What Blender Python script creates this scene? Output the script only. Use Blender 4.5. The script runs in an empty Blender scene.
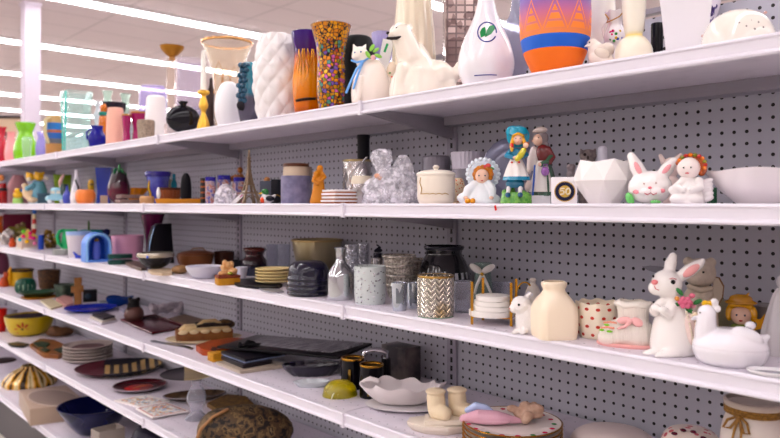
import bpy, math, random
from mathutils import Vector, Matrix
random.seed(7)
sc = bpy.context.scene
COL = sc.collection
PI = math.pi
R = math.radians

# ------------------------------------------------------------------ camera, world, exposure
EYE = 1.36                      # eye height; the shelves run along X, their depth along Y
FP = 693.0                      # focal length in pixels of the 780 px wide frame
HX, HY = 390.0, 203.5           # horizon sits a little above the middle of the frame
cam_d = bpy.data.cameras.new('camera')
cam = bpy.data.objects.new('camera', cam_d); COL.objects.link(cam)
cam_d.sensor_width = 36.0
cam_d.lens = FP / 780.0 * 36.0
cam_d.shift_y = -(219.0 - HY) / 780.0
cam_d.clip_start = 0.05
cam_d.clip_end = 80
FW = (-0.734, 0.679); RT = (0.679, 0.734)
cam.location = (0, 0, EYE)
cam.rotation_euler = (R(90), 0, math.atan2(-FW[0], FW[1]))
cam_d.dof.use_dof = True
cam_d.dof.focus_distance = 1.55
cam_d.dof.aperture_fstop = 4.0
sc.camera = cam
w = bpy.data.worlds.new('world'); sc.world = w; w.use_nodes = True
w.node_tree.nodes['Background'].inputs[0].default_value = (0.9, 0.88, 1.0, 1)
w.node_tree.nodes['Background'].inputs[1].default_value = 0.3
STRIP = 19.5                    # emission of the ceiling strip lights
sc.view_settings.view_transform = 'Standard'
sc.view_settings.look = 'None'
sc.view_settings.gamma = 1
sc.view_settings.use_curve_mapping = False
sc.view_settings.exposure = 0.0
sc.cycles.max_bounces = 10
sc.cycles.transparent_max_bounces = 16
sc.cycles.transmission_bounces = 10

# ------------------------------------------------------------------ materials
def lin(h, rich=True):
    h = h.lstrip('#'); o = []
    for i in (0, 2, 4):
        c = int(h[i:i+2], 16) / 255.0
        o.append(c / 12.92 if c <= 0.04045 else ((c + 0.055) / 1.055) ** 2.4)
    if not rich: return (o[0], o[1], o[2], 1)
    g = .3 * o[0] + .6 * o[1] + .1 * o[2]
    o = [max(0.0, min(1.0, (g + (c - g) * 1.14))) ** 1.1 for c in o]      # pigments a touch richer
    return (o[0], o[1], o[2], 1)

MATS = {}
class NT:
    """small helper for node math"""
    def __init__(s, name):
        s.m = bpy.data.materials.new(name); s.m.use_nodes = True
        s.t = s.m.node_tree; s.n = s.t.nodes; s.l = s.t.links
        s.b = s.n['Principled BSDF']
    def new(s, k, **kw):
        n = s.n.new(k)
        for a, v in kw.items(): setattr(n, a, v)
        return n
    def put(s, sock, v):
        if v is None: return
        if isinstance(v, bpy.types.NodeSocket): s.l.new(v, sock)
        else: sock.default_value = v
    def m_(s, op, a, b=None, c=None):
        n = s.new('ShaderNodeMath', operation=op)
        s.put(n.inputs[0], a); s.put(n.inputs[1], b); s.put(n.inputs[2], c)
        return n.outputs[0]
    def mix(s, f, a, b):
        n = s.new('ShaderNodeMix', data_type='RGBA')
        s.put(n.inputs[0], f); s.put(n.inputs[6], a); s.put(n.inputs[7], b)
        return n.outputs[2]
    def ramp(s, f, stops, const=False):
        n = s.new('ShaderNodeValToRGB'); e = n.color_ramp.elements
        if const: n.color_ramp.interpolation = 'CONSTANT'
        while len(e) > 1: e.remove(e[-1])
        e[0].position = stops[0][0]; e[0].color = lin(stops[0][1])
        for p, c in stops[1:]:
            x = e.new(p); x.color = lin(c)
        s.put(n.inputs[0], f)
        return n.outputs[0]
    def co(s, which='Object'):
        return s.new('ShaderNodeTexCoord').outputs[which]
    def sep(s, v):
        n = s.new('ShaderNodeSeparateXYZ'); s.put(n.inputs[0], v); return n.outputs
    def noise(s, v, scale, det=3):
        n = s.new('ShaderNodeTexNoise'); s.put(n.inputs['Vector'], v)
        n.inputs['Scale'].default_value = scale; n.inputs['Detail'].default_value = det
        return n.outputs[0]
    def bump(s, h, d=0.002, st=0.5):
        n = s.new('ShaderNodeBump'); s.put(n.inputs['Height'], h)
        n.inputs['Distance'].default_value = d; n.inputs['Strength'].default_value = st
        s.l.new(n.outputs[0], s.b.inputs['Normal'])
    def fin(s, col=None, rough=.4, metal=0, trans=0, coat=0, ior=1.45, alpha=None):
        s.put(s.b.inputs['Base Color'], col)
        s.put(s.b.inputs['Roughness'], rough); s.put(s.b.inputs['Metallic'], metal)
        s.b.inputs['Transmission Weight'].default_value = trans
        s.b.inputs['Coat Weight'].default_value = coat
        s.b.inputs['Coat Roughness'].default_value = .08
        s.b.inputs['IOR'].default_value = ior
        if alpha is not None: s.put(s.b.inputs['Alpha'], alpha)
        return s.m

def mat(hexc, rough=.4, metal=0, trans=0, coat=0, alpha=None, mott=None, ms=30, bmp=0, bs=60):
    """plain material; mott = a second colour that wanders over the first"""
    key = (hexc, rough, metal, trans, coat, alpha, mott, ms, bmp, bs)
    if key in MATS: return MATS[key]
    t = NT('surface_%s' % hexc.lstrip('#'))
    col = lin(hexc, metal < .5)
    if mott or bmp:
        co = t.co()
    if mott:
        nz = t.noise(co, ms, 4)
        f = t.ramp(nz, [(0.38, '#000000'), (0.62, '#ffffff')])
        col = t.mix(f, lin(hexc), lin(mott))
    if bmp:
        t.bump(t.noise(co, bs, 3), bmp, .8)
    q = lin(hexc); dark = metal < .5 and not trans and .3 * q[0] + .6 * q[1] + .1 * q[2] < .035
    if dark: t.b.inputs['Specular IOR Level'].default_value = .25
    MATS[key] = t.fin(col, rough, metal, trans, coat * (.35 if dark else 1), 1.45, alpha)
    return MATS[key]

def thin(hexc='#f4f2fb', a=.12, rough=.05, bmpscale=0, met=0):
    """thin clear glass: what is behind shows through, the surface reflects more at grazing angles"""
    key = ('thin', hexc, a, rough, bmpscale, met)
    if key in MATS: return MATS[key]
    t = NT('clear_glass'); t.fin(lin(hexc), rough, met, 0, .6)
    if bmpscale:
        v = t.new('ShaderNodeTexVoronoi'); t.put(v.inputs['Vector'], t.co()); v.inputs['Scale'].default_value = bmpscale
        t.bump(v.outputs['Distance'], .004, 1)
    fr = t.new('ShaderNodeFresnel'); geo = t.new('ShaderNodeNewGeometry'); t.put(fr.inputs['IOR'], t.m_('SUBTRACT', 1.5, t.m_('MULTIPLY', geo.outputs['Backfacing'], 1.5 - 1 / 1.5)))
    if bmpscale: t.l.new([n for n in t.n if n.type == 'BUMP'][0].outputs[0], fr.inputs['Normal'])
    tr = t.new('ShaderNodeBsdfTransparent'); q = lin(hexc); tr.inputs[0].default_value = tuple(.62 + .38 * c for c in q[:3]) + (1,)
    mx = t.new('ShaderNodeMixShader')
    t.put(mx.inputs[0], t.m_('MINIMUM', t.m_('ADD', t.m_('MULTIPLY', fr.outputs[0], 1.3), a), 1))
    t.l.new(tr.outputs[0], mx.inputs[1]); t.l.new(t.b.outputs[0], mx.inputs[2])
    t.l.new(mx.outputs[0], t.n['Material Output'].inputs[0])
    MATS[key] = t.m
    return t.m
def glass(hexc='#ffffff', rough=.03): return thin(hexc, .05, rough)
def ceramic(hexc, mott=None, ms=30): return mat(hexc, .22, 0, 0, .5, mott=mott, ms=ms)
def matte(hexc, mott=None, ms=30, bmp=0, bs=60): return mat(hexc, .6, mott=mott, ms=ms, bmp=bmp, bs=bs)
def metal(hexc, rough=.2): return mat(hexc, rough, 1)

def bands(stops, rough=.3, const=True, metal_=0, axis=2, trans=0):
    key = ('b', tuple(stops), rough, const, metal_, axis, trans)
    if key in MATS: return MATS[key]
    t = NT('banded_surface')
    z = t.sep(t.co('Generated'))[axis]
    MATS[key] = t.fin(t.ramp(z, stops, const), rough, metal_, trans, .3)
    return MATS[key]

def spots(base, spot, scale, size=.3, rough=.35, metal_=0, keep=1.0):
    """round spots scattered over the surface"""
    key = ('s', base, spot, scale, size, rough, keep)
    if key in MATS: return MATS[key]
    t = NT('spotted_surface')
    v = t.new('ShaderNodeTexVoronoi'); t.put(v.inputs['Vector'], t.co()); v.inputs['Scale'].default_value = scale
    f = t.m_('LESS_THAN', v.outputs['Distance'], size)
    if keep < 1:
        f = t.m_('MULTIPLY', f, t.m_('LESS_THAN', t.sep(v.outputs['Color'])[0], keep))
    MATS[key] = t.fin(t.mix(f, lin(base), lin(spot)), rough, metal_, 0, .3)
    return MATS[key]

def mosaic(cols, grout, scale, rough=.15, metal_=.3, edge=.06, zlast=None):
    t = NT('mosaic_surface')
    co = t.co()
    v = t.new('ShaderNodeTexVoronoi'); t.put(v.inputs['Vector'], co); v.inputs['Scale'].default_value = scale
    e = t.new('ShaderNodeTexVoronoi', feature='DISTANCE_TO_EDGE'); t.put(e.inputs['Vector'], co); e.inputs['Scale'].default_value = scale
    for n in (v, e): n.inputs['Randomness'].default_value = .7
    n = len(cols)
    c = t.ramp(t.sep(v.outputs['Color'])[0], [(i / n, k) for i, k in enumerate(cols)], True)
    if zlast:
        z = t.sep(t.co('Generated'))[2]
        c = t.mix(t.m_('GREATER_THAN', z, zlast[0]), c, t.mix(t.m_('GREATER_THAN', t.sep(v.outputs['Color'])[1], .5), lin(zlast[1]), lin(zlast[2])))
    f = t.m_('LESS_THAN', e.outputs['Distance'], edge)
    t.bump(t.m_('MINIMUM', e.outputs['Distance'], .15), .004, .6)
    return t.fin(t.mix(f, c, lin(grout)), rough, metal_, 0, .4)

# ------------------------------------------------------------------ geometry of the shelving unit
SHELF_Z = dict(A=EYE + .267, B=EYE, C=EYE - .260, D=EYE - .536, E=EYE - .827, F=EYE - 1.102)
SHELF_Y = dict(A=1.172, B=1.114, C=1.114, D=1.114, E=1.114, F=1.06)
BACK = 1.537
def ray(px): return (px - HX) / FP
def at_depth(px, Y):
    r = ray(px); n = RT[1] * r + FW[1]
    s = Y / n
    return s, (RT[0] * r + FW[0]) * s
def on_plane(px, py, z):
    s = (EYE - z) * FP / (py - HY); r = ray(px)
    return s, (RT[0] * r + FW[0]) * s, (RT[1] * r + FW[1]) * s

# ------------------------------------------------------------------ mesh helpers
def catmull(p, n):
    out = []
    m = len(p)
    for i in range(m - 1):
        a = p[max(i - 1, 0)]; b = p[i]; c = p[i + 1]; d = p[min(i + 2, m - 1)]
        for j in range(n):
            t = j / n
            out.append(tuple(.5 * (2 * b[k] + (c[k] - a[k]) * t + (2 * a[k] - 5 * b[k] + 4 * c[k] - d[k]) * t * t
                             + (3 * b[k] - a[k] - 3 * c[k] + d[k]) * t ** 3) for k in range(len(b))))
    out.append(tuple(p[-1]))
    return out

class P:
    """one mesh; x and y are given as the photograph shows them around the thing's own depth, d is depth (minus = nearer)"""
    def __init__(s, t, name, mt, smooth=True, bev=0, blob=0, sub=0, solid=0, label=None, up=None):
        s.t = t; s.name = name; s.mt = mt; s.smooth = smooth; s.bev = bev; s.blob = blob; s.sub = sub
        s.solid = solid; s.label = label; s.up = up; s.v = []; s.f = []; s.ob = None
    def X_(s, x): return x - s.t.px
    def Z_(s, y): return s.t.by - y
    def add(s, vs, fs):
        o = len(s.v); s.v += [tuple(v) for v in vs]; s.f += [tuple(i + o for i in f) for f in fs]
        return s
    # lathe: profile written from the top down as (half width, photo y); open=wall thickness
    def L(s, prof, open=0, n=32, cx=None, d=0, sx=1, sy=1, fn=None, sm=4, floor=True, ph=0, tilt=0):
        cx = s.t.px if cx is None else cx
        pr = [(r, s.Z_(y)) for r, y in prof][::-1]
        if floor and s.t.parts[0] is s and pr[0][1] > 0: pr[0] = (pr[0][0], 0.0)
        if open and s.name.endswith(('rim', 'cuff')) or s.name == 'gilt_trim': return s.ring(prof, open, n, s.t.px if cx is None else cx, d, sx, sy, fn)
        if floor: pr = [(r, max(z, 0)) for r, z in pr]
        if sm > 1 and len(pr) > 2: pr = [(max(r, 0), z) for r, z in catmull(pr, sm)]
        if floor: pr = [(r, max(z, 0)) for r, z in pr]
        z0 = pr[0][1]; z1 = pr[-1][1]
        if pr[0][0] > .01: pr = [(0, z0)] + pr
        if open:
            top = pr[-1]
            inner = [(max(r - open, .0), max(z, z0 + open)) for r, z in pr[1:-1] if r - open > .3]
            pr = pr + [(max(top[0] - open * .5, 0), top[1] + open * .25), (max(top[0] - open, .05), top[1])] + inner[::-1] + [(0, z0 + open)]
        elif pr[-1][0] > .01:
            pr = pr + [(0, z1)]
        vs, fs, rings = [], [], []
        for r, z in pr:
            if r <= .01:
                rings.append([len(vs)]); vs.append((0, 0, z)); continue
            ring = []
            for i in range(n):
                a = 2 * PI * i / n + ph
                rr, dz = r, 0
                if fn:
                    q = fn(a, (z - z0) / max(z1 - z0, 1e-6), r)
                    if isinstance(q, tuple): rr, dz = r * q[0], q[1]
                    else: rr = r * q
                ring.append(len(vs)); vs.append((rr * math.cos(a) * sx, rr * math.sin(a) * sy, z + dz))
            rings.append(ring)
        for a, b in zip(rings, rings[1:]):
            if len(a) == 1 and len(b) == 1: continue
            if len(a) == 1:
                for i in range(n): fs.append((a[0], b[(i + 1) % n], b[i]))
            elif len(b) == 1:
                for i in range(n): fs.append((a[i], a[(i + 1) % n], b[0]))
            else:
                for i in range(n): fs.append((a[i], a[(i + 1) % n], b[(i + 1) % n], b[i]))
        ox = s.X_(cx)
        if tilt:
            c, q = math.cos(R(tilt)), math.sin(R(tilt))
            vs = [(x * c - z * q, y, x * q + z * c) for x, y, z in vs]
        vs = [(x + ox, y + d, z) for x, y, z in vs]
        return s.add(vs, fs)
    def ring(s, prof, th, n, cx, d, sx, sy, fn):
        pr = [(r, s.Z_(y)) for r, y in prof]
        lo, hi = min(z for r, z in pr), max(z for r, z in pr)
        loop = pr + [(r - th, z) for r, z in pr[::-1]]
        m = len(loop); vs, fs = [], []
        for i in range(n):
            a = 2 * PI * i / n
            for r, z in loop:
                q = fn(a, (z - lo) / max(hi - lo, 1e-6), r) if fn else 1
                k, dz = q if isinstance(q, tuple) else (q, 0)
                vs.append((r * k * math.cos(a) * sx + s.X_(cx), r * k * math.sin(a) * sy + d, z + dz))
        for i in range(n):
            j = (i + 1) % n
            for b in range(m):
                c = (b + 1) % m
                fs.append((i * m + b, j * m + b, j * m + c, i * m + c))
        return s.add(vs, fs)
    def E(s, x, y, rx, rz, ry=None, d=0, rot=0, seg=20, yaw=0):
        ry = rx if ry is None else ry
        c, q = math.cos(R(rot)), math.sin(R(rot)); cw, sw = math.cos(R(yaw)), math.sin(R(yaw))
        vs, fs = [], []; rg = seg // 2
        for j in range(1, rg):
            b = PI * j / rg
            for i in range(seg):
                a = 2 * PI * i / seg
                X, Y, Z = rx * math.sin(b) * math.cos(a), ry * math.sin(b) * math.sin(a), rz * math.cos(b)
                X, Z = X * c - Z * q, X * q + Z * c
                X, Y = X * cw - Y * sw, X * sw + Y * cw
                vs.append((X, Y, Z))
        top = len(vs)
        for sg in (1, -1):
            X, Z = -sg * rz * q, sg * rz * c
            vs.append((X * cw, X * sw, Z))
        for j in range(rg - 2):
            for i in range(seg):
                i2 = (i + 1) % seg
                fs.append((j * seg + i, (j + 1) * seg + i, (j + 1) * seg + i2, j * seg + i2))
        for i in range(seg):
            i2 = (i + 1) % seg
            fs.append((top, i, i2)); fs.append((top + 1, (rg - 2) * seg + i2, (rg - 2) * seg + i))
        ox, oz = s.X_(x), s.Z_(y)
        return s.add([(a + ox, b_ + d, e + oz) for a, b_, e in vs], fs)
    def B(s, x, y, w_, h, dep, d=0, rot=0, yaw=0, top=1.0):
        """box centred on x, y; top = how much narrower its top is"""
        c, q = math.cos(R(rot)), math.sin(R(rot)); cw, sw = math.cos(R(yaw)), math.sin(R(yaw))
        vs = []
        for zz in (-.5, .5):
            k = top if zz > 0 else 1
            for xx, yy in ((-.5, -.5), (.5, -.5), (.5, .5), (-.5, .5)):
                X, Y, Z = xx * w_ * k, yy * dep * k, zz * h
                X, Y = X * cw - Y * sw, X * sw + Y * cw
                X, Z = X * c - Z * q, X * q + Z * c
                vs.append((X + s.X_(x), Y + d, Z + s.Z_(y)))
        return s.add(vs, [(3, 2, 1, 0), (4, 5, 6, 7), (0, 1, 5, 4), (1, 2, 6, 5), (2, 3, 7, 6), (3, 0, 4, 7)])
    def C(s, pts, n=12):
        """tube through (x, y, d, r) points with rounded ends"""
        ps = [Vector((s.X_(p[0]), p[2], s.Z_(p[1]))) for p in pts]; rs = [p[3] for p in pts]
        d0 = (ps[1] - ps[0]).normalized(); d1 = (ps[-1] - ps[-2]).normalized()
        P_, R_ = [], []
        for q in (.0, .5, .85):
            P_.append(ps[0] - d0 * rs[0] * (1 - q) * .9); R_.append(rs[0] * (.25 if q == 0 else math.sqrt(1 - (1 - q) ** 2)))
        P_ += ps; R_ += rs
        for q in (.85, .5, .0):
            P_.append(ps[-1] + d1 * rs[-1] * (1 - q) * .9); R_.append(rs[-1] * (.25 if q == 0 else math.sqrt(1 - (1 - q) ** 2)))
        vs, fs = [], []
        ref = Vector((0, 1, 0))
        if abs(d0.dot(ref)) > .9: ref = Vector((1, 0, 0))
        for i, p in enumerate(P_):
            dr = (P_[min(i + 1, len(P_) - 1)] - P_[max(i - 1, 0)])
            dr = dr.normalized() if dr.length > 1e-6 else d0
            u = dr.cross(ref)
            if u.length < .05: u = dr.cross(Vector((1, 0, .3)))
            u.normalize(); ref = u.cross(dr).normalized() * 1.0
            v = u.cross(dr)
            for j in range(n):
                a = 2 * PI * j / n
                vs.append(p + (u * math.cos(a) + v * math.sin(a)) * R_[i])
            ref = v
        m = len(P_)
        for i in range(m - 1):
            for j in range(n):
                j2 = (j + 1) % n
                fs.append((i * n + j, i * n + j2, (i + 1) * n + j2, (i + 1) * n + j))
        fs.append(tuple(range(n))[::-1]); fs.append(tuple((m - 1) * n + j for j in range(n)))
        return s.add(vs, fs)
    def X(s, poly, dep, d=0, taper=1.0):
        """outline (photo x, y) with a real depth"""
        n = len(poly)
        cx = sum(p[0] for p in poly) / n; cy = sum(p[1] for p in poly) / n
        vs = [(s.X_(x), d - dep / 2, s.Z_(y)) for x, y in poly]
        vs += [(s.X_(cx + (x - cx) * taper), d + dep / 2, s.Z_(cy + (y - cy) * taper)) for x, y in poly]
        fs = [tuple(range(n)), tuple(range(2 * n - 1, n - 1, -1))]
        for i in range(n):
            j = (i + 1) % n
            fs.append((j, i, n + i, n + j))
        return s.add(vs, fs)
    def F(s, poly, z0, th, dome=0, ztilt=None):
        """something lying flat: the outline of its top as seen at (photo x, y), z0 above the shelf, th thick (metres)"""
        t = s.t; n = len(poly); c, q = math.cos(-t.rot), math.sin(-t.rot)
        tops = []
        for i, (x, y) in enumerate(poly):
            zt = t.z + z0 + th + (ztilt[i] if ztilt else 0)
            _, X, Y = on_plane(x, y, zt)
            X -= t.X; Y -= t.Y
            tops.append(((X * c - Y * q) / t.k, (X * q + Y * c) / t.k, (zt - t.z) / t.k))
        vs = tops + [(x, y, z - th / t.k) for x, y, z in tops]
        fs = [tuple(range(n)), tuple(range(2 * n - 1, n - 1, -1))]
        for i in range(n):
            j = (i + 1) % n
            fs.append((j, i, n + i, n + j))
        return s.add(vs, fs)
    def build(s):
        k = s.t.k
        if s.name != 'sticker': s.v = [(a, b, max(c, 0)) for a, b, c in s.v]
        me = bpy.data.meshes.new(s.name)
        me.from_pydata([(a * k, b * k, c * k) for a, b, c in s.v], [], s.f)
        import bmesh
        bm = bmesh.new(); bm.from_mesh(me)
        bmesh.ops.recalc_face_normals(bm, faces=bm.faces)
        if s.bev:
            es = [e for e in bm.edges if len(e.link_faces) == 2 and e.calc_face_angle(0) > .5]
            bmesh.ops.bevel(bm, geom=es, offset=s.bev * k, segments=2, affect='EDGES', profile=.6)
        bm.to_mesh(me); bm.free()
        me.materials.append(s.mt)
        o = bpy.data.objects.new(s.name, me); COL.objects.link(o)
        if s.blob:
            m = o.modifiers.new('r', 'REMESH'); m.mode = 'VOXEL'; m.voxel_size = s.blob * k; m.use_smooth_shade = True
            m2 = o.modifiers.new('s', 'SMOOTH'); m2.factor = .5; m2.iterations = 4
            BAKE.append(o)
        if s.sub:
            m = o.modifiers.new('s', 'SUBSURF'); m.levels = s.sub; m.render_levels = s.sub
            BAKE.append(o)
        if s.smooth:
            for p in me.polygons: p.use_smooth = True
            if s.bev and not s.blob: me.set_sharp_from_angle(angle=R(50))
            elif not s.blob: me.set_sharp_from_angle(angle=R(60))
        if s.label: o['label'] = s.label
        s.ob = o
        return o
BAKE = []
THINGS = []
class T:
    def __init__(s, name, cat, label, px, sh, dy=None, py=None, r=0, group=None, turn=0, align=False, z0=0, yaw=None):
        s.name, s.cat, s.label, s.group = name, cat, label, group
        s.px = px; s.z = SHELF_Z[sh] + z0
        if dy is not None:
            s.Y = SHELF_Y[sh] + dy; s.s, s.X = at_depth(px, s.Y)
        else:
            s.s, s.X, s.Y = on_plane(px, py, s.z)
            if r:
                f = (s.s + r * s.s / FP) / s.s; s.s *= f; s.X *= f; s.Y *= f
        s.k = s.s / FP
        s.by = HY + (EYE - s.z) / s.k
        s.rot = R(turn) if align else math.atan2(-s.X, s.Y) + R(turn)
        s.parts = []
        THINGS.append(s)
    def p(s, name, mt, **kw):
        q = P(s, name, mt, **kw); s.parts.append(q); return q
    def done(s):
        if len(s.parts) == 1:
            root = s.parts[0].build(); root.name = s.name; root.data.name = s.name
        else:
            root = bpy.data.objects.new(s.name, None); COL.objects.link(root); root.empty_display_size = .02
            for q in s.parts:
                o = q.build(); o.parent = q.up.ob if q.up else root
        root.location = (s.X, s.Y, s.z); root.rotation_euler = (0, 0, s.rot)
        root['label'] = s.label; root['category'] = s.cat
        if s.group: root['group'] = s.group
        s.root = root

# common shapes
def jar(name, cat, label, px, sh, prof, mt, open=0, **kw):
    pk = {a: kw.pop(a) for a in ('n', 'sx', 'sy', 'fn', 'sm', 'ph', 'tilt') if a in kw}
    sk = {a: kw.pop(a) for a in ('smooth', 'bev') if a in kw}
    t = T(name, cat, label, px, sh, **kw)
    t.p('body', mt, **sk).L(prof, open=open, **pk)
    return t
def eyes(t, pts, r, mt=None):
    for x, y, d in pts:
        t.p('eye', mt or mat('#151015', .15)).E(x, y, r, r, r * .6, d=d, seg=10)
# ------------------------------------------------------------------ the store
def simple(name, verts, faces, m, parent=None, smooth=False):
    me = bpy.data.meshes.new(name); me.from_pydata(verts, [], faces); me.materials.append(m)
    import bmesh
    bm = bmesh.new(); bm.from_mesh(me); bmesh.ops.recalc_face_normals(bm, faces=bm.faces); bm.to_mesh(me); bm.free()
    if smooth:
        for p in me.polygons: p.use_smooth = True
    o = bpy.data.objects.new(name, me); COL.objects.link(o); o.parent = parent
    return o
def cuboid(x0, x1, y0, y1, z0, z1):
    v = [(x, y, z) for z in (z0, z1) for x, y in ((x0, y0), (x1, y0), (x1, y1), (x0, y1))]
    return v, [(3, 2, 1, 0), (4, 5, 6, 7), (0, 1, 5, 4), (1, 2, 6, 5), (2, 3, 7, 6), (3, 0, 4, 7)]
def merge(*gs):
    v, f = [], []
    for a, b in gs:
        o = len(v); v += a; f += [tuple(i + o for i in q) for q in b]
    return v, f
def struct(name, g, m):
    o = simple(name, g[0], g[1], m); o['kind'] = 'structure'; return o

CEIL = EYE + 2.15
X0, X1, Y0, Y1 = -26.0, 5.0, -17.0, 15.0
t = NT('ceiling_tiles')
co = t.sep(t.co())
def gridline(c, step, wd):
    return t.m_('LESS_THAN', t.m_('ABSOLUTE', t.m_('SUBTRACT', t.m_('FRACT', t.m_('DIVIDE', c, step)), .5)), wd / step / 2)
g = t.m_('MAXIMUM', gridline(co[0], .61, .022), gridline(co[1], 1.22, .022))
nz = t.noise(t.co(), 90, 2)
c = t.mix(nz, lin('#cdbfc3'), lin('#d8cbce'))
m_ceil = t.fin(t.mix(t.m_('MULTIPLY', g, .6), c, lin('#a59a9e')), .9)
struct('ceiling', cuboid(X0, X1, Y0, Y1, CEIL, CEIL + .1), m_ceil)
t = NT('floor_tiles')
br = t.new('ShaderNodeTexBrick'); t.put(br.inputs['Vector'], t.co()); br.inputs['Scale'].default_value = 1
br.offset = 0; br.inputs['Brick Width'].default_value = .305; br.inputs['Row Height'].default_value = .305; br.inputs['Mortar Size'].default_value = .002
br.inputs['Color1'].default_value = lin('#cbc6bd'); br.inputs['Color2'].default_value = lin('#d0cbc3'); br.inputs['Mortar'].default_value = lin('#8f887d')
struct('floor', cuboid(X0, X1, Y0, Y1, -.1, 0), t.fin(br.outputs[0], .35))
m_wall = matte('#d9d0d2')
struct('wall_far', cuboid(X0 - .1, X0, Y0, Y1, 0, CEIL), m_wall)
struct('wall_near', cuboid(X1, X1 + .1, Y0, Y1, 0, CEIL), m_wall)
struct('wall_back', cuboid(X0, X1, Y1, Y1 + .1, 0, CEIL), m_wall)
struct('wall_front', cuboid(X0, X1, Y0 - .1, Y0, 0, CEIL), m_wall)
# slim square column
s_ = 7.45; r_ = ray(30.7)
cx_, cy_ = (RT[0] * r_ + FW[0]) * s_, (RT[1] * r_ + FW[1]) * s_
col_m = matte('#d6ccd8')
v, f = merge(cuboid(-.078, .078, -.078, .078, 0, CEIL), cuboid(-.09, .09, -.09, .09, CEIL - .03, CEIL))
o = simple('trim_1', v, f, col_m); o.location = (cx_, cy_, 0); o['kind'] = 'structure'

# strip lights: runs along Y, 2.44 m apart
t = NT('lamp_tube'); t.b.inputs['Base Color'].default_value = (1, 1, 1, 1)
t.b.inputs['Emission Color'].default_value = (1.0, .98, .995, 1); t.b.inputs['Emission Strength'].default_value = STRIP
m_lamp = t.m
m_house = matte('#e8e4e8')
names = ['sixth', 'fifth', 'fourth', 'third', 'second', 'topmost']
for i, U in enumerate([-2.21, .23, 2.67, 5.11, 7.56, 10.0, 12.44, 14.88, 17.32, 19.76, 22.2]):
    if i < 3: lab = ['strip light run behind the photographer at the near wall', 'white strip light run over the aisle behind the frame', 'white strip light run directly over the nearest bay'][i]
    elif i == 3: lab = 'nearest white strip light run, seen behind the tall vases on the top shelf'
    else: lab = 'long white ceiling strip light run, %s counted down the photo' % ['first', 'second', 'third', 'fourth', 'fifth', 'sixth', 'seventh'][i - 4]
    root = bpy.data.objects.new('ceiling_light', None); COL.objects.link(root); root.location = (-U, 3, CEIL)
    root['label'] = lab; root['category'] = 'ceiling light'; root['group'] = 'fluorescent strip lights'
    ya = -2.6 - 3 if i < 6 else -5.0
    segs = []
    y = -18.6
    while y < 9:
        segs.append((y, y + 2.43)); y += 2.44
    simple('housing', *cuboid(-.09, .09, -18.6, 10.6, -.03, 0), m_house, root)
    for a, b in segs:
        v, f = [], []
        pr = [(-.07, -.03), (-.066, -.045), (-.035, -.055), (.035, -.055), (.066, -.045), (.07, -.03)]
        v = [(x, yy, z) for yy in (a, b) for x, z in pr]; n = len(pr)
        f = [tuple(range(n)), tuple(range(2 * n - 1, n - 1, -1))] + [((q + 1) % n, q, n + q, n + (q + 1) % n) for q in range(n)]
        simple('diffuser', v, f, m_lamp, root)

# ------------------------------------------------------------------ shelving
t = NT('pegboard')
co = t.sep(t.co())
def cell(c): return t.m_('SUBTRACT', t.m_('FRACT', t.m_('DIVIDE', c, .0254)), .5)
dx, dz = cell(co[0]), cell(co[2])
rr = t.m_('SQRT', t.m_('ADD', t.m_('MULTIPLY', dx, dx), t.m_('MULTIPLY', dz, dz)))
hole = t.m_('LESS_THAN', rr, .15)
nz = t.noise(t.co(), 3, 3)
base = t.mix(nz, lin('#bdbcc4'), lin('#c5c4cc'))
m_peg = t.fin(t.mix(hole, base, lin('#1c1712')), .55)
t = NT('shelf_deck')
co = t.sep(t.co())
def cell2(c, st): return t.m_('SUBTRACT', t.m_('FRACT', t.m_('DIVIDE', c, st)), .5)
dx, dy_ = cell2(co[0], .03), cell2(co[1], .05)
rr = t.m_('SQRT', t.m_('ADD', t.m_('MULTIPLY', dx, dx), t.m_('MULTIPLY', t.m_('MULTIPLY', dy_, 1.67), t.m_('MULTIPLY', dy_, 1.67))))
dot = t.m_('MULTIPLY', t.m_('LESS_THAN', rr, .075), t.m_('GREATER_THAN', co[2], -.006))
scuff = t.ramp(t.noise(t.co(), 22, 5), [(.55, '#000000'), (.72, '#ffffff')])
c = t.mix(t.m_('MULTIPLY', scuff, .25), lin('#e6dfe8'), lin('#c4bcc6'))
m_deck = t.fin(t.mix(t.m_('MULTIPLY', dot, .7), c, lin('#77707a')), .42)
m_rail = mat('#ebe6ee', .35)
m_arm = mat('#a39ea6', .45)
t = NT('slotted_post')
co = t.sep(t.co())
sl = t.m_('MULTIPLY', t.m_('LESS_THAN', t.m_('ABSOLUTE', co[0]), .0045), t.m_('LESS_THAN', t.m_('FRACT', t.m_('DIVIDE', co[2], .0254)), .6))
m_post = t.fin(t.mix(sl, lin('#aaa5b0'), lin('#0d0b0d')), .4)

SEAMS = [-.165 - 1.22 * i for i in range(7)]
BAY = ['nearest bay', 'second bay from the camera', 'third bay from the camera', 'fourth bay from the camera', 'fifth bay from the camera', 'farthest bay']
LEV = dict(A='top shelf', B='eye-level shelf', C='third shelf', D='fourth shelf', E='fifth shelf', F='base shelf')

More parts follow.
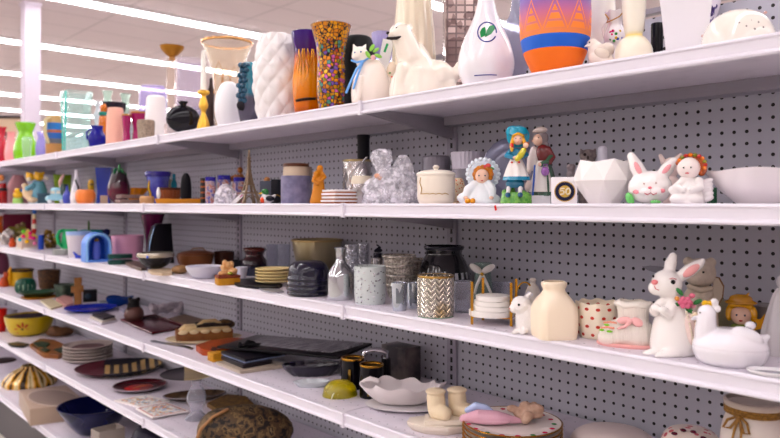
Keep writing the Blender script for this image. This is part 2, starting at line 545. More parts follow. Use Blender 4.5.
for i in range(6):
    xr, xl = SEAMS[i] - .0008, SEAMS[i + 1] + .0008
    for lv in 'ABCDEF':
        z = SHELF_Z[lv]; yf = SHELF_Y[lv]
        root = bpy.data.objects.new('store_shelf', None); COL.objects.link(root); root.location = ((xr + xl) / 2, yf, z)
        root['label'] = 'white metal %s in the %s' % (LEV[lv], BAY[i]); root['category'] = 'shelf'; root['group'] = 'metal gondola shelves'
        hw = (xr - xl) / 2; dp = BACK - yf - .012
        simple('deck', *cuboid(-hw, hw, .012, dp, -.016, 0), m_deck, root)
        # front edge: rolled top, recessed ticket channel, rolled bottom
        pr = [(.014, 0), (.003, 0), (.0005, -.002), (0, -.005), (.0035, -.0075), (.0045, -.024), (.0, -.027), (-.001, -.030), (.001, -.033), (.014, -.033)]
        n = len(pr)
        v = [(x, a, b) for x in (-hw, hw) for a, b in pr]
        f = [tuple(range(n)), tuple(range(2 * n - 1, n - 1, -1))] + [((q + 1) % n, q, n + q, n + (q + 1) % n) for q in range(n)]
        simple('price_rail', v, f, m_rail, root)
        simple('end_clip', *cuboid(-hw - .002, -hw + .008, -.0045, .004, -.036, .0015), m_rail, root)
        if lv != 'F':
            simple('rear_flange', *cuboid(-hw + .02, hw - .02, dp - .05, dp, -.042, -.0165), m_arm, root)
            for sx in (-1, 1):
                xa = sx * (hw - .006)
                pr = [(.03, -.017), (dp, -.017), (dp, -.075), (dp - .09, -.062), (.03, -.030)]
                v = [(x, a, b) for x in (xa - .003, xa + .003) for a, b in pr]; n = 5
                f = [tuple(range(n)), tuple(range(2 * n - 1, n - 1, -1))] + [((q + 1) % n, q, n + q, n + (q + 1) % n) for q in range(n)]
                simple('bracket', v, f, m_arm, root)
        else:
            simple('kick_plate', *cuboid(-hw, hw, .03, .045, -z + .001, -.034), mat('#5b5558', .5), root)
            simple('leg', *cuboid(-.02, .02, .05, dp, -z + .001, -.034), m_arm, root)
    o = simple('pegboard_panel', *cuboid(-.59, .59, 0, .012, .0, EYE + .43), m_peg)
    o.location = ((xr + xl) / 2, BACK, 0); o['label'] = 'grey perforated pegboard back panel of the %s' % BAY[i]; o['category'] = 'pegboard'; o['group'] = 'pegboard back panels'
for i, x in enumerate(SEAMS):
    o = simple('slotted_post', *cuboid(-.0175, .0175, -.008, .02, 0, EYE + .44), m_post)
    o.location = (x, BACK, 0); o['category'] = 'post'; o['group'] = 'slotted shelf posts'
    o['label'] = ['slotted grey upright at the right end of the nearest bay', 'slotted upright between the nearest bay and the second bay', 'slotted upright between the second and third bays', 'slotted upright between the third and fourth bays',
                  'slotted upright between the fourth and fifth bays', 'slotted upright between the fifth and farthest bays', 'slotted upright at the far left end of the shelving'][i]
o = simple('top_rail', *cuboid(SEAMS[-1], SEAMS[0], -.004, .018, EYE + .44, EYE + .452), m_arm)
o.location = (0, BACK, 0); o['label'] = 'grey metal rail capping the pegboard along the whole run'; o['category'] = 'rail'

# board with a dark frame on another fixture, far left beyond the shelving
root = bpy.data.objects.new('sign_board', None); COL.objects.link(root)
s_ = 8.6; r_ = ray(-8); root.location = ((RT[0] * r_ + FW[0]) * s_, (RT[1] * r_ + FW[1]) * s_, 0)
root.rotation_euler = (0, 0, math.atan2(-FW[0], FW[1])); root['label'] = 'beige framed board standing far behind the green vase, dark edge'; root['category'] = 'display board'
zt = EYE + (HY - 116) * s_ / FP; hw = 43 * s_ / FP
simple('board', *cuboid(-hw, hw, -.01, .02, .2, zt - .02), matte('#d8bfa8'), root)
v, f = merge(cuboid(-hw - .01, hw + .03, -.03, .04, zt - .03, zt), cuboid(hw, hw + .03, -.03, .04, 0, zt - .03), cuboid(-hw - .03, -hw, -.03, .04, 0, zt - .03))
simple('frame', v, f, mat('#3a2f30', .4), root)
# ================================================================== TOP SHELF
white = ceramic('#f4efee'); cream = ceramic('#f3e7d2'); offw = ceramic('#efe8df')
black = mat('#141216', .25); gold = metal('#c9962e', .25); blackm = mat('#17151a', .5)

# pierced dome at the right end
t = T('pierced_bowl', 'bowl', 'upturned white ceramic bowl pierced with round holes, right end of top shelf', 738, 'A', dy=.10)
t.p('body', offw).L([(6, 11), (15, 13.5), (25, 20), (31, 30), (34, 40), (35, 52), (34, 56)], n=40)
q = t.p('hole', mat('#5b4a48', .7))
for x, y in ((741, 19), (747, 17), (751, 21), (743, 25), (749, 27), (755, 29), (745, 33), (752, 36), (759, 34), (739, 29), (758, 24)):
    dx = (x - 738) / 36; dyy = max(.0, 1 - dx * dx)
    rr = [(8, 10), (15, 13.5), (25, 20), (31, 30), (34, 40)]
    rad = next((a + (b - a) * (y - y0) / (y1 - y0) for (a, y0), (b, y1) in zip(rr, rr[1:]) if y0 <= y <= y1), 20)
    xo = x - 738
    q.E(x, y + 1.5, 1.5, 1.5, 1.2, d=-math.sqrt(max(rad * rad - xo * xo, 1)) + .3, seg=10)
q = t.p('rosebud', ceramic('#d9b3a8'))
for x, y in ((706, 33), (722, 23), (731, 14), (762, 16), (716, 31)):
    q.E(x, y, 1.8, 1.4, 1.6, d=-12 if x > 710 and x < 760 else -2, seg=10)

# square tapered white planter
t = T('tapered_planter', 'vase', 'tall square white ceramic planter narrowing to its foot, cut off by the photo top', 686, 'A', dy=.16)
t.p('body', mat('#f2eff3', .3), bev=1.2).L([(38, -28), (36, -10), (31, 20), (27, 46), (24, 56)], open=3, n=4, sm=1, ph=PI / 4)
# tall vase with dark flower pattern behind it
t = NT('dark_floral'); nz = t.noise(t.co(), 26, 4)
fl = t.fin(t.ramp(nz, [(0, '#efeaf3'), (.5, '#efeaf3'), (.53, '#5a4a86'), (.6, '#1c1724'), (1, '#1c1724')]), .25)
jar('floral_vase', 'vase', 'white vase with black and violet flower pattern, behind the square planter', 705, 'A', [(14, -12), (15, 0), (12, 14), (8, 24), (10, 34), (11, 45)], fl, dy=.32)
jar('black_tube', 'candle', 'small black cylinder standing behind the cream pedestal candlestick', 657, 'A', [(5.5, 23.5), (5.8, 24.5), (5.8, 62)], black, dy=.27, sm=1)
# cream pedestal candlestick
t = T('pedestal_candlestick', 'candlestick', 'cream alabaster-like candlestick with tall column and flared foot', 634, 'A', dy=.10)
on = bands([(0, '#f6efdf'), (.30, '#f7efdc'), (.345, '#f6e29a'), (.39, '#f9f3e3'), (1, '#faf5ea')], .3, False)
t.p('body', on).L([(10, -22), (12.5, -18), (12.5, -8), (11.5, 10), (10, 28), (8.5, 34), (9, 37), (13, 40), (17, 46), (18.5, 54), (17.5, 62)], n=8, ph=.2)
# floral porcelain pitcher
t = T('porcelain_pitcher', 'pitcher', 'small white porcelain pitcher painted with pink and blue flowers, gilt ruffled rim', 615, 'A', dy=.17)
t.p('body', ceramic('#f3eef0')).L([(9, 12), (7.5, 18), (6.5, 25), (9.5, 33), (10, 41), (7, 50), (6, 60)], open=1, fn=lambda a, z, r: (1 + .10 * z * math.cos(6 * a), .8 * z ** 4 * math.cos(6 * a)))
t.p('gilt_trim', metal('#b98a4a', .3)).C([(606, 15, -5, .7), (609, 20, -7, .7), (607, 24, -8, .6), (613, 22, -9, .6), (619, 19, -8, .6), (623, 14, -5, .7)], 8)
t.p('handle', ceramic('#efe6e2')).C([(607, 21, 2, 1), (603, 27, 2, 1), (604, 35, 2, 1), (607, 40, 1, 1)], 8)
for nm, c_, pts in (('flower', '#d8327a', ((611, 34), (613, 33), (612, 36.5))), ('flower', '#3a63c8', ((619, 37), (620.5, 40), (617.5, 41))), ('leaf', '#3a8f4a', ((614, 43), (616, 36), (611, 41))), ('flower', '#d9b23a', ((616, 40), (619.5, 33.5)))):
    q = t.p(nm, ceramic(c_))
    for x, y in pts: q.E(x, y, 1.5, 1.5, .7, d=-math.sqrt(max(94 - (x - 615) ** 2, 4)), seg=10)
# cream vase behind
jar('round_vase', 'vase', 'plain off-white vase with a rolled rim, behind the painted pitcher', 601, 'A', [(13, -9), (15, -5), (13.5, 1), (14, 10), (14.5, 24), (13, 40), (11, 56)], offw, dy=.27, open=1.5)
# white dove pair
t = T('bird_figurine', 'figurine', 'white ceramic bird figurine tucked beside the orange and blue vase', 598, 'A', dy=.10)
q = t.p('body', ceramic('#f0e6dc'), blob=.8)
q.E(600, 57, 12, 9, 8, rot=-12); q.E(593, 44, 6, 6); q.E(607, 50, 7, 7); q.E(596, 50, 8, 9, 7); q.E(605, 62, 9, 7, 8); q.C([(589, 45, -3, 2), (585, 47, -4, .8)], 8)
t.p('wing', ceramic('#e8dccf')).E(602, 55, 8, 5, 2.5, d=-7, rot=-25)
eyes(t, [(590, 43, -5)], .8)

# orange and blue southwest vase
t = NT('southwest_paint')
g = t.co('Generated'); z = t.sep(g)[2]; o3 = t.sep(t.co())
ang = t.m_('DIVIDE', t.m_('ARCTAN2', o3[0], o3[1]), 2 * PI)
zig = t.m_('PINGPONG', t.m_('MULTIPLY', ang, 9.0), .5)
tri = t.m_('ADD', .345, t.m_('MULTIPLY', zig, .5))
d1 = t.m_('ABSOLUTE', t.m_('SUBTRACT', z, tri))
line = t.m_('LESS_THAN', d1, .010)
steps = t.m_('LESS_THAN', t.m_('FRACT', t.m_('MULTIPLY', z, 15)), .28)
inside = t.m_('MULTIPLY', t.m_('LESS_THAN', z, t.m_('ADD', .29, t.m_('MULTIPLY', zig, .5))), t.m_('GREATER_THAN', z, .335))
grad = t.ramp(z, [(.31, '#f29a5c'), (.38, '#e68c78'), (.48, '#cf7c96'), (.58, '#9a70b0'), (.70, '#5a74c8')])
c = t.mix(t.m_('MULTIPLY', t.m_('MAXIMUM', line, t.m_('MULTIPLY', inside, t.m_('SUBTRACT', 1, steps))), t.m_('GREATER_THAN', z, .335)), grad, lin('#f79a58'))
lo = t.m_('LESS_THAN', z, .205)
c = t.mix(t.m_('LESS_THAN', z, .31), c, t.mix(lo, lin('#2f6ccc'), lin('#f58522')))
t.bump(t.m_('MAXIMUM', line, inside), .001, .3)
jar('painted_vase', 'vase', 'large vase with orange base, blue band and purple zigzag triangle pattern', 555, 'A',
    [(26, -42), (30, -30), (33.5, -12), (35, 8), (35, 26), (34, 40), (31, 54), (26, 66), (21, 76), (19, 80)], t.fin(c, .5), dy=.085, open=2, n=48)

# standing grey glass disc vase behind
t = T('glass_vase', 'vase', 'smoky lilac flat round glass vase half hidden behind the painted vase', 517, 'A', dy=.19)
t.p('body', thin('#c6c6d6', .35)).L([(5, -4), (6, 6), (8, 16), (15, 28), (19, 45), (17, 62), (9, 72), (9, 78)], sy=.45, open=1.2)
t.p('handle', mat('#d8d5e8', .08, 0, .7)).C([(522, 6, 0, 1.3), (527, 9, 0, 1.3), (527, 18, 0, 1.3), (522, 22, 0, 1.3)], 8)
# white bottle with leaf emblem
t = T('oil_bottle', 'bottle', 'glossy white bottle vase with green leaf emblem inside a blue oval', 486, 'A', dy=.085)
prof = [(8, -25), (7.5, -10), (8.5, 2), (12, 16), (18, 30), (24, 44), (28, 60), (27.5, 72), (24, 82), (21, 87)]
t.p('body', mat('#f6f3f6', .12, 0, 0, .8)).L(prof, n=48, open=1.5)
def rad_at(prof, y):
    pp = catmull(prof, 4)
    for (a, y0), (b, y1) in zip(pp, pp[1:]):
        if y0 <= y <= y1: return a + (b - a) * (y - y0) / max(y1 - y0, 1e-6)
    return pp[-1][0]
def on_body(prof, cx, x, y, off=.4):
    r_ = rad_at(prof, y) + off; return -math.sqrt(max(r_ * r_ - (x - cx) ** 2, .5))
q = t.p('emblem_ring', ceramic('#2a368f'))
pts = []
for i in range(29):
    a = 2 * PI * i / 28 * .93 + .5
    x, y = 487 + 9 * math.cos(a), 37 + 10.5 * math.sin(a)
    pts.append((x, y, on_body(prof, 486, x, y, .1), .7))
q.C(pts, 6)
for lf in ([(481, 43), (480, 37), (482, 33), (485, 31.5), (486, 36), (485.5, 41)], [(485, 43), (486.5, 36), (489, 31), (494, 29), (494.5, 34), (491, 39.5)]):
    q = t.p('emblem_leaf', ceramic('#1e8a4f'))
    n = len(lf); a = [(x - 486, on_body(prof, 486, x, y, .5), t.by - y) for x, y in lf]; b = [(x, yy + 1, z) for x, yy, z in a]
    q.add(a + b, [tuple(range(n)), tuple(range(2 * n - 1, n - 1, -1))] + [((i + 1) % n, i, n + i, n + (i + 1) % n) for i in range(n)])
q = t.p('base_stripe', ceramic('#3a3f8f'))
q.C([(x, 79.5, on_body(prof, 486, x, 79.5, .1), .5) for x in range(475, 498, 3)], 6)
# mirrored mosaic square vase
t = NT('mirror_tiles')
br = t.new('ShaderNodeTexBrick'); 
mp = t.new('ShaderNodeCombineXYZ'); o3 = t.sep(t.co())
t.put(mp.inputs[0], t.m_('ADD', o3[0], o3[1])); t.put(mp.inputs[1], o3[2]); t.put(br.inputs['Vector'], mp.outputs[0])
br.inputs['Scale'].default_value = 1; br.inputs['Brick Width'].default_value = .026; br.inputs['Row Height'].default_value = .019; br.inputs['Mortar Size'].default_value = .0025
br.inputs['Color1'].default_value = lin('#fbe6e0'); br.inputs['Color2'].default_value = lin('#b59f9c'); br.inputs['Mortar'].default_value = lin('#9a8c8a'); br.offset = 0.0
t.bump(br.outputs['Fac'], .004, 1)
vo = t.new('ShaderNodeTexVoronoi'); t.put(vo.inputs['Vector'], mp.outputs[0]); vo.inputs['Scale'].default_value = 48
mc = t.mix(t.m_('MULTIPLY', t.m_('GREATER_THAN', t.sep(vo.outputs['Color'])[0], .6), .6), br.outputs[0], lin('#6a5456'))
jar('mirrored_vase', 'vase', 'square vase clad in small silvery pink mirror tiles, behind the white dog', 464, 'A',
    [(28, -30), (28, 0), (28, 52), (28, 80)], t.fin(mc, .15, .55), dy=.28, open=2, n=4, sm=1, ph=PI / 4 + .1, smooth=False, bev=.8)
# tall cream vases behind the dog
t = T('fluted_vase', 'vase', 'tall cream vase with vertical flutes rising behind the white dog', 414, 'A', dy=.25)
t.p('body', cream).L([(17, -42), (16, -20), (17, 5), (20, 40), (21, 70), (18, 98)], open=1.5, n=60, fn=lambda a, z, r: 1 + .05 * math.cos(12 * a))
# white seated dog, head turned up to the left
t = T('dog_figurine', 'figurine', 'large glossy white ceramic dog seated with mouth open, facing left', 420, 'A', dy=.10)
q = t.p('body', mat('#f6ecdf', .2, 0, 0, .5), blob=1.3)
q.L([(6, 44), (13, 55), (20, 68), (26, 80), (28, 92), (27, 102)], cx=417, sm=3, sy=.8)
q.E(437, 78, 18, 18, 14, rot=20); q.E(444, 88, 13, 14, 12); q.C([(411, 60, -3, 14), (405, 44, -4, 12), (401, 34, -4, 11)])
q.E(400, 33, 11, 10, 10); q.C([(397, 36, -6, 7), (392, 37, -8, 4.5)]); q.E(409, 27, 4, 5, 3, d=4, rot=-20)
q.C([(403, 70, -13, 7), (400, 88, -15, 6), (399, 99, -18, 6.5)]); q.C([(418, 74, -15, 7), (417, 90, -18, 6), (415, 100, -21, 6.5)])
q.C([(448, 82, 2, 7), (456, 74, 0, 6), (459, 64, 0, 3)])
t.p('mouth', mat('#2a1d1b', .4)).C([(388, 40.5, -11, 1.3), (392, 41.5, -14, 1.6), (397, 41.5, -15, 1.7), (401, 40, -14.5, .8)], 8)
t.p('nose', mat('#2a1d1b', .3)).E(388.5, 35, 2, 1.6, 2, d=-9)
eyes(t, [(397, 30.5, -12.5)], 1.2)
# white cat with blue ribbon
t = T('cat_figurine', 'figurine', 'white ceramic cat with blue neck ribbon and green leaves at the throat', 370, 'A', dy=.085)
q = t.p('body', mat('#f7ece3', .25, 0, 0, .4), blob=1.0)
q.L([(8, 60), (14, 68), (18, 80), (20, 92), (19, 104), (17, 109)], cx=371, sm=3, sy=.85)
q.E(360, 55, 8.5, 8.5, 8); q.C([(355, 49, -2, 2.6), (353.5, 45, -2, .8)], 8); q.C([(364, 48, 1, 2.6), (366, 44, 1, .8)], 8); q.E(355.5, 58, 4, 3.4, 4, d=-5); q.C([(362, 60, 0, 7), (367, 68, 0, 9)])
q.C([(360, 80, -13, 4), (358, 100, -17, 3.6), (356, 105, -18, 4)]); q.C([(385, 96, -4, 6), (389, 88, 0, 4), (388, 78, 2, 2.5)])
q = t.p('ribbon', mat('#7fb0e6', .35)); q.C([(352, 62, -7, 1.1), (357, 64.5, -10, 1.2), (364, 63, -9.5, 1.2), (369, 59, -6, 1)], 8)
q.C([(363, 64, -10, 1.2), (357, 72, -15, 1.3), (352, 84, -19, 1.2), (347, 96, -21, 1.1)], 8); q.C([(363, 64, -10, 1.1), (358, 78, -17, 1.2), (354, 92, -21, 1.1)], 8)
q = t.p('leaf', mat('#9ccf6a', .4)); q.E(372, 50, 4, 2, 1, d=-10, rot=60); q.E(378, 58, 4, 2, 1, d=-10, rot=-20); q.E(368, 57, 4, 2, 1, d=-11, rot=120); q.E(376, 52, 3.5, 1.7, 1, d=-9, rot=35)
t.p('flower', mat('#f1c3c6', .4)).E(373, 60, 2.5, 2.5, 2, d=-12)
eyes(t, [(355, 54, -6.5), (361, 53.5, -8)], .9, mat('#4a6a9a', .2))
t = T('price_tag', 'price tag', 'white paper price tag with green stripe leaning between cat and dog', 383, 'A', dy=.22, z0=0)
t.p('card', matte('#f6f4f4')).B(382, 70, 11, 62, .6, rot=-12); t.p('stripe', matte('#2aa86a')).B(386, 48, 2.2, 9, 1.0, d=-.2, rot=-20)
jar('black_vase', 'vase', 'matte black vase with slanted shoulders behind the white cat', 358, 'A', [(11, 37), (14, 40), (17, 52), (18, 70), (17, 90), (15, 105)], blackm, dy=.2)
jar('ribbed_glass', 'glass', 'pale lilac ribbed glass tumbler peeking over the white cat', 382, 'A', [(10, 33), (10, 50), (9, 80), (9, 103)], thin('#cfc8ee', .4), dy=.30, open=1, fn=lambda a, z, r: 1 + .05 * math.cos(12 * a), n=48)
t = T('floral_figurine', 'figurine', 'tiny floral painted figurine between the white cat and white dog', 392, 'A', dy=.165)
t.p('body', ceramic('#ead9c4')).L([(2, 62), (5, 68), (6, 76), (6, 88), (5, 103)]); q = t.p('flower', ceramic('#d85a4a'))
for x, y in ((388, 82), (392, 78), (390, 88), (393, 84)): q.E(x, y, 1.4, 1.4, 1, d=-5.4, seg=8)
q = t.p('leaf', ceramic('#5a9a4a'))
for x, y in ((390, 74), (387, 86), (393, 90)): q.E(x, y, 1.4, 1, 1, d=-5.2, seg=8)

# mosaic hurricane vase
mz = mosaic(['#c98a1c', '#a8641a', '#8f8a2c', '#b8862a', '#d08a28', '#7a5a9a', '#c08f2a', '#a8462a', '#5a8a7a', '#d8a83a', '#c0629a'], '#2a1c10', 95, .15, .35, .08, (.80, '#e0a41c', '#c8861a'))
jar('mosaic_vase', 'vase', 'flared vase covered in gold, amber and multicoloured glass mosaic pieces', 331, 'A',
    [(20.5, 26), (19, 31), (16, 42), (14.2, 55), (13.8, 64), (14.2, 76), (14.5, 92), (13, 106), (12, 116)], mz, dy=.075, open=1.5, n=40)
# amber and purple glass vase
ag = bands([(0, '#7a2a08'), (.12, '#d4780c'), (.45, '#eda03a'), (.68, '#c8701c'), (.76, '#4a1a60'), (1, '#3c1a78')], .06, False)
t = T('amber_vase', 'vase', 'amber glass vase with purple lip and golden vertical ribs', 307, 'A', dy=.11)
t.p('body', ag).L([(16, 33), (15, 40), (13, 52), (13, 66), (14.5, 82), (14, 98), (12.5, 112), (12, 118)], open=1.2, n=36)
q = t.p('gold_rib', metal('#e0a030', .2))
for i, x in enumerate((299, 302, 305, 308, 311, 314)):
    q.C([(x + .8 * math.sin(i * 2 + j), 52 + j * 8, -math.sqrt(max(196 - (x - 307) ** 2, 9)) + .8, .7) for j in range(6 if i % 2 else 5)], 6)
q = t.p('base_band', mat('#241008', .3)); q.C([(x, 101 - (x - 307) * .12, -math.sqrt(max(200 - (x - 307) ** 2, 9)) + .2, 1.4) for x in range(297, 318, 3)], 8)

# white diamond faceted vase
def tuft(nn, m):
    def f(a, z, r):
        u = a * nn / (2 * PI) * .5; v = z * m * .5
        p_ = abs(math.sin(PI * (u + v))) * abs(math.sin(PI * (u - v)))
        return .91 + .13 * p_ ** .6
    return f
jar('quilted_vase', 'vase', 'white matte vase with quilted diamond relief, between amber vase and teal pot', 277, 'A',
    [(16, 36), (19, 44), (22.5, 60), (24, 78), (23, 96), (20.5, 112), (19, 122)], mat('#f4efee', .4), dy=.085, n=120, sm=12, fn=tuft(16, 8), open=1.2)
# teal vessel with moulded grapes
t = T('grape_vase', 'vase', 'teal glazed vase with moulded grape cluster and grey foot', 248, 'A', dy=.08)
q = t.p('body', bands([(0, '#5a5566'), (.42, '#5a5566'), (.5, '#0f6f86'), (1, '#1b8698')], .15, False)); q.L([(6, 63), (10, 66), (11, 80), (12, 95), (12, 110), (9, 124)], open=1, cx=250)
q = t.p('grape', mat('#0c4f6a', .1, 0, 0, .7))
random.seed(3)
for j in range(8):
    for i in range(3): q.E(239 + i * 4.0 + (j % 2) * 2 + max(0, 3 - j) * .6, 67 + j * 5, 3.0, 3.0, 3, d=-10 + abs(i - 1) * 2.2, seg=10)
t.p('opening', mat('#120c14', .5)).E(242, 107, 5, 5.2, 2.5, d=-9, rot=20)
jar('tan_bottle', 'bottle', 'slim tan bottle neck showing above the teal grape vase', 260, 'A', [(2, 51), (2.5, 53), (2.2, 58), (4.5, 64), (6, 80), (6, 118)], mat('#d98a3a', .3), dy=.24)
jar('white_globe_vase', 'vase', 'plain white rounded vase between gold-rimmed glass vase and teal pot', 229, 'A', [(4, 82), (8, 85), (12, 94), (14, 106), (13, 118), (10, 127)], mat('#f6f3f5', .3), dy=.09)
# gold tinted glass trumpet vase
t = T('trumpet_vase', 'vase', 'tall clear glass trumpet vase with gold rim and loops inside', 227, 'A', dy=.22)
t.p('body', glass('#fdf6ea', .02)).L([(25, 43), (20, 56), (15, 74), (12.5, 92), (13, 110), (12, 123)], open=1.3, n=40)
t.p('gilt_rim', metal('#d8a468', .2)).L([(25.4, 42), (25.6, 43), (25.2, 44.4), (24.6, 44)], floor=False, open=.6, n=40)
q = t.p('loop', metal('#d8a05a', .25))
for cx_, y0, w_ in ((219, 62, 4), (226, 68, 4), (234, 66, 4), (221, 88, 3), (231, 92, 3)):
    q.C([(cx_ - w_, y0 + 32, 0, .7), (cx_ - w_, y0 + 10, 0, .7), (cx_, y0, 0, .7), (cx_ + w_, y0 + 10, 0, .7), (cx_ + w_, y0 + 32, 0, .7)], 6)
# gold candlestick with white candle
t = T('gold_candlestick', 'candlestick', 'ornate gold candlestick holding a tall white taper candle', 203.5, 'A', dy=.075)
t.p('stick', metal('#e2b44a', .35)).L([(2, 90), (5, 91), (5, 94), (2, 96), (3, 100), (4.2, 106), (2, 112), (3.5, 118), (5, 123), (6.5, 128)], fn=lambda a, z, r: 1 + .1 * math.cos(6 * a))
t.p('candle', matte('#f7f2ea')).L([(.8, 50), (2.2, 52), (3, 91)], sm=1, floor=False)
jar('bronze_bottle', 'bottle', 'dark bronze bottle behind the gold candlestick', 211, 'A', [(1.5, 78), (2, 86), (5, 96), (5.5, 110), (5, 124)], mat('#3a2a28', .3, .5), dy=.30)
# clear glass cylinder and brass topped candlestick
t = T('cylinder_vase', 'vase', 'large clear glass cylinder vase behind the black flask', 190, 'A', dy=.28)
t.p('body', glass('#f4f0fb')).L([(15, 60), (15, 80), (15, 110), (14.5, 128)], open=1, sm=1)
t = T('glass_candlestick', 'candlestick', 'tall clear glass candlestick topped with an amber brass bowl', 172, 'A', dy=.12)
t.p('stem', glass('#fbefe4')).L([(2, 59), (5, 61), (5, 90), (4, 120), (8, 126), (9, 131)]); t.p('bowl', metal('#a8742c', .35)).L([(12, 46.5), (10.5, 50), (6, 55), (3, 57), (3, 60), (2.4, 60.5)], floor=False, open=.8)
# black round flask
t = T('black_flask', 'bottle', 'round black glass flask with a short neck, lying face out on the top shelf', 183, 'A', dy=.05)
t.p('body', mat('#17161f', .12, 0, 0, .6)).E(183, 119, 16.5, 14, 7); t.p('neck', mat('#17161f', .12)).L([(5, 101.5), (4.5, 103), (3, 105), (4, 108)], floor=False)
t.p('foot', mat('#17161f', .2)).L([(6, 130), (7, 134), (7, 137)], sm=1, sy=.6)
jar('lilac_vase', 'vase', 'frosted lilac oval vase behind the white beaker', 153, 'A', [(11, 86), (13, 91), (13.5, 104), (13, 118), (11, 136)], thin('#dcd2f2', .35), dy=.22, open=1, sy=.6)
jar('white_beaker', 'vase', 'plain white tapered beaker in front of the frosted lilac vase', 156, 'A', [(6, 96), (9, 98), (10, 112), (11, 128), (11, 136)], matte('#faf6f6'), dy=.13)
t = T('white_box', 'box', 'small white box at the shelf edge left of the black flask', 160, 'A', dy=.028); t.p('body', matte('#f6f2f2'), bev=.6).B(160, 131, 8, 16, 7)
t.parts[0].v = [(x, y, max(z, 0)) for x, y, z in t.parts[0].v]
t = T('woven_basket', 'basket', 'small grey beige woven pot beside the magenta vases', 146, 'A', dy=.055)
t.p('body', matte('#b5a493', '#8c7d70', 160, .002, 200)).L([(8, 120.5), (8.5, 124), (8, 132), (7.5, 142)], open=1, fn=lambda a, z, r: 1 + .03 * math.sin(20 * a))
for px_, y0, w_, lb in ((126.5, 115, 4.5, 'narrower magenta ceramic tumbler, left of its wider twin'), (140, 113, 9, 'wide magenta ceramic vase with gold rim, beside the woven pot')):
    t = T('magenta_vase', 'vase', lb, px_, 'A', dy=.06 if w_ < 5 else .12, group='magenta vases')
    t.p('body', ceramic('#a01660')).L([(w_, y0), (w_ * .85, y0 + 9), (w_ * .72, y0 + 16), (w_ * .8, y0 + 22), (w_ * .8, y0 + 28), (w_ * .6, y0 + 32)], open=.8)
    t.p('rim', metal('#c08a3a', .3)).L([(w_ * 1.01, y0 - .6), (w_ * 1.02, y0 + .3), (w_ * .99, y0 + .9)], floor=False, open=.5)
jar('pink_cylinder_vase', 'vase', 'pale pink tapered cylinder vase left of the magenta tumblers', 115.5, 'A', [(6.5, 108), (7.5, 110), (8.5, 124), (9, 138), (8.5, 147)], matte('#f0bfae'), dy=.06)
t = T('openwork_bowl', 'bowl', 'black openwork metal bowl on a stem behind the pink vase', 114, 'A', dy=.22)
t.p('bowl', mat('#221b28', .4)).L([(11, 103), (10.5, 108), (8, 114), (3, 117)], open=1, floor=False, fn=lambda a, z, r: 1 + .05 * math.cos(16 * a)); t.p('stem', mat('#221b28', .4)).L([(1.5, 116), (1.5, 135), (5, 140), (6, 144)])
for px_, y0, lb in ((107.5, 91, 'clear glass candle cup with pale green rim, the left one'), (125.5, 94, 'clear glass candle cup with pale green rim, the right one')):
    t = T('glass_candle_cup', 'candle holder', lb, px_, 'A', dy=.30, group='pair of clear glass candle cups')
    t.p('body', thin('#e4f3ea', .35)).L([(5.5, y0), (4, y0 + 4), (3.5, y0 + 9), (4.5, y0 + 14), (2, y0 + 22), (2, 128), (5, 136), (5.5, 141)], open=.6)
t = T('blue_jug', 'jug', 'small cobalt blue glass jug beside the clear square vase', 97, 'A', dy=.05)
t.p('body', mat('#1a1a86', .1, 0, 0, .6)).L([(6, 126), (5.5, 130), (8, 136), (8.5, 141), (7, 147)], open=.7); t.p('handle', mat('#1a1a86', .1)).C([(91, 129, 0, 1), (87.5, 133, 0, 1), (88, 139, 0, 1), (91, 142, 0, 1)], 8)
t = T('orange_figurine', 'figurine', 'orange and brown painted figurine behind the blue jug', 103.5, 'A', dy=.14)
t.p('body', ceramic('#c8752a')).L([(2, 104), (3.5, 108), (2.6, 112), (4.2, 118), (4.5, 128), (4, 142)]); t.p('sash', ceramic('#2a8a7a')).L([(4.2, 112), (4.4, 114), (4, 116)], floor=False)
jar('white_statuette', 'figurine', 'slender white glass statuette next to the aqua square vase', 98, 'A', [(2, 101), (3, 105), (2, 109), (4.5, 116), (3, 124), (4, 134), (4.5, 143)], mat('#f1f1f6', .15, 0, .3), dy=.22)
# aqua glass square vase
t = T('aqua_glass_vase', 'vase', 'tall square aqua-tinted clear glass vase near the left of the top shelf', 76, 'A', dy=.09)
t.p('body', thin('#e9fbf8', .06)).L([(17, 92), (16, 104), (14.5, 130), (14, 152)], open=1.4, n=4, sm=1, ph=PI / 4 + .35)
q = t.p('corner_edge', mat('#5fd0c4', .1, 0, .3)); q.C([(67, 93, -8, 1), (66, 151, -8, .6)], 8); q.C([(63, 93, 4, .8), (64, 150, 4, .8)], 8)
# painted jug
t = T('painted_jug', 'jug', 'beige jug painted with a blue seascape, right of the lime green vase', 55, 'A', dy=.07)
t.p('body', bands([(0, '#b98a5a'), (.28, '#6a6a72'), (.4, '#2a62a8'), (.55, '#b06a4a'), (.62, '#2f76b8'), (.8, '#caa878')], .4)).L([(7.5, 115.5), (8, 118), (8.5, 130), (9, 142), (8.5, 157)], open=.8); t.p('handle', matte('#d8c8a4')).C([(51, 118, -6, 1.6), (46.5, 121, -8, 1.7), (46, 134, -8, 1.7), (49, 143, -7, 1.6)], 8)
jar('lavender_glass_vase', 'vase', 'small translucent lavender vase just right of the lime green vase', 41, 'A', [(4, 132), (3, 138), (5, 146), (5, 153), (4, 158)], thin('#c8bff0', .4), dy=.12, open=.6)
jar('lime_vase', 'vase', 'bright lime green hourglass vase near the left end of top shelf', 25.5, 'A', [(9.5, 123), (8, 128), (6.5, 133), (9, 141), (11, 150), (10.5, 158), (9.5, 163)], ceramic('#8fd014'), dy=.10, open=.8)
jar('clear_tumbler', 'glass', 'small clear glass tumbler standing before the lime green vase', 27, 'A', [(4, 137), (4.5, 141), (4, 150), (3.5, 161)], glass('#eef7ee'), dy=.025, open=.5)
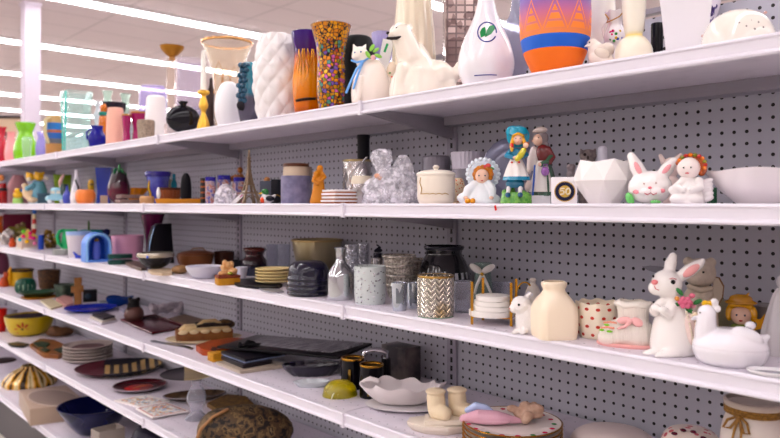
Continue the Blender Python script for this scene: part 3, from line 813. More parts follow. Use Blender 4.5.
jar('pink_vase', 'vase', 'soft pink vase partly behind the lime green vase', 11, 'A', [(4, 132), (3.5, 138), (5.5, 148), (6, 155), (5, 161)], ceramic('#f0a8a8'), dy=.13)
jar('red_vase', 'vase', 'crimson red vase with flared lip at the far left of top shelf', 2, 'A', [(4.5, 127), (2.6, 134), (4, 143), (4.5, 151), (3.5, 162)], ceramic('#b8103c'), dy=.10)
jar('maroon_vase', 'vase', 'dark maroon vase behind the crimson and pink vases', 5, 'A', [(3, 132), (4.5, 140), (5, 152), (4, 160)], ceramic('#5a0c20'), dy=.24)
# ================================================================== EYE-LEVEL SHELF
skin = ceramic('#f2cdb8')
jar('wavy_bowl', 'bowl', 'wide plain white bowl at the right end of the eye-level shelf', 763, 'B',
    [(52, 170.5), (47, 179), (39, 190), (28, 200), (24, 203.5)], mat('#f4eeee', .35), dy=.15, open=1.8, n=48, fn=lambda a, z, r: (1 + .03 * z * math.cos(4 * a + .6), 1.1 * z ** 3 * math.cos(4 * a + .6)))
# angel with flower wreath
t = T('angel_figurine', 'figurine', 'white cherub figurine with a wreath of red and orange flowers on its hair', 692, 'B', dy=.075)
q = t.p('body', mat('#f6f1ef', .35), blob=.9)
q.L([(6, 176), (11, 184), (14, 194), (16, 203.5)], cx=688, sm=3, sy=.8); q.E(679, 190, 9, 6, 6, d=-5); q.E(681, 199, 10, 5.5, 7, d=-7); q.E(694, 199, 9, 5.5, 7, d=-7)
q.C([(684, 181, -4, 4.5), (677, 187, -9, 3.8), (684, 190, -12, 3)]); q.C([(698, 181, -2, 4.5), (700, 188, -8, 3.8), (691, 190, -12, 3)])
q = t.p('wing', mat('#f3eeee', .4), blob=.7)
for i in range(5): q.E(704 + i * .6, 182 + i * 4.2, 8 - i * .5, 3, 3, d=2, rot=20)
t.p('head', mat('#f8ece8', .35)).E(689, 168, 11, 11, 10.5, d=-1)
q = t.p('hair', ceramic('#b5623a'), blob=.8)
for i in range(11):
    a = R(-35 + i * 19); q.E(691 + 12 * math.cos(a), 167 - 10.5 * math.sin(a), 3.6, 3.6, 5, d=1)
q.E(693, 165, 11, 10, 8, d=4)
q = t.p('flower', ceramic('#e2842c')); q2 = t.p('flower', ceramic('#b5332c')); q3 = t.p('leaf', ceramic('#8a8a3a'))
for i in range(10):
    a = R(-20 + i * 19); (q, q2, q3)[i % 3].E(691.5 + 12.6 * math.cos(a), 165 - 10 * math.sin(a), 2.3, 2.1, 2.2, d=-4, seg=10)
eyes(t, [(684.5, 168, -10.6), (691, 168, -11)], .9); t.p('mouth', ceramic('#d8606a')).E(687.5, 173.5, 1.8, .8, .8, d=-10.4)
# bunny face jar
t = T('bunny_jar', 'jar', 'round white bunny-face jar with pink inner ears and green leaves at its base', 650, 'B', dy=.07)
q = t.p('body', mat('#f8f3f1', .25, 0, 0, .4), blob=1.0)
q.E(650, 187, 21, 16.5, 15); q.E(650, 194, 18, 10, 13); q.C([(643, 178, 0, 7), (637, 166, 1, 7), (632, 155, 2, 4)]); q.C([(660, 177, 0, 6), (666, 169, 1, 6.5), (672, 161, 2, 4)]); q.E(646, 192, 6, 4.5, 4, d=-12); q.E(655, 192, 6, 4.5, 4, d=-12)
t.p('inner_ear', ceramic('#f1b0b4')).E(639, 169, 2.6, 8, 1.5, d=-5.6, rot=24); t.p('inner_ear', ceramic('#f1b0b4')).E(665, 170, 2.4, 6.5, 1.5, d=-4.8, rot=-40)
q = t.p('cheek', ceramic('#f0a0a8')); q.E(637, 192, 3, 2.2, 1.5, d=-11.5); q.E(661, 191, 3, 2.2, 1.5, d=-12.3)
t.p('nose', ceramic('#ee8a94')).E(650, 188, 1.8, 1.3, 1.4, d=-15.4); q = t.p('mouth', ceramic('#c8606a')); q.C([(645, 193.5, -16.4, .5), (648, 195, -16.2, .5), (650.5, 193, -16, .5), (653, 195, -16.2, .5), (656, 193.5, -16.4, .5)], 6)
eyes(t, [(644.5, 184, -14.2), (655.5, 183.5, -14.2)], 1.0, mat('#c8b0a8', .3))
t.p('leaf', ceramic('#7cc878')).E(631, 199, 4, 7, 5, rot=20, d=-6); t.p('leaf', ceramic('#7cc878')).E(655, 202, 5, 2, 3, d=-13)
t = T('rabbit_figurine', 'figurine', 'small pinkish white rabbit figurine between the bunny jar and the cherub', 671, 'B', dy=.2)
q = t.p('body', ceramic('#f3e0da'), blob=.9); q.L([(7, 178), (9, 190), (8, 203.5)], sm=3); q.E(671, 168, 8, 11, 7); q.C([(664, 162, 0, 3.2), (661, 155, 0, 2)]); q.C([(675, 160, 0, 3), (680, 155, 0, 2)])
t = T('green_book', 'book', 'thin dark green book standing behind the cherub wing', 712, 'B', dy=.25); t.p('cover', mat('#1e5a3a', .4), bev=.3).B(712, 195.5, 9, 16, 4)
# faceted white vase
t = T('faceted_vase', 'vase', 'large white vase folded into sharp triangular facets like origami', 604, 'B', dy=.085)
q = t.p('body', mat('#f6f1ef', .38), smooth=False)
n = 8; vs, fs = [], []
def ring_(r, y, ph, dzf=lambda i: 0):
    o = len(vs)
    for i in range(n):
        a = 2 * PI * (i + ph) / n - PI / 2
        vs.append((r * math.cos(a), r * math.sin(a), t.by - y + dzf(i)))
    return o
a0 = ring_(16, 203.5, .5); a1 = ring_(30.5, 181, 0); a2 = ring_(24.5, 161.5, .5, lambda i: 1.6 * (-1) ** i); a3 = ring_(22, 162.3, .5, lambda i: 1.6 * (-1) ** i); a4 = ring_(27.5, 181, 0); a5 = ring_(13, 200, .5)
for i in range(n):
    j = (i + 1) % n
    fs += [(a0 + i, a1 + j, a1 + i), (a0 + i, a0 + j, a1 + j), (a1 + i, a1 + j, a2 + i), (a2 + i, a1 + j, a2 + j), (a2 + i, a2 + j, a3 + j, a3 + i),
           (a3 + i, a3 + j, a4 + j), (a3 + i, a4 + j, a4 + i), (a4 + i, a4 + j, a5 + i), (a4 + j, a5 + j, a5 + i)]
fs += [tuple(a0 + i for i in range(n)), tuple(a5 + i for i in range(n))]
q.add(vs, fs)
jar('white_bottle', 'bottle', 'slim white bottle rising behind the faceted vase', 602.5, 'B', [(2, 146), (4.4, 148.5), (4.8, 158), (5, 175), (5.5, 203)], mat('#e6e4ee', .3), dy=.25)
t = T('owl_figurine', 'figurine', 'weathered grey brown owl figurine behind the left side of faceted vase', 588, 'B', dy=.27)
q = t.p('body', matte('#7c7070', '#a09390', 90), blob=.9); q.L([(7, 160), (9, 175), (9, 203)], sm=3); q.E(588, 156, 8.5, 7, 7); q.C([(582, 152, 0, 2), (581, 149, 0, 1)]); q.C([(594, 152, 0, 2), (595, 149, 0, 1)])
t.p('eye', mat('#3a3030', .3)).E(585, 155, 1.6, 1.6, 1, d=-7); t.p('beak', mat('#4a3a34', .5)).E(588, 158, 1, 2, 1.5, d=-7.4)
t = T('stone_figurine', 'figurine', 'small grey pillar-like stone figurine behind the anniversary plaque', 571, 'B', dy=.24)
t.p('body', matte('#8a8084', '#a59a9c', 80)).L([(3, 164), (4.4, 167), (3.4, 171), (5, 175), (4.6, 190), (5.5, 203)])
# plaque with 50
t = T('anniversary_plaque', 'plaque', 'small white block with a round gold and navy 50 emblem', 564, 'B', dy=.045, turn=4)
t.p('block', mat('#f7f3f5', .3), bev=.7).B(564, 190.3, 25, 26.4, 7)
def disc(q, x, y, r_, d, th=.5, n=36):
    vs = [(q.X_(x) + r_ * math.cos(2 * PI * i / n), d, q.Z_(y) + r_ * math.sin(2 * PI * i / n)) for i in range(n)]
    vs += [(a, b + th, c) for a, b, c in vs]
    q.add(vs, [tuple(range(n)), tuple(range(2 * n - 1, n - 1, -1))] + [((i + 1) % n, i, n + i, n + (i + 1) % n) for i in range(n)])
e = t.p('emblem', mat('#c9a24a', .35, .5)); disc(e, 564.5, 191.5, 10.2, -3.9)
e2 = t.p('emblem_ring', mat('#1f2240', .35), up=e); disc(e2, 564.5, 191.5, 9.3, -4.2)
e3 = t.p('emblem_centre', mat('#d8b86a', .35, .3), up=e); disc(e3, 564.5, 191.5, 5.9, -4.5)
e4 = t.p('numeral', mat('#f2ead2', .4), up=e)
def strokes(q, pts, r_=.75): q.C([(x, y, -5.2, r_) for x, y in pts], 8)
strokes(e4, [(563.6, 188.6), (560.6, 188.6), (560.4, 191), (562.4, 190.6), (563.8, 192), (563.2, 194), (560.2, 194.4)])
e5 = t.p('numeral', mat('#f2ead2', .4), up=e); strokes(e5, [(567.4, 188.4), (565.8, 190), (565.6, 192.6), (567, 194.6), (569, 193.6), (569.6, 191), (568.8, 189), (567.4, 188.4)])
# old lady
t = T('old_woman_figurine', 'figurine', 'porcelain old woman figurine in maroon shawl and white apron holding a purple purse', 541, 'B', dy=.17)
t.p('base', mat('#f5f1f3', .3), bev=.6).B(533, 199.5, 34, 8, 20, d=-2)
q = t.p('skirt', ceramic('#4d6a58')); q.L([(5, 162), (8, 172), (11, 184), (12.5, 196)], cx=545, floor=False, fn=lambda a, z, r: 1 + .05 * math.cos(9 * a), n=54)
q = t.p('apron', ceramic('#f0e9e4')); q.L([(5.2, 161), (8.6, 172), (11.2, 182), (13, 192)], cx=542, d=-1.5, floor=False, sy=.95, fn=lambda a, z, r: 1 + .04 * math.cos(9 * a), n=54)
q = t.p('shawl', ceramic('#7a2e30'), blob=.8); q.E(543, 154, 8, 10, 7); q.C([(547, 150, -2, 4.5), (552, 158, -4, 3.6), (549, 163, -9, 3)])
q = t.p('sleeve', ceramic('#3f6a50'), blob=.6); q.C([(551, 158, -4, 4), (547, 163, -9, 3.2), (541, 165, -10, 2.6)])
t.p('head', skin).E(538, 140, 5.2, 6, 5.5, d=-1); t.p('nose', skin).E(533, 141, 1.4, 1.2, 1.2, d=-2)
q = t.p('hair', ceramic('#9a8f90'), blob=.7); q.E(542, 138, 6.5, 7, 6.5, d=2); q.E(545, 145, 4, 4, 4, d=2)
q = t.p('cap', ceramic('#e0d2ca'), blob=.6); q.E(541, 130, 6.5, 3.5, 6); q.E(536, 130.5, 4, 2, 4, rot=20)
q = t.p('hand', skin); q.E(540, 165, 2.2, 2, 2, d=-11); 
q = t.p('purse', ceramic('#a878b8')); q.E(545, 172, 4, 4.5, 2.6, d=-12); q.C([(543, 169, -12, .5), (543.5, 165, -12, .5), (547, 165, -12, .5), (547, 169, -12, .5)], 6)
q = t.p('cloak', ceramic('#efe4df'), blob=.8); q.C([(534, 149, 0, 3.5), (531, 160, -1, 4), (529, 172, -2, 2.5)]); q.E(535, 160, 4, 13, 5)
q = t.p('cane', ceramic('#3f6ac0')); q.C([(535, 166, -9, .9), (534, 180, -10, .9), (533, 195, -11, .9)], 8)
q = t.p('goose', ceramic('#eadbd2'), blob=.6); q.E(529, 186, 4, 6, 5, d=-4, rot=-15); q.C([(529, 180, -5, 2), (527, 174, -6, 1.6), (529, 171, -6, 1.6)]); q.C([(527, 194, -6, 1.8), (523, 195.5, -8, 1.4)])
eyes(t, [(535.2, 138.5, -4.8), (538.6, 138.3, -6.4)], .6)
# girl with blue hat
t = T('girl_figurine', 'figurine', 'porcelain girl figurine in wide blue hat hugging a doll, standing on green grass', 516, 'B', dy=.075)
q = t.p('base', ceramic('#5fa04f', '#8fc46a', 150), blob=.8); q.L([(12, 192), (15, 197), (16, 203.5)], sm=3, sy=.7); 
for x, y in ((505, 193), (512, 191), (523, 194), (528, 197)): q.E(x, y, 3.5, 4, 3)
q = t.p('stocking', ceramic('#f0ebea')); q.C([(510, 180, -2, 2.8), (509, 189, -2, 2.4)]); q.C([(520, 180, -4, 2.8), (520.5, 189, -4, 2.4)])
q = t.p('shoe', ceramic('#2b5f7e')); q.E(508, 195, 2.8, 2.6, 4, d=-12); q.E(520, 195, 2.8, 2.6, 4, d=-13); 
q = t.p('legging', ceramic('#f0ebea')); q.C([(509, 188, -7, 2.2), (508, 194, -10, 1.9)]); q.C([(520, 188, -8, 2.2), (520, 194, -11, 1.9)])
t.p('bloomers', ceramic('#2b6f8a')).L([(6, 178), (9.5, 183), (8, 188)], cx=515, floor=False, d=-2)
t.p('skirt', ceramic('#efe8e4')).L([(4, 156), (7.5, 163), (11, 172), (12.8, 178)], cx=516, floor=False, d=-2, n=54, fn=lambda a, z, r: 1 + .05 * (1 - z) * math.cos(9 * a), sy=.85)
t.p('hem', ceramic('#2f8fb0')).L([(12.7, 176.8), (13.4, 180.5)], cx=516, floor=False, d=-2, n=54, sy=.85, sm=1, fn=lambda a, z, r: 1 + .05 * math.cos(9 * a))
q = t.p('sleeve', ceramic('#2f86a8'), blob=.7); q.E(516, 154, 6, 6, 5); q.C([(511, 151, -1, 3.2), (507, 156, -4, 3), (513, 158, -9, 2.4)]); q.C([(522, 151, -1, 3.2), (526, 155, -4, 3), (521, 158, -9, 2.4)])
t.p('head', skin).E(518, 139.5, 5, 5.8, 5, d=-2)
q = t.p('hair', ceramic('#e6b24a'), blob=.6); q.E(518, 138, 6.6, 7, 5.5, d=1); q.C([(513, 139, -3, 1.8), (511.5, 146, -4, 2.2), (512, 151, -6, 1.6)]); q.C([(523, 139, -3, 1.8), (525, 146, -4, 2.2), (524.5, 151, -6, 1.6)]); q.C([(513.5, 136, -5, 1.4), (518, 134, -6.5, 1.5), (522.5, 136, -5, 1.4)])
q = t.p('hat', ceramic('#2f9cb8')); q.L([(3, 126), (8.5, 128), (9, 134), (9.6, 135)], cx=518, floor=False, d=3, n=32)
q.E(518, 136, 11.5, 11, 1.5, d=4, rot=10); t.p('hat_brim', ceramic('#3aa6c0')).E(516.5, 134, 11.5, 8, 3.2, d=5, rot=-30)
q = t.p('doll_dress', ceramic('#d8cf5a'), blob=.5); q.C([(523.5, 151, -10, 2.8), (520.5, 156, -11, 3.4), (517, 160, -12, 2.6)]); t.p('doll_head', skin).E(525.5, 146.5, 2.9, 2.9, 2.6, d=-10.5)
t.p('doll_hair', ceramic('#c8743a')).E(526, 145, 3, 2.4, 2.4, d=-9.2); q = t.p('flower', ceramic('#d83a2f')); q.E(512, 146, 1.8, 2.4, 1.5, d=-9); q.E(512, 163, 1.2, 1, 1, d=-12); q.E(519, 163, 1.2, 1, 1, d=-13)
q = t.p('hand', skin); q.E(514.5, 158.5, 1.7, 1.5, 1.5, d=-11.5); q.E(519.5, 158, 1.7, 1.5, 1.5, d=-12)
eyes(t, [(516, 139, -6.4), (520, 139, -6.4)], .6, mat('#2a4a7a', .2)); t.p('mouth', ceramic('#c8404a')).E(518, 142.6, .9, .4, .5, d=-6.4, seg=8)
# smoky plate behind girl
t = T('grey_plate', 'plate', 'grey glass plate propped upright behind the girl with the blue hat', 510, 'B', dy=.285)
q = t.p('body', mat('#8a8ba0', .12, .2)); q.E(510, 170.5, 28, 33, 2.5); t.p('well', mat('#9c9db0', .12, .2)).E(510, 170.5, 17, 21, 1.2, d=-2)
# baby doll with bonnet
t = T('doll_figurine', 'figurine', 'seated porcelain doll in pale blue lace bonnet and white dress, yellow shoes', 481, 'B', dy=.075)
q = t.p('dress', mat('#eef0f3', .35), blob=.9); q.L([(6, 181), (12, 190), (19, 199), (20, 203.5)], cx=480, sm=3, sy=.85); q.E(466, 198, 9, 6, 7, d=-4); q.C([(475, 185, -3, 5), (468, 190, -8, 4.5), (466, 196, -10, 3.6)]); q.C([(487, 184, -3, 5), (492, 190, -7, 4.5), (492, 196, -10, 3.5)]); q.E(493, 199, 7, 5, 6, d=-4)
t.p('head', skin).E(482, 176.5, 7, 7.5, 6.5, d=-4)
q = t.p('hair', ceramic('#c07a34'), blob=.6)
for i in range(9):
    a = R(-30 + 30 * i); q.E(483 + 8 * math.cos(a), 174.5 - 7 * math.sin(a), 3, 3, 3, d=-3, seg=10)
q.E(483, 173, 8, 7.5, 5, d=0)
q = t.p('bonnet', mat('#dfe8f2', .5)); q.E(483, 174, 16.5, 16, 3, d=4, rot=0, seg=28)
ruf = t.p('bonnet_lace', mat('#e9eff6', .5), up=q)
for i in range(22):
    a = 2 * PI * i / 22; ruf.E(483 + 15.4 * math.cos(a), 174 - 14.8 * math.sin(a), 2.4, 2.4, 1.8, d=3, seg=8)
q = t.p('flower', ceramic('#d85a58')); q.E(488, 166, 3, 2.4, 2, d=-3.5); q.E(484.5, 167, 1.8, 1.8, 1.5, d=-4.5); t.p('leaf', ceramic('#5a9a6a')).E(492, 168.5, 2.4, 1.2, 1, d=-3, rot=-30)
q = t.p('shoe', ceramic('#e2a020')); q.E(468, 201, 3, 2.8, 3, d=-17); q.E(473, 201, 2.6, 2.8, 3, d=-18)
q = t.p('hand', skin); q.E(466, 198, 2.2, 1.8, 2, d=-13.5); q.E(491, 198, 2.2, 1.8, 2, d=-13)
eyes(t, [(479, 176, -10.2), (485, 176, -10.2)], .8, mat('#3a4a6a', .2)); t.p('mouth', ceramic('#d05058')).E(482, 181, 1.2, .5, .6, d=-9.8, seg=8)
# ribbed white pot and others behind
jar('ribbed_planter', 'vase', 'white ribbed tapered pot behind the grey planter, beside the lace bonnet doll', 468, 'B', [(17, 152.5), (16.5, 156), (15.5, 166), (14, 180), (12, 203)], mat('#ece6f0', .4), dy=.31, open=1.2, n=72, fn=lambda a, z, r: 1 + .03 * math.cos(24 * a))
jar('grey_planter', 'vase', 'smooth grey planter between cream canister and bonnet doll', 464, 'B', [(12.5, 169.5), (12, 180), (11, 192), (10, 203)], mat('#98939c', .4), dy=.20, open=1.2)
jar('pewter_tin', 'tin', 'dull pewter tin with stamped bands standing behind the cream canister', 436, 'B', [(12, 156), (14, 158), (14, 166), (14.5, 180), (14.5, 203)], mat('#8a858e', .35, .5), dy=.29, n=60, fn=lambda a, z, r: 1 + .02 * math.cos(20 * a))
t = T('cream_canister', 'canister', 'cream lidded canister with gold script lines and a small knob', 436, 'B', dy=.075)
t.p('body', mat('#f3e9db', .3)).L([(18.5, 174), (19, 180), (18.8, 192), (18.5, 199), (16.5, 203.5)]); li = t.p('lid', mat('#f5ece0', .3)); li.L([(1, 170), (12, 170.4), (19, 173), (19.5, 175.5), (18.5, 176)], floor=False)
t.p('knob', mat('#f5ece0', .3), up=li).L([(1.5, 165), (3.4, 167), (2, 169.5), (2.5, 171)], floor=False)
q = t.p('gold_line', metal('#c9a25a', .3)); q.C([(x, 194 + .6 * math.sin(x), -math.sqrt(19.2 ** 2 - (x - 436) ** 2) + .3, .4) for x in range(421, 450, 3)], 6); q.C([(421, 178, -11.6, .4), (420, 183, -10.7, .4), (422, 189, -13.2, .4), (421, 194, -12.3, .4)], 6)
jar('floral_pot', 'vase', 'rounded beige pot with orange flower spots beside the cream canister', 458, 'B', [(4, 178), (6, 181), (7.5, 189), (7, 198), (5, 203.5)], spots('#e6d3b8', '#d0602a', 170, .32), dy=.17)
# plastic bag of white pieces
tb = NT('clear_plastic'); al = tb.ramp(tb.noise(tb.co(), 70, 4), [(.35, '#3a3a3a'), (.5, '#8a8a8a'), (.62, '#f5f5f5')]); bag = tb.fin(lin('#f8f5fc'), .12, 0, 0, .5, 1.45, tb.m_('MULTIPLY', tb.m_('ADD', al, .35), .6))
t = T('plastic_bag', 'bag', 'knotted clear plastic bag filled with small white ceramic pieces', 391, 'B', dy=.105)
random.seed(5)
def crumple(a, z, r):
    return 1 + .10 * math.sin(5 * a + 7 * z) + .06 * math.sin(11 * a - 13 * z) + .04 * math.sin(23 * a + 9 * z)
q = t.p('film', bag); q.L([(9, 168), (17, 176), (25, 186), (27, 196), (26, 203)], sy=.62, n=64, sm=8, fn=crumple)
q = t.p('knot', bag); q.L([(5, 149), (9, 152), (10, 160), (7, 168), (5, 174)], cx=382, n=48, sm=8, fn=crumple, floor=False, sy=.7, tilt=0); q.L([(3, 155), (8, 162), (10, 172), (12, 182)], cx=403, n=48, sm=8, fn=crumple, floor=False, sy=.6)
q = t.p('tie', mat('#d8a58a', .5)); q.E(379, 177, 5, 3, 4, d=-4, rot=-25)
for i, (x, y, w_) in enumerate(((372, 196, 10), (384, 192, 11), (396, 195, 12), (408, 196, 9), (388, 200, 9), (402, 201, 9))):
    q = t.p('white_piece', mat('#f6f2f7', .3), bev=.6); q.B(x, min(y, 198), w_, 9, 8, d=(-4 if i % 2 else 5), yaw=12 * i)
# silver items
t = T('embossed_canister', 'canister', 'embossed silver canister standing behind the silver pear jar', 357, 'B', dy=.22)
t.p('body', mat('#cfcac8', .22, .8)).L([(14, 161), (14, 170), (14, 190), (14, 203)], open=1, n=72, sm=8, fn=lambda a, z, r: 1 + .035 * math.sin(9 * a + 5) * math.sin(18 * z))
t.p('rim', mat('#b09a6a', .3, .7)).L([(14.4, 160), (14.8, 161), (14.4, 162)], floor=False, open=1)
t = T('silver_pear_jar', 'jar', 'silver pear-shaped jar with a cream band and curved stem', 362, 'B', dy=.115)
t.p('body', mat('#b9b4b4', .2, .9)).L([(2, 164), (5, 167), (8, 172), (10, 182), (10.5, 192), (9, 203)]); t.p('band', matte('#e8dccb')).L([(9.4, 176), (10.8, 180), (10.9, 184)], floor=False, sm=2); t.p('stem', mat('#a8a4a4', .2, .9)).C([(362, 165, 0, 1.2), (363, 161, 0, 1.1), (367, 157.5, 0, 1)], 8)
jar('black_candle', 'candle', 'tall black cylinder rising above the silver pear jar', 363.5, 'B', [(6.6, 135), (6.8, 137), (6.2, 140), (6.2, 203)], mat('#16141c', .35), dy=.33, sm=1)
# stacked white coasters
for i in range(4):
    nm = ['bottom', 'second', 'third', 'topmost'][i]
    t = T('square_dish', 'dish', 'square white dish with brown underside, %s of the stack of four' % nm, 343 + (0.6 * (i % 2)), 'B', dy=.075, group='stack of square white dishes', z0=i * .0092, turn=30)
    w_ = 36 - i * .8
    t.p('dish', mat('#f3eeee', .3), bev=.4).B(t.px, t.by - 2.6, w_, 1.9, 28); t.p('underside', matte('#a86a44'), bev=.2).B(t.px, t.by - .85, w_ - 2, 1.5, 26)
# gold lady
t = T('gold_figurine', 'figurine', 'golden figurine of an embracing couple in long robes', 318, 'B', dy=.07)
q = t.p('body', mat('#d08c1e', .4), blob=.7); q.L([(2.5, 172), (4, 180), (5.5, 190), (8, 200), (8, 203.5)], cx=318, sm=3, sy=.7); q.E(320, 168.5, 3.4, 3.6, 3.4); q.E(316.5, 174, 3, 3.4, 3.2, d=-2); q.C([(322, 173, 0, 2), (325, 177, -2, 2), (321, 181, -5, 1.6)]); q.C([(315, 176, 0, 2), (313, 181, -3, 1.8), (318, 184, -5, 1.5)]); q.C([(321, 178, 0, 2.6), (322, 190, 0, 3), (324, 202, 0, 3.6)])
# candle jar
t = T('candle_jar', 'candle', 'blue grey cylinder candle jar with beige top and brown rim', 296, 'B', dy=.085)
t.p('body', mat('#75718c', .45, mott='#8d88a2', ms=40)).L([(15, 176), (15, 203.5)], sm=1); t.p('top', matte('#cbb9a6')).L([(12.5, 166.5), (12.8, 176.5)], sm=1, floor=False); t.p('rim', mat('#5a3016', .35)).L([(11, 163.4), (13, 164), (13.2, 167)], sm=1, floor=False)
t = T('small_mug', 'mug', 'beige mug with a brown rim tucked behind the candle jar', 304, 'B', dy=.2); t.p('body', ceramic('#bfae9e')).L([(8, 167), (8, 185), (7.5, 203)], open=1); t.p('handle', ceramic('#bfae9e')).C([(311, 172, 0, 1.2), (316, 175, 0, 1.2), (316, 188, 0, 1.2), (311, 192, 0, 1.2)], 8)
# boxes
t = T('slate_box', 'box', 'slate grey cube box with a round tan knob lid', 267, 'B', dy=.16); t.p('body', mat('#5e6270', .4), bev=.6).B(267, 192, 14, 22, 14); t.p('knob', matte('#c08a5a')).L([(1.5, 177), (3, 179), (2.5, 181.5)], cx=267, floor=False)
t = T('black_box', 'box', 'black box with a gold scalloped line, left of the candle jar', 277, 'B', dy=.10); t.p('body', mat('#191a22', .35), bev=.5).B(276, 191.5, 10, 24, 13); t.p('gold_line', metal('#c99a3a')).C([(271, 197, -6.8, .5), (274, 195, -7, .5), (278, 195, -7, .5), (281, 197, -6.8, .5)], 6)
# mallard
t = T('duck_figurine', 'figurine', 'mallard duck figurine with green head, white breast and orange side', 266, 'B', dy=.045)
q = t.p('body', ceramic('#f2efef'), blob=.6); q.E(267, 199, 7, 4.4, 4.5); q.C([(264.5, 197, -1, 3), (264, 193, -1, 2.4)]); q.C([(272, 198, 0, 2.6), (275, 195, 0, 1.2)])
t.p('head', ceramic('#1f7a34')).E(265, 192, 3.8, 3.6, 3.4, d=-1); t.p('bill', ceramic('#d8b02a')).E(260.8, 193.4, 2.2, .9, 1.4, d=-2, rot=10); t.p('wing', ceramic('#20202a')).E(270, 198.5, 4.5, 2.8, 1.5, d=-4); t.p('breast', ceramic('#e0582a')).E(262.5, 200, 2.4, 3.2, 2.5, d=-2)
# tower
t = T('tower_model', 'figurine', 'bronze lattice tower souvenir model with four splayed legs', 249, 'B', dy=.06, turn=20)
br_ = mat('#8a7663', .4, .3)
q = t.p('leg', br_)
def arm(yf, u): return max(.5, 8.5 * (max(yf - 158, 0) / 45.5) ** 2.4 + .7)
for sx, sy in ((1, 1), (1, -1), (-1, 1), (-1, -1)):
    q2 = q if (sx, sy) == (1, 1) else t.p('leg', br_)
    q2.C([(249 + sx * arm(y, 0), y, sy * arm(y, 0), .75 + 1.0 * max(0, (y - 165) / 38)) for y in (160, 168, 176, 184, 190, 195, 199, 202.4)], 6)
q = t.p('shaft', br_); q.L([(1.0, 152), (1.6, 160), (2.0, 170), (2.6, 180), (3.2, 184)], n=4, ph=PI / 4, sm=1, floor=False); q.B(249, 184.5, 9, 1.4, 9); q.B(249, 193, 14.5, 1.6, 14.5); q.B(249, 158, 3.6, 1.2, 3.6)
for j in range(5):
    y = 162 + j * 4.4; q.B(249, y, 4.2 + j * .5, .5, 4.2 + j * .5, rot=0)
t.p('spire', br_).L([(.3, 149), (1.2, 151.5), (.9, 153)], floor=False)
for s_ in (1, -1):
    t.p('arch', br_).C([(249 + 6.5 * math.cos(a), 203 - 7.5 * math.sin(a), s_ * 7.6, .5) for a in [PI * i / 8 for i in range(9)]], 6)
t = T('paper_tag', 'price tag', 'white slanted paper tag leaning against the tower model', 240, 'B', dy=.035); t.p('card', matte('#f6f3f4')).X([(231, 203), (236, 203), (249, 191), (244, 190.4)], .6); t.p('print', matte('#c83a8a')).X([(239.5, 197), (240.5, 197.4), (243, 195), (242, 194.6)], .9, d=-.1)
# blue rimmed glasses in wrap
wr = NT('printed_glass'); nz = wr.noise(wr.co(), 60, 4)
zg = wr.sep(wr.co('Generated'))[2]
cc = wr.ramp(nz, [(.3, '#3c2f8a'), (.45, '#8f86b8'), (.52, '#cdb8b4'), (.6, '#b85a4a'), (.7, '#e8e0ee')])
pg = wr.fin(wr.mix(wr.m_('GREATER_THAN', zg, .84), cc, lin('#2a1f96')), .15, 0, .2, .4)
for px_, w_, y0, dd, lb in ((210.5, 5.3, 177, .05, 'leftmost of the three'), (224, 6.5, 175.5, .11, 'middle one of the three, wrapped in film'), (240, 6.5, 177.5, .2, 'rightmost of the three, behind the film')):
    jar('printed_tumbler', 'glass', 'tumbler with violet printed pattern and blue rim, %s' % lb, px_, 'B', [(w_, y0), (w_, y0 + 12), (w_ * .95, 203.5)], pg, dy=dd, open=.7, group='violet printed tumblers')
t = T('film_wrap', 'bag', 'crumpled clear plastic film lying before the printed tumblers', 226, 'B', dy=.055); t.p('film', bag).L([(3, 184), (8, 190), (11, 197), (11, 203)], sy=.5, n=48, sm=6, fn=crumple)
t = T('copper_figurine', 'figurine', 'small copper brown monkey-like figurine perched behind the printed tumblers', 238, 'B', dy=.32)
q = t.p('body', mat('#a0662e', .35), blob=.6); q.L([(5, 175), (5.5, 185), (6, 203)], sm=2); q.E(240, 170, 3, 3.2, 3); q.C([(236, 177, 0, 2.4), (232, 178, -2, 2), (230.5, 181, -3, 1.6)]); q.C([(241, 176, 0, 2.4), (244, 180, -2, 2)])
jar('dark_canister', 'canister', 'narrow black canister with thin orange rings left of printed tumblers', 203, 'B', [(2.8, 178), (2.8, 203.5)], bands([(0, '#181318'), (.18, '#a85a2a'), (.24, '#181318'), (.4, '#a85a2a'), (.46, '#181318'), (.62, '#a85a2a'), (.68, '#181318'), (.82, '#a85a2a'), (.88, '#181318')], .4), dy=.12, sm=1)
t = T('black_mask', 'ornament', 'tall black oval ornament standing upright by the brown basket', 186, 'B', dy=.13); t.p('body', mat('#121018', .35)).L([(1.5, 173), (4, 177), (5.3, 186), (5.3, 196), (4.6, 203.5)], sy=.5)
t = T('brown_basket', 'basket', 'brown wooden-rimmed ribbed basket dish behind the yellow tray', 170, 'B', dy=.16)
t.p('body', mat('#8a4a22', .4)).L([(10.5, 190), (10, 195), (8, 203.5)], open=.8, n=60, fn=lambda a, z, r: 1 + .04 * math.cos(20 * a)); t.p('rim', mat('#4a2414', .4)).L([(11, 187.6), (11.3, 188.4), (10.8, 190)], floor=False, open=1)
jar('ribbed_cup', 'cup', 'beige ribbed cup behind the brown basket dish', 165, 'B', [(7.2, 179.5), (7, 184), (6.4, 192), (5.5, 203.5)], mat('#c8b49e', .4), dy=.27, open=.7, n=48, fn=lambda a, z, r: 1 + .05 * math.cos(16 * a))
jar('teal_bottle', 'bottle', 'slim turquoise bottle behind the brown basket', 174, 'B', [(1.6, 174), (1.5, 180), (2.8, 184), (2.8, 203.5)], mat('#2f93a8', .3), dy=.29)
t = T('painted_pot', 'vase', 'indigo blue pot with yellow painted swirl and wide rim', 158, 'B', dy=.20)
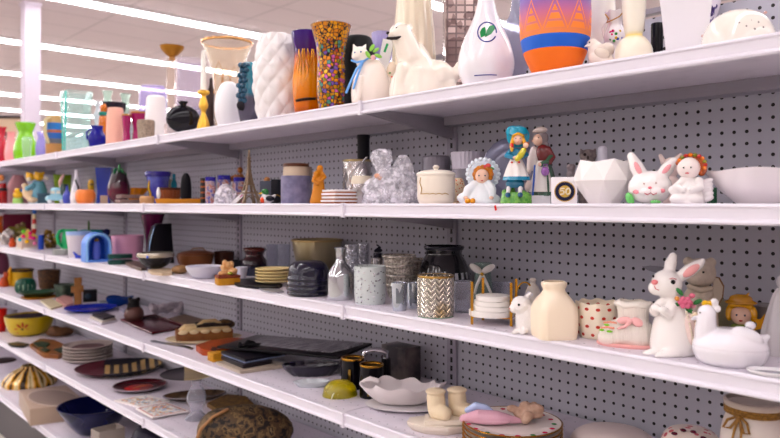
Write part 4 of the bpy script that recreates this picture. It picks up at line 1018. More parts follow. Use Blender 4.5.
t.p('body', ceramic('#4a48a4', '#6c74c4', 20)).L([(11.5, 176), (10.5, 182), (9.5, 192), (8, 203.5)], open=.8); t.p('rim', ceramic('#33268a')).L([(12, 171.5), (12.8, 173), (12.4, 176.5), (11.2, 177)], floor=False, open=1)
t.p('swirl', ceramic('#d8b02a')).C([(150, 181, -6.6, 1), (149, 188, -6, 1.3), (151, 194, -6.6, 1.3), (150, 200, -5, 1)], 8)
jar('white_egg', 'ornament', 'small white teardrop ornament before the indigo pot', 158.5, 'B', [(.5, 187), (1.8, 191), (2, 195), (1.2, 199), (1.6, 203.5)], ceramic('#f0ecea'), dy=.075)
t = T('yellow_tray', 'tray', 'long shallow mustard yellow tray along the shelf edge', 180, 'B', dy=.05); t.p('body', mat('#c88a1c', .35), bev=.4).L([(24, 199), (22.5, 203.5)], open=.8, sm=1, sy=.22, n=40)
t = T('wood_lid', 'lid', 'round tan wooden lid left of the yellow tray', 147, 'B', dy=.05); t.p('body', matte('#c49a72')).L([(5.5, 196), (7, 197.5), (7, 201), (6.5, 203.5)])
# folded cloths
for i in range(2):
    t = T('folded_cloth', 'cloth', 'folded grey brown cloth, %s one of the pair' % ('lower', 'upper')[i], 129.5, 'B', dy=.07, z0=i * .021, group='pair of folded cloths', turn=18)
    t.p('cloth', matte('#8f7770', '#7a645e', 60), bev=1.2).B(129.5, t.by - 2.0, 24 - i * 2, 3.8, 17)
jar('amber_dish', 'dish', 'fluted amber glass dish stacked high behind the folded cloths', 135, 'B', [(12.5, 188), (10.5, 192), (7, 196.5), (5, 203.5)], mat('#e8a030', .12, 0, .3), dy=.235, open=.8, n=60, fn=lambda a, z, r: 1 + .06 * z * math.cos(12 * a))
t = T('eggplant_vase', 'vase', 'dark aubergine-shaped glazed vase with green stem top', 119, 'B', dy=.10)
t.p('body', bands([(0, '#4a1024'), (.3, '#5e1a2e'), (.6, '#3a1426'), (.9, '#171a20'), (1, '#1d3a24')], .1, False)).L([(2, 168), (5, 171), (8.5, 179), (10.8, 189), (9.5, 197), (5.5, 203.5)]); q = t.p('leaf', ceramic('#1f6a3a'))
for x, y, r_ in ((115, 171, 20), (122, 171, -20), (119, 170, 0), (124, 173, -45)): q.E(x, y, 1.3, 3.4, 1.2, d=-5 if x != 124 else -2, rot=-r_)
t.p('stem', ceramic('#2c8048')).C([(119, 169, 0, 1.2), (119.5, 165, 0, 1)], 8)
t = T('blue_vase', 'vase', 'tall royal blue glazed square vase with twisted sides', 105, 'B', dy=.21); t.p('body', mat('#14389c', .12, 0, 0, .6)).L([(10.5, 168), (9.5, 178), (8.5, 190), (9, 203)], n=4, sm=6, ph=.5, open=.8)
t = T('beige_cube', 'candle', 'small beige cube candle at the foot of the blue vase', 104, 'B', dy=.045); t.p('body', matte('#b09a88'), bev=.4).B(104, 199.5, 7, 8, 7)
jar('orange_cup', 'cup', 'pale orange pumpkin-shaped lobed cup', 85.5, 'B', [(7, 189.8), (8.6, 193), (9, 197), (8, 201.5), (6.5, 203.5)], mat('#f0935a', .4), dy=.05, open=.8, n=60, fn=lambda a, z, r: 1 + .05 * abs(math.cos(4 * a)))
t = T('striped_bottle', 'bottle', 'white cone-shaped bottle with black stripe, behind the orange cup', 76.5, 'B', dy=.13); t.p('body', mat('#eceaf0', .3)).L([(1.8, 170), (2, 177), (3.5, 184), (5.5, 194), (5.5, 203.5)]); t.p('stripe', mat('#17131a', .3)).C([(75.5, 180, -3, .8), (78, 187, -4.5, .9), (78, 193, -5.4, .9)], 8)
jar('white_egg_cup', 'cup', 'small white rounded cup touching the left of the orange cup', 74, 'B', [(2, 191), (3.5, 195), (3.6, 200), (2.4, 203.5)], ceramic('#f4f0f0'), dy=.05)
t = T('yellow_figurine', 'figurine', 'small yellow and black figurine behind the orange cup', 91, 'B', dy=.18); t.p('body', ceramic('#d0a838')).L([(1.8, 179.5), (3, 183), (3, 190), (3.6, 203)]); t.p('hat', ceramic('#3a2c28')).E(91.5, 184.5, 2, 1, 1.5, d=-2.4)
t = T('blue_glass_bottle', 'bottle', 'periwinkle blue glass bottle right of the small car', 67, 'B', dy=.05); t.p('body', mat('#5f68c8', .12, 0, .3)).L([(1, 186), (1.3, 190), (3.8, 195), (4, 200), (3, 203.5)])
t = T('toy_car', 'toy car', 'pale blue ceramic car figurine', 55.5, 'B', dy=.05)
q = t.p('body', ceramic('#a8d4e2'), blob=.5); q.B(55.5, 198, 15, 5, 8); q.E(48.5, 198.5, 2.6, 2.4, 4); q.E(62, 198.5, 2.6, 2.6, 4); q.B(55.5, 193, 10, 7, 7, top=.85); q.E(55.5, 189.3, 5, 2, 3.4)
q = t.p('window', mat('#e6dfd0', .3)); q.B(53, 192.3, 3.4, 2.6, .6, d=-3.4); q.B(58, 192.3, 3.4, 2.6, .6, d=-3.4)
q = t.p('wheel', mat('#dfe4e8', .4)); q.E(50, 201.4, 1.9, 1.9, 1, d=-4); q.E(61, 201.4, 1.9, 1.9, 1, d=-4)
jar('green_planter', 'vase', 'wide olive green planter behind the car figurine', 62.5, 'B', [(11.5, 175), (11, 184), (10, 203)], ceramic('#7a9414'), dy=.24, open=.8, n=4, sm=1, ph=PI / 4)
t = T('swan_figurine', 'figurine', 'dark figurine with pale pink raised neck before the green planter', 63, 'B', dy=.155); q = t.p('neck', ceramic('#e2b8ac'), blob=.5); q.C([(61, 187, 0, 1.6), (60.5, 182, 0, 2), (62.5, 177, 0, 1.6), (63.5, 174.5, 0, 1)]); t.p('body', ceramic('#27463a')).L([(3.5, 184), (4.6, 192), (4.4, 203.5)], cx=64)
t = T('slate_planter_box', 'planter', 'small dark slate blue rectangular planter box', 43.5, 'B', dy=.05); t.p('body', mat('#3a5564', .45), bev=.4).B(43.5, 198.5, 11, 10, 8); t.p('rim', mat('#466272', .45), bev=.2).B(43.5, 194, 12, 1.6, 9)
t = T('bear_figurine', 'figurine', 'pair of yellow-haired bears in blue coats hugging, painted figurine', 35, 'B', dy=.115)
q = t.p('coat', ceramic('#6fa3b4'), blob=.6); q.L([(5, 181), (8, 190), (8.5, 200), (9, 203.5)], cx=38, sm=2, sy=.8); q.C([(33, 186, -4, 3), (28, 189, -6, 2.6)])
q = t.p('head', ceramic('#e2b23c'), blob=.5); q.E(30.5, 177, 4, 4.5, 4); q.E(38.5, 176.5, 5, 4.5, 4.5); q.E(36, 172.8, 1.6, 1.6, 1.2); q.E(42.5, 173, 1.6, 1.6, 1.2); q.E(28, 173.5, 1.4, 1.6, 1.2)
t.p('muzzle', ceramic('#efe0c4')).E(29.5, 179.5, 2.4, 2, 1.6, d=-3.5); t.p('ear', ceramic('#efe4da')).E(44.5, 178, 3, 1.8, 2, d=-1, rot=-30)
q = t.p('belly', ceramic('#e8cfae'), blob=.5); q.E(29.5, 192, 6, 8, 5, d=-1); q.E(26, 186, 2.6, 3, 2.6, d=-3); q.E(33, 200, 5, 3, 4, d=-5)
t = T('duckling_figurine', 'figurine', 'yellow duckling figurine with blue cap on a green base', 18, 'B', dy=.05)
t.p('base', ceramic('#a8d07a')).L([(4.5, 198), (5, 203.5)], sm=1); q = t.p('body', ceramic('#f0c21c'), blob=.5); q.E(18, 195, 4.8, 3.6, 4); q.E(17.5, 191, 3, 3, 3); t.p('cap', ceramic('#2468a8')).E(21, 190.5, 1.8, 1.5, 1.6, d=-1.5); t.p('bill', ceramic('#e07a1c')).E(14.5, 191.6, 1.4, .8, 1, d=-2)
jar('dusty_pink_vase', 'vase', 'large dusty pink vase with narrow neck near the left end', 18, 'B', [(5, 175), (5.5, 177), (8, 182), (11, 190), (11, 198), (9, 203.5)], matte('#b88a8e'), dy=.20)
t = T('santa_figurine', 'figurine', 'red and black figurine with an orange head at the far left edge', 2.5, 'B', dy=.08); t.p('body', ceramic('#a01c20')).L([(3, 183), (4.5, 192), (4.5, 203.5)]); t.p('head', ceramic('#d8905a')).E(1.5, 178, 2.6, 3.4, 2.6); t.p('belt', ceramic('#1c1418')).L([(4.3, 188), (4.7, 190), (4.6, 191)], floor=False)
t = T('shelf_sticker', 'sticker', 'tiny red sticker stuck on the eye-level shelf edge below the doll', 495.5, 'B', dy=-.0022, align=True, z0=0)
t.p('sticker', matte('#d8242c')).B(495.5, 208, 2.2, 5, .5, rot=15)
# ================================================================== THIRD SHELF
sil = mat('#c9c6c4', .12, .95)
# right end
t = T('oval_dish', 'dish', 'flat white oval dish with grey rim lines at the right end of third shelf', 776, 'C', py=377.5, r=8)
t.p('body', mat('#efecee', .25)).L([(27, t.by - 4.5), (25, t.by - 1.5), (20, t.by)], open=1.6, sy=.55, n=48, sm=2)
q = t.p('pattern', mat('#8a8690', .4)); q.L([(19, t.by - 1.7), (20, t.by - 2.0), (20.6, t.by - 1.7)], sy=.55, n=48, sm=1, open=.5, floor=False)
t = T('robed_figurine', 'figurine', 'grey white draped robed figurine cut off by the right edge of the photo', 783, 'C', dy=.20)
t.p('robe', mat('#d9d4d6', .4)).L([(5, 288), (9, 296), (13, 310), (19, 332), (22, 352), (21, 366)], n=60, fn=lambda a, z, r: 1 + .06 * math.cos(9 * a + 3 * z)); t.p('head', mat('#d9d4d6', .4)).E(784, 282, 7, 8)
# hen dish
t = T('hen_dish', 'dish', 'white covered dish shaped like a nesting hen with a yellow-tipped comb', 730, 'C', py=370, r=24)
q = t.p('base', mat('#f2eef3', .22, 0, 0, .4)); q.L([(34.5, 347), (34.5, 351), (31, 360), (25, 367.5)], sy=.72, n=80, fn=lambda a, z, r: 1 + .012 * math.cos(28 * a))
q = t.p('lid', mat('#f4f0f5', .22, 0, 0, .4), blob=1.0)
q.L([(12, 328), (24, 332), (32, 339), (34.8, 345), (34, 348)], sy=.72, sm=3, n=40, floor=False)
q.C([(710, 341, -2, 13), (708, 330, -3, 10.5), (709, 319, -4, 9)]); q.E(709, 314, 9, 9, 8, d=-4); q.C([(752, 340, 0, 9), (759, 337, 0, 6), (763, 334, 0, 3)])
q.E(745, 333, 15, 8, 8, d=-10, rot=-20); q.C([(699, 318, -6, 3), (695.5, 321, -7, 1.4)])
q = t.p('comb', ceramic('#e3b92a'), blob=.6); q.E(707.5, 304.5, 3.4, 3.6, 2.5, d=-4); q.E(712, 304, 3, 3, 2.5, d=-3)
q = t.p('comb_lobe', mat('#f3eef0', .25), blob=.6); q.E(716, 303, 4, 4.4, 2.6, d=-3); q.E(718, 309, 4, 4, 2.6, d=-3)
t.p('beak', mat('#f0dfc4', .3)).C([(699, 315, -7, 2), (695, 317, -8, .9)], 8); eyes(t, [(703, 313, -11)], .9)
q = t.p('knob', mat('#f4f0f5', .25)); q.E(748, 324, 5, 4)
# star hat doll
t = T('star_doll', 'figurine', 'blond figurine in a golden hat holding a gold star, behind the hen dish', 743, 'C', dy=.30)
t.p('body', ceramic('#e6d2a4')).L([(9, 326), (14, 336), (15, 350), (14, 362)]); t.p('head', skin).E(741, 315, 9.5, 10, 9, d=-2)
q = t.p('hair', ceramic('#e9b23c'), blob=.8); q.E(741, 309, 12.5, 10, 9, d=3); q.E(730.5, 314, 3.6, 8, 5); q.E(752.5, 314, 3.6, 8, 5); q.C([(733, 305, -6, 2.4), (741, 303.5, -9, 2.6), (749, 305, -6, 2.4)])
q = t.p('hat', ceramic('#c89320'), blob=.8); q.E(741, 302.5, 15, 3.4, 12); q.L([(4, 294), (10, 297), (11, 303)], cx=741, floor=False); q.C([(745, 297, -3, 2), (748, 292.5, -3, 1)])
q = t.p('star', mat('#d9a01e', .3))
pts = [(760 + (10 if i % 2 == 0 else 4.6) * math.sin(PI * i / 5 + .2), 321 - (10.5 if i % 2 == 0 else 4.8) * math.cos(PI * i / 5 + .2)) for i in range(10)]
q.X(pts, 3.5, d=-9, taper=.9)
q = t.p('collar', ceramic('#7a8a4a')); q.L([(8, 324), (11, 328), (10, 330)], floor=False, cx=741)
eyes(t, [(737.5, 314, -10), (744.5, 314, -10)], 1.1, mat('#2a3a5a', .2)); t.p('mouth', ceramic('#c8404a')).E(741, 319.5, 1.8, .8, .7, d=-10.3, seg=10)
jar('silver_bowl', 'bowl', 'dull metal bowl rim showing behind the star doll', 766, 'C', [(17, 305), (15, 318), (12, 335), (10, 352)], mat('#8f8b8c', .3, .5), dy=.375, open=1)
t = T('tan_box', 'box', 'plain khaki box standing against the pegboard behind the hen', 727, 'C', dy=.385, align=True); t.p('body', matte('#8f8468'), bev=.5).B(727, 324.5, 24, 49, 7); t.parts[0].v = [(x, y, max(z, 0)) for x, y, z in t.parts[0].v]
# large bunny
t = T('bunny_figurine', 'figurine', 'large white ceramic standing bunny with pink flowers and a pearl garland', 672, 'C', py=357, r=18)
BW = mat('#f6f1ee', .22, 0, 0, .4)
q = t.p('body', BW, blob=1.1)
q.L([(10, 296), (15, 305), (19, 320), (22, 335), (23, 348), (20, 357)], cx=674, sm=3, sy=.85); q.E(681, 340, 17, 18, 15, d=2)
q.E(667, 284, 15, 14.5, 13.5, d=-2); q.E(658, 288, 8.5, 7.5, 8, d=-6); q.E(672, 290, 9, 8, 8, d=-5)
q.C([(669, 273, 1, 5.5), (671, 263, 2, 6), (673, 256, 3, 4)]); q.C([(679, 277, 1, 5.5), (688, 270, 0, 6.6), (697, 263, 0, 5), (700, 260, 0, 3)])
q.C([(662, 304, -6, 6), (655, 311, -13, 5.5), (657, 307, -16, 5)]); q.C([(673, 305, -9, 6), (668, 313, -16, 5.5), (664, 308, -19, 4.6)])
q.C([(660, 352, -8, 6.5), (652, 353.5, -12, 5.5), (648, 354, -14, 4.6)]); q.C([(674, 350, -14, 8), (665, 352.5, -21, 6), (660, 353.5, -23, 5)])
q = t.p('inner_ear', ceramic('#eeb0ae')); q.E(689.5, 269.5, 4, 9.5, 1.6, d=-6.0, rot=-50)
t.p('nose', ceramic('#f29a9c')).E(656, 281.5, 3.2, 2.6, 2.4, d=-13); eyes(t, [(673, 280.5, -14.5)], 2.3)
t.p('eye', mat('#151015', .15)).E(654.8, 276, 1, 1.6, 1, d=-10); q = t.p('eyelid', ceramic('#d89a98')); q.C([(670, 277.5, -14, .5), (673, 276.6, -15, .5), (676, 277.8, -14, .5)], 6)
t.p('mouth', ceramic('#d88a8a')).C([(656, 285, -14.5, .4), (657, 288, -15, .5), (660, 289, -15, .4)], 6)
q = t.p('flower', ceramic('#d6708c'), blob=.5)
for i in range(6):
    a = 2 * PI * i / 6; q.E(684 + 4.2 * math.cos(a), 300 + 3.8 * math.sin(a), 3, 2.8, 2.2, d=-14.5, seg=10)
q.E(684, 300, 2, 2, 2, d=-15.5)
t.p('flower_bud', ceramic('#e8889c')).E(690, 293.5, 3, 2.6, 2.5, d=-11); t.p('flower_bud', ceramic('#d99a5a')).E(676.5, 296.5, 2.4, 2.4, 2, d=-15); t.p('flower_bud', ceramic('#e49aa8')).E(691, 303.5, 2.6, 2.2, 2, d=-11)
for x, y, ro in ((679, 290, 40), (695, 299, -60), (688, 308, -120), (676, 303, 120)):
    t.p('leaf', ceramic('#2f7a3a')).E(x, y, 2.2, 4.6, 1.2, d=-12.5, rot=ro)
pm = mat('#f3e4d2', .2, 0, 0, .6)
for x0, x1, off in ((685, 691, 0), (691, 696, 3)):
    q = t.p('pearl_string', pm)
    for i in range(13):
        y = 309 + i * 2.7; x = x0 + (x1 - x0) * math.sin(PI * i / 26)
        rr = 24 if y > 318 else 20
        q.E(x, y, 1.35, 1.35, 1.35, d=-math.sqrt(max(rr * rr - (x - 677) ** 2, 16)) * .82 - 1, seg=8)
t.p('lace', mat('#f0dcd6', .5)).E(688.5, 326, 5, 16, 4, d=-13, rot=4)
# bear angel behind
t = T('bear_figurine', 'figurine', 'grey beige bear angel figurine with brown-edged wings behind the bunny', 700, 'C', dy=.265)
bm_ = matte('#d6cabb', '#c4b7a8', 60)
q = t.p('body', bm_, blob=1.1); q.L([(10, 288), (16, 300), (18, 320), (18, 350)], cx=699, sm=3, sy=.8); q.E(700, 273, 15, 15, 13); q.E(689, 262, 5, 5, 4); q.E(710, 262, 5, 5, 4); q.E(697, 279, 7, 5.5, 5, d=-10); q.C([(708, 292, -6, 5), (703, 300, -13, 4.5), (697, 299, -15, 4)])
for sgn, pl in ((1, [(712, 276), (718, 277), (722, 285), (721, 297), (716, 307), (710, 309)]),):
    w1 = t.p('wing', mat('#8a6a4a', .5)); w1.X(pl, 3, d=3); w2 = t.p('wing_lining', matte('#d8ccba'), up=w1); w2.X([(x - 1.2 if x > 713 else x + .4, y + (1 if y < 290 else -1)) for x, y in pl], 1, d=1.1)
t.p('wing', matte('#7d7c84')).X([(645, 269), (653, 267.5), (668, 268.5), (684, 272), (684, 278), (664, 276), (652, 273)], 2.5, d=4)
eyes(t, [(694, 271, -12.2), (703, 271, -12.6)], 1.2)
t.p('scarf', matte('#cdbfae')).C([(690, 286, -8, 2.5), (700, 289, -12, 2.6), (710, 287, -8, 2.5)], 8)
# baby bootie
t = T('bootie_planter', 'planter', 'white and pink ceramic baby bootie planter with laces and knitted texture', 628, 'C', py=349, r=16, turn=-10)
bt = NT('knitted_ceramic'); ww = bt.new('ShaderNodeTexWave'); bt.put(ww.inputs['Vector'], bt.co()); ww.inputs['Scale'].default_value = 90; ww.inputs['Distortion'].default_value = 1.2
bt.bump(ww.outputs['Fac'], .0012, .6); zz = bt.sep(bt.co('Generated'))[2]
mk = bt.fin(bt.ramp(zz, [(0, '#f6cfca'), (.08, '#f8e6dc'), (.2, '#f9f1e8'), (1, '#f9f2ea')]), .3, 0, 0, .3)
q = t.p('body', mk, blob=1.2)
q.C([(614, 334, -4, 13), (625, 332, -2, 15), (638, 330, 0, 16)]); q.E(613, 338, 14, 11, 13, d=-4); q.E(636, 338, 17, 12, 14)
q.L([(17, 303), (15, 312), (15, 324), (17, 336)], cx=633, sm=3, sy=.8, floor=False)
t.parts[-1].v = [(x, y, max(z, 1)) for x, y, z in t.parts[-1].v]
t.p('sole', mat('#f0b9b4', .3)).L([(28, t.by - 3.6), (28.6, t.by - 1.8), (27, t.by)], cx=626, sy=.52, n=40, d=-2)
t.p('cuff', mat('#f3ece4', .35)).L([(16.6, 300.5), (18.4, 302), (18.2, 305), (16.6, 306)], cx=633, sy=.82, open=2.2, floor=False, n=60, fn=lambda a, z, r: (1 + .02 * math.cos(10 * a), .7 * math.cos(5 * a)))
t.p('opening', mat('#8a7d78', .6)).L([(14, 303.6), (14, 304.4)], cx=633, sy=.82, sm=1, floor=False)
q = t.p('bow', mat('#f2bfbe', .3), blob=.6); q.E(627, 318, 7, 3.6, 3, d=-16, rot=12); q.E(639, 319, 6, 4.4, 3, d=-15, rot=-25); q.E(633, 319, 2.4, 2.4, 2.4, d=-18); q.C([(633, 320, -17, 1.6), (628, 324, -19, 1.6), (622, 326, -20, 1.2)])
q = t.p('lace_row', mat('#e9a48e', .3)); q.C([(608, 322, -15, 1), (614, 320.5, -17, 1.1), (620, 321, -18, 1)], 8); q.C([(606, 327, -17, 1), (612, 325.5, -19, 1.1), (618, 326, -20, 1)], 8)
q = t.p('leaf', mat('#8fd02a', .3)); q.E(611, 323.6, 2.8, 1.2, 1, d=-18); q.E(606, 329, 2.6, 1.1, 1, d=-18); t.p('leaf', mat('#8fd02a', .3)).E(614, 329.5, 3, 1.2, 1, d=-19.6)
# dotted pot
dm = NT('red_dotted'); g3 = dm.sep(dm.co()); ang = dm.m_('ARCTAN2', g3[0], g3[1])
zc = dm.m_('DIVIDE', g3[2], .0165); row = dm.m_('FLOOR', zc); fz = dm.m_('SUBTRACT', dm.m_('FRACT', zc), .5)
ua = dm.m_('ADD', dm.m_('MULTIPLY', ang, 12 / (2 * PI)), dm.m_('MULTIPLY', row, .5)); fu = dm.m_('SUBTRACT', dm.m_('FRACT', ua), .5)
dd_ = dm.m_('SQRT', dm.m_('ADD', dm.m_('MULTIPLY', fz, fz), dm.m_('MULTIPLY', dm.m_('MULTIPLY', fu, fu), 1.1)))
mdot = dm.fin(dm.mix(dm.m_('LESS_THAN', dd_, .19), lin('#f6ead8'), lin('#c43e2c')), .3, 0, 0, .4)
jar('dotted_pot', 'pot', 'cream scalloped pot with red polka dots between square bottle and bootie', 598, 'C',
    [(21.5, 302), (21.5, 308), (21, 322), (19, 334), (17.5, 340)], mdot, py=339.5, r=16, open=1.5, n=80, fn=lambda a, z, r: (1 + .03 * math.cos(8 * a), .8 * z ** 6 * math.cos(8 * a)))
# cream square bottle
t = T('square_bottle', 'bottle', 'matte cream square-shouldered bottle with a short rolled neck', 554, 'C', py=340.5, r=19, turn=0)
def squarish(a, z, r):
    k = 1 / max(abs(math.cos(a - .35)), abs(math.sin(a - .35))); w_ = max(0, min(1, (0.80 - z) / .25))
    return 1 + (min(k, 1.24) * .93 - 1) * w_
t.p('body', mat('#fcedd8', .38)).L([(11.5, 281.5), (12.8, 283), (12.2, 286), (11, 289), (12, 292), (17.5, 299), (20.5, 307), (21.2, 318), (20.8, 332), (20, 341)], n=72, fn=squarish, open=1.6)
# lamb
t = T('lamb_figurine', 'figurine', 'small white curly lamb or rabbit figurine facing left beside the cream bottle', 522, 'C', py=334, r=9)
q = t.p('body', mat('#f4efed', .5, bmp=.003, bs=260), blob=.8)
q.L([(8, 304), (12, 313), (12.5, 324), (11, 334)], cx=528, sm=3, sy=.85); q.E(521, 305, 10, 9.5, 9, d=-2); q.E(514, 308, 4.5, 5, 5, d=-4); q.C([(517, 330, -8, 3.5), (514, 332, -10, 2.6)]); q.C([(524, 329, -10, 3.6), (522, 332, -12, 2.6)]); q.C([(526, 298, 2, 3), (530, 294, 2, 2)])
eyes(t, [(519, 303.5, -10.4)], 1.3); t.p('nose', ceramic('#e0a8a0')).E(510.5, 308, 1.2, 1, 1.2, d=-6)
t = T('bell_ornament', 'bell', 'white ceramic bell with gold ring handle behind the lamb', 533, 'C', dy=.215)
t.p('bell', mat('#ddd5cc', .3)).L([(2, 278), (3.4, 280), (2.6, 283), (5.5, 287), (8, 294), (11, 305), (13, 322)]); q = t.p('ring_handle', metal('#c9952e', .25)); q.C([(516 + 10 * (1 - math.cos(a)) * .9, 299 - 17 * math.sin(a), -3, .9) for a in [PI * i / 12 for i in range(1, 12)]], 8)
t = T('paper_label', 'price tag', 'small white paper price tag hanging on the lamb beside the gold ring', 529.5, 'C', dy=.155); t.p('card', matte('#eeeaf2')).B(528, 296, 6, 9, .5, rot=-35); t.p('string', matte('#d8cfc4')).C([(529, 299, .4, .3), (529.5, 315, .4, .3), (530, t.by - .4, .4, .3)], 6)
# gold rack with white coasters
t = T('gold_rack', 'rack', 'slim gold wire rack with upright posts holding round white dishes', 494, 'C', py=326, r=14, turn=-4)
for x, d_ in ((473, -9), (511.5, -12), (482, 12), (515.5, 9)):
    t.p('post', metal('#c9902a', .22), bev=.2).B(x, (280 + t.by) / 2 + (1 if d_ < 0 else -1), 2.6, t.by - 280 + (-2 if d_ < 0 else 2) * 0, 2.6, d=d_)
t.parts[-1].v = t.parts[-1].v
for y in (t.by - 7.5,):
    q = t.p('crossbar', metal('#c9902a', .22)); q.C([(473, y, -9, .7), (511.5, y, -12, .7), (515.5, y, 9, .7), (482, y, 12, .7), (473, y, -9, .7)], 8)
gz = 8.3 * t.k
for i, (w_, h_, lb) in enumerate(((27.5, 5.2, 'bottom'), (26, 4.6, 'lower'), (24, 4.6, 'upper'), (22, 4.6, 'top'))):
    jd = T('round_dish', 'dish', 'round white coaster dish on the gold rack, %s of four' % lb, 493 - (1.5 if i == 0 else 0), 'C', dy=t.Y - 1.114, z0=gz, group='white dishes on the gold rack')
    s_ = .78 if i else .82
    jd.p('dish', mat('#f2ede9', .35), bev=.3).L([(w_ * s_, jd.by - h_), (w_ * s_, jd.by)], sm=1, n=40, floor=False)
    gz += (h_ + .3) * jd.k
# glass vase with ribbon
t = T('ribbon_vase', 'vase', 'green-tinted clear glass vase tied with a white ribbon bow', 483, 'C', dy=.30)
t.p('body', thin('#b4c6c0', .28)).L([(9, 263), (8, 270), (9, 284), (10, 300), (10, 318)], open=1)
q = t.p('bow', mat('#ece8e2', .4)); q.E(476, 268, 7.5, 3.4, 2, d=-9, rot=-35); q.E(488, 268, 7.5, 3.4, 2, d=-9, rot=30); q.C([(482, 273, -10, 1.6), (487, 283, -10, 1.5), (491, 292, -9.5, 1.3)], 8); q.C([(482, 273, -10, 1.6), (477, 284, -10, 1.5), (475, 292, -10, 1.3)], 8)
t.p('bow_pin', metal('#d8a83a')).E(482, 273, 1.8, 1.8, 1.5, d=-11.5)
for px_, lb in ((497, 'left one of the pair'), (507, 'right one of the pair')):
    jar('small_glass', 'glass', 'small silvered glass behind the gold rack, %s' % lb, px_, 'C', [(5.5, 282), (5.2, 290), (4.8, 300), (4.5, 316)], thin('#dfdfe8', .15), dy=.345 if px_ < 500 else .33, open=.6, group='pair of silvered glasses')
# votive
jar('glass_votive', 'glass', 'clear smoky glass votive cup between chevron jar and gold rack', 463, 'C', [(9, 281.5), (9.5, 286), (9, 300), (8, 313)], thin('#dfdfe8', .15, .05, 60), py=313, r=7, open=1.2)
# silver chevron jar
cm = NT('chevron_silver'); g3 = cm.sep(cm.co()); ang = cm.m_('ARCTAN2', g3[0], g3[1])
ua = cm.m_('PINGPONG', cm.m_('MULTIPLY', ang, 7 / PI), .5)
wv = cm.m_('FRACT', cm.m_('ADD', cm.m_('DIVIDE', g3[2], .0125), cm.m_('MULTIPLY', ua, 1.6)))
hgt = cm.m_('SINE', cm.m_('MULTIPLY', wv, PI)); cm.bump(hgt, .004, 1.0)
nzz = cm.noise(cm.co(), 14, 3)
mchev = cm.fin(cm.ramp(nzz, [(.35, '#cfc8bc'), (.55, '#dcd6cc'), (.7, '#bfa878')]), .22, .85)
t = T('chevron_jar', 'candle holder', 'wide silver glass jar embossed with chevron leaves, greenish base', 435.5, 'C', py=318.5, r=15)
t.p('body', mchev).L([(17.5, 275.5), (18.4, 278), (18.4, 296), (18.2, 312), (17, 316)], open=1.4, n=64, sm=6, floor=False); t.p('base', mat('#8fa896', .1, 0, .4)).L([(17.6, 315), (18, 317), (16.5, t.by)], sm=1); t.p('rim', metal('#b08a4a', .3)).L([(18.4, 274.8), (18.8, 275.8), (18.4, 276.8)], floor=False, open=1.2)
# black glass vase
bk = NT('black_faceted'); g3 = bk.sep(bk.co()); ang = bk.m_('ARCTAN2', g3[0], g3[1]); zg = bk.sep(bk.co('Generated'))[2]
fu = bk.m_('LESS_THAN', bk.m_('FRACT', bk.m_('MULTIPLY', ang, 22 / (2 * PI))), .52)
bnd = bk.m_('MULTIPLY', bk.m_('GREATER_THAN', zg, .40), bk.m_('LESS_THAN', zg, .52))
sel = bk.m_('MULTIPLY', fu, bnd)
mbk = bk.fin(bk.mix(sel, lin('#100e16'), lin('#d9d9df')), .1, 0, 0, .8)
t = T('black_glass_vase', 'vase', 'large glossy black glass vase with a row of clear facets, behind chevron jar', 444, 'C', dy=.295)
t.p('body', mbk).L([(18, 247), (18.5, 250), (18, 254), (22, 262), (25.5, 274), (26, 284), (23, 298), (20, 307)], n=66, open=1.5, fn=lambda a, z, r: 1 + .012 * math.cos(22 * a)); t.p('rim', mat('#2b2a34', .1, 0, 0, .6)).L([(19.5, 245.5), (20.5, 247), (19.5, 249.5)], floor=False, open=1.5)
# stacked ribbed cups
rb = NT('ribbed_beads'); g3 = rb.sep(rb.co()); ang = rb.m_('ARCTAN2', g3[0], g3[1]); nn_ = rb.noise(rb.co(), 180, 3)
rb.bump(nn_, .003, 1.0); mrb = rb.fin(rb.ramp(nn_, [(.38, '#8f8478'), (.5, '#cfc6bc'), (.6, '#f0eae0')]), .3, .35)
for (px_, d0, nst, y0, gl) in ((399, .20, 4, 251, 'front stack'), (414, .31, 3, 249, 'rear stack')):
    base = T('tmp', 'x', 'x', px_, 'C', dy=d0); THINGS.pop(); stepz = 9.5
    for i in range(nst):
        t = T('ribbed_cup', 'cup', 'beaded silver beige cup, %s of the %s beside the black vase' % (['bottom', 'second', 'third', 'topmost'][i] if nst == 4 else ['bottom', 'middle', 'topmost'][i], gl), px_, 'C', dy=d0, z0=i * stepz * base.k, group='stacked beaded cups')
        w_ = 13 + i * .9
        t.p('cup', mrb).L([(w_ + 1.0, t.by - 14.2), (w_ + 1.6, t.by - 12.8), (w_ - .2, t.by - 11.4), (w_ - .8, t.by - 6), (w_ - 3.8, t.by)], open=1.1, sm=2, n=48, floor=False)
        t.p('rim', mat('#d9d4cc', .15, .7)).L([(w_ + 1.6, t.by - 14.9), (w_ + 2, t.by - 14.2), (w_ + 1.4, t.by - 13.6)], sm=1, floor=False, open=1.0)
# two silver mugs
for px_, w_, py_, lb in ((399.5, 8.3, 311.5, 'left one in front'), (413, 7, 309, 'right one half hidden')):
    t = T('silver_tumbler', 'glass', 'mirror-finished silver glass tumbler with pale panel, %s' % lb, px_, 'C', py=py_, r=7, group='pair of mirror-finish tumblers')
    t.p('body', mat('#c2c8d2', .1, .9)).L([(w_, 282.5), (w_ - .3, 287), (w_ - .8, 300), (w_ - 1.2, 306), (w_ - 1.6, 313)], open=.9); t.p('panel', mat('#7f868e', .15, .8), bev=.4).B(px_, 295, 7, 15, 1.4, d=-w_ + 1.2)
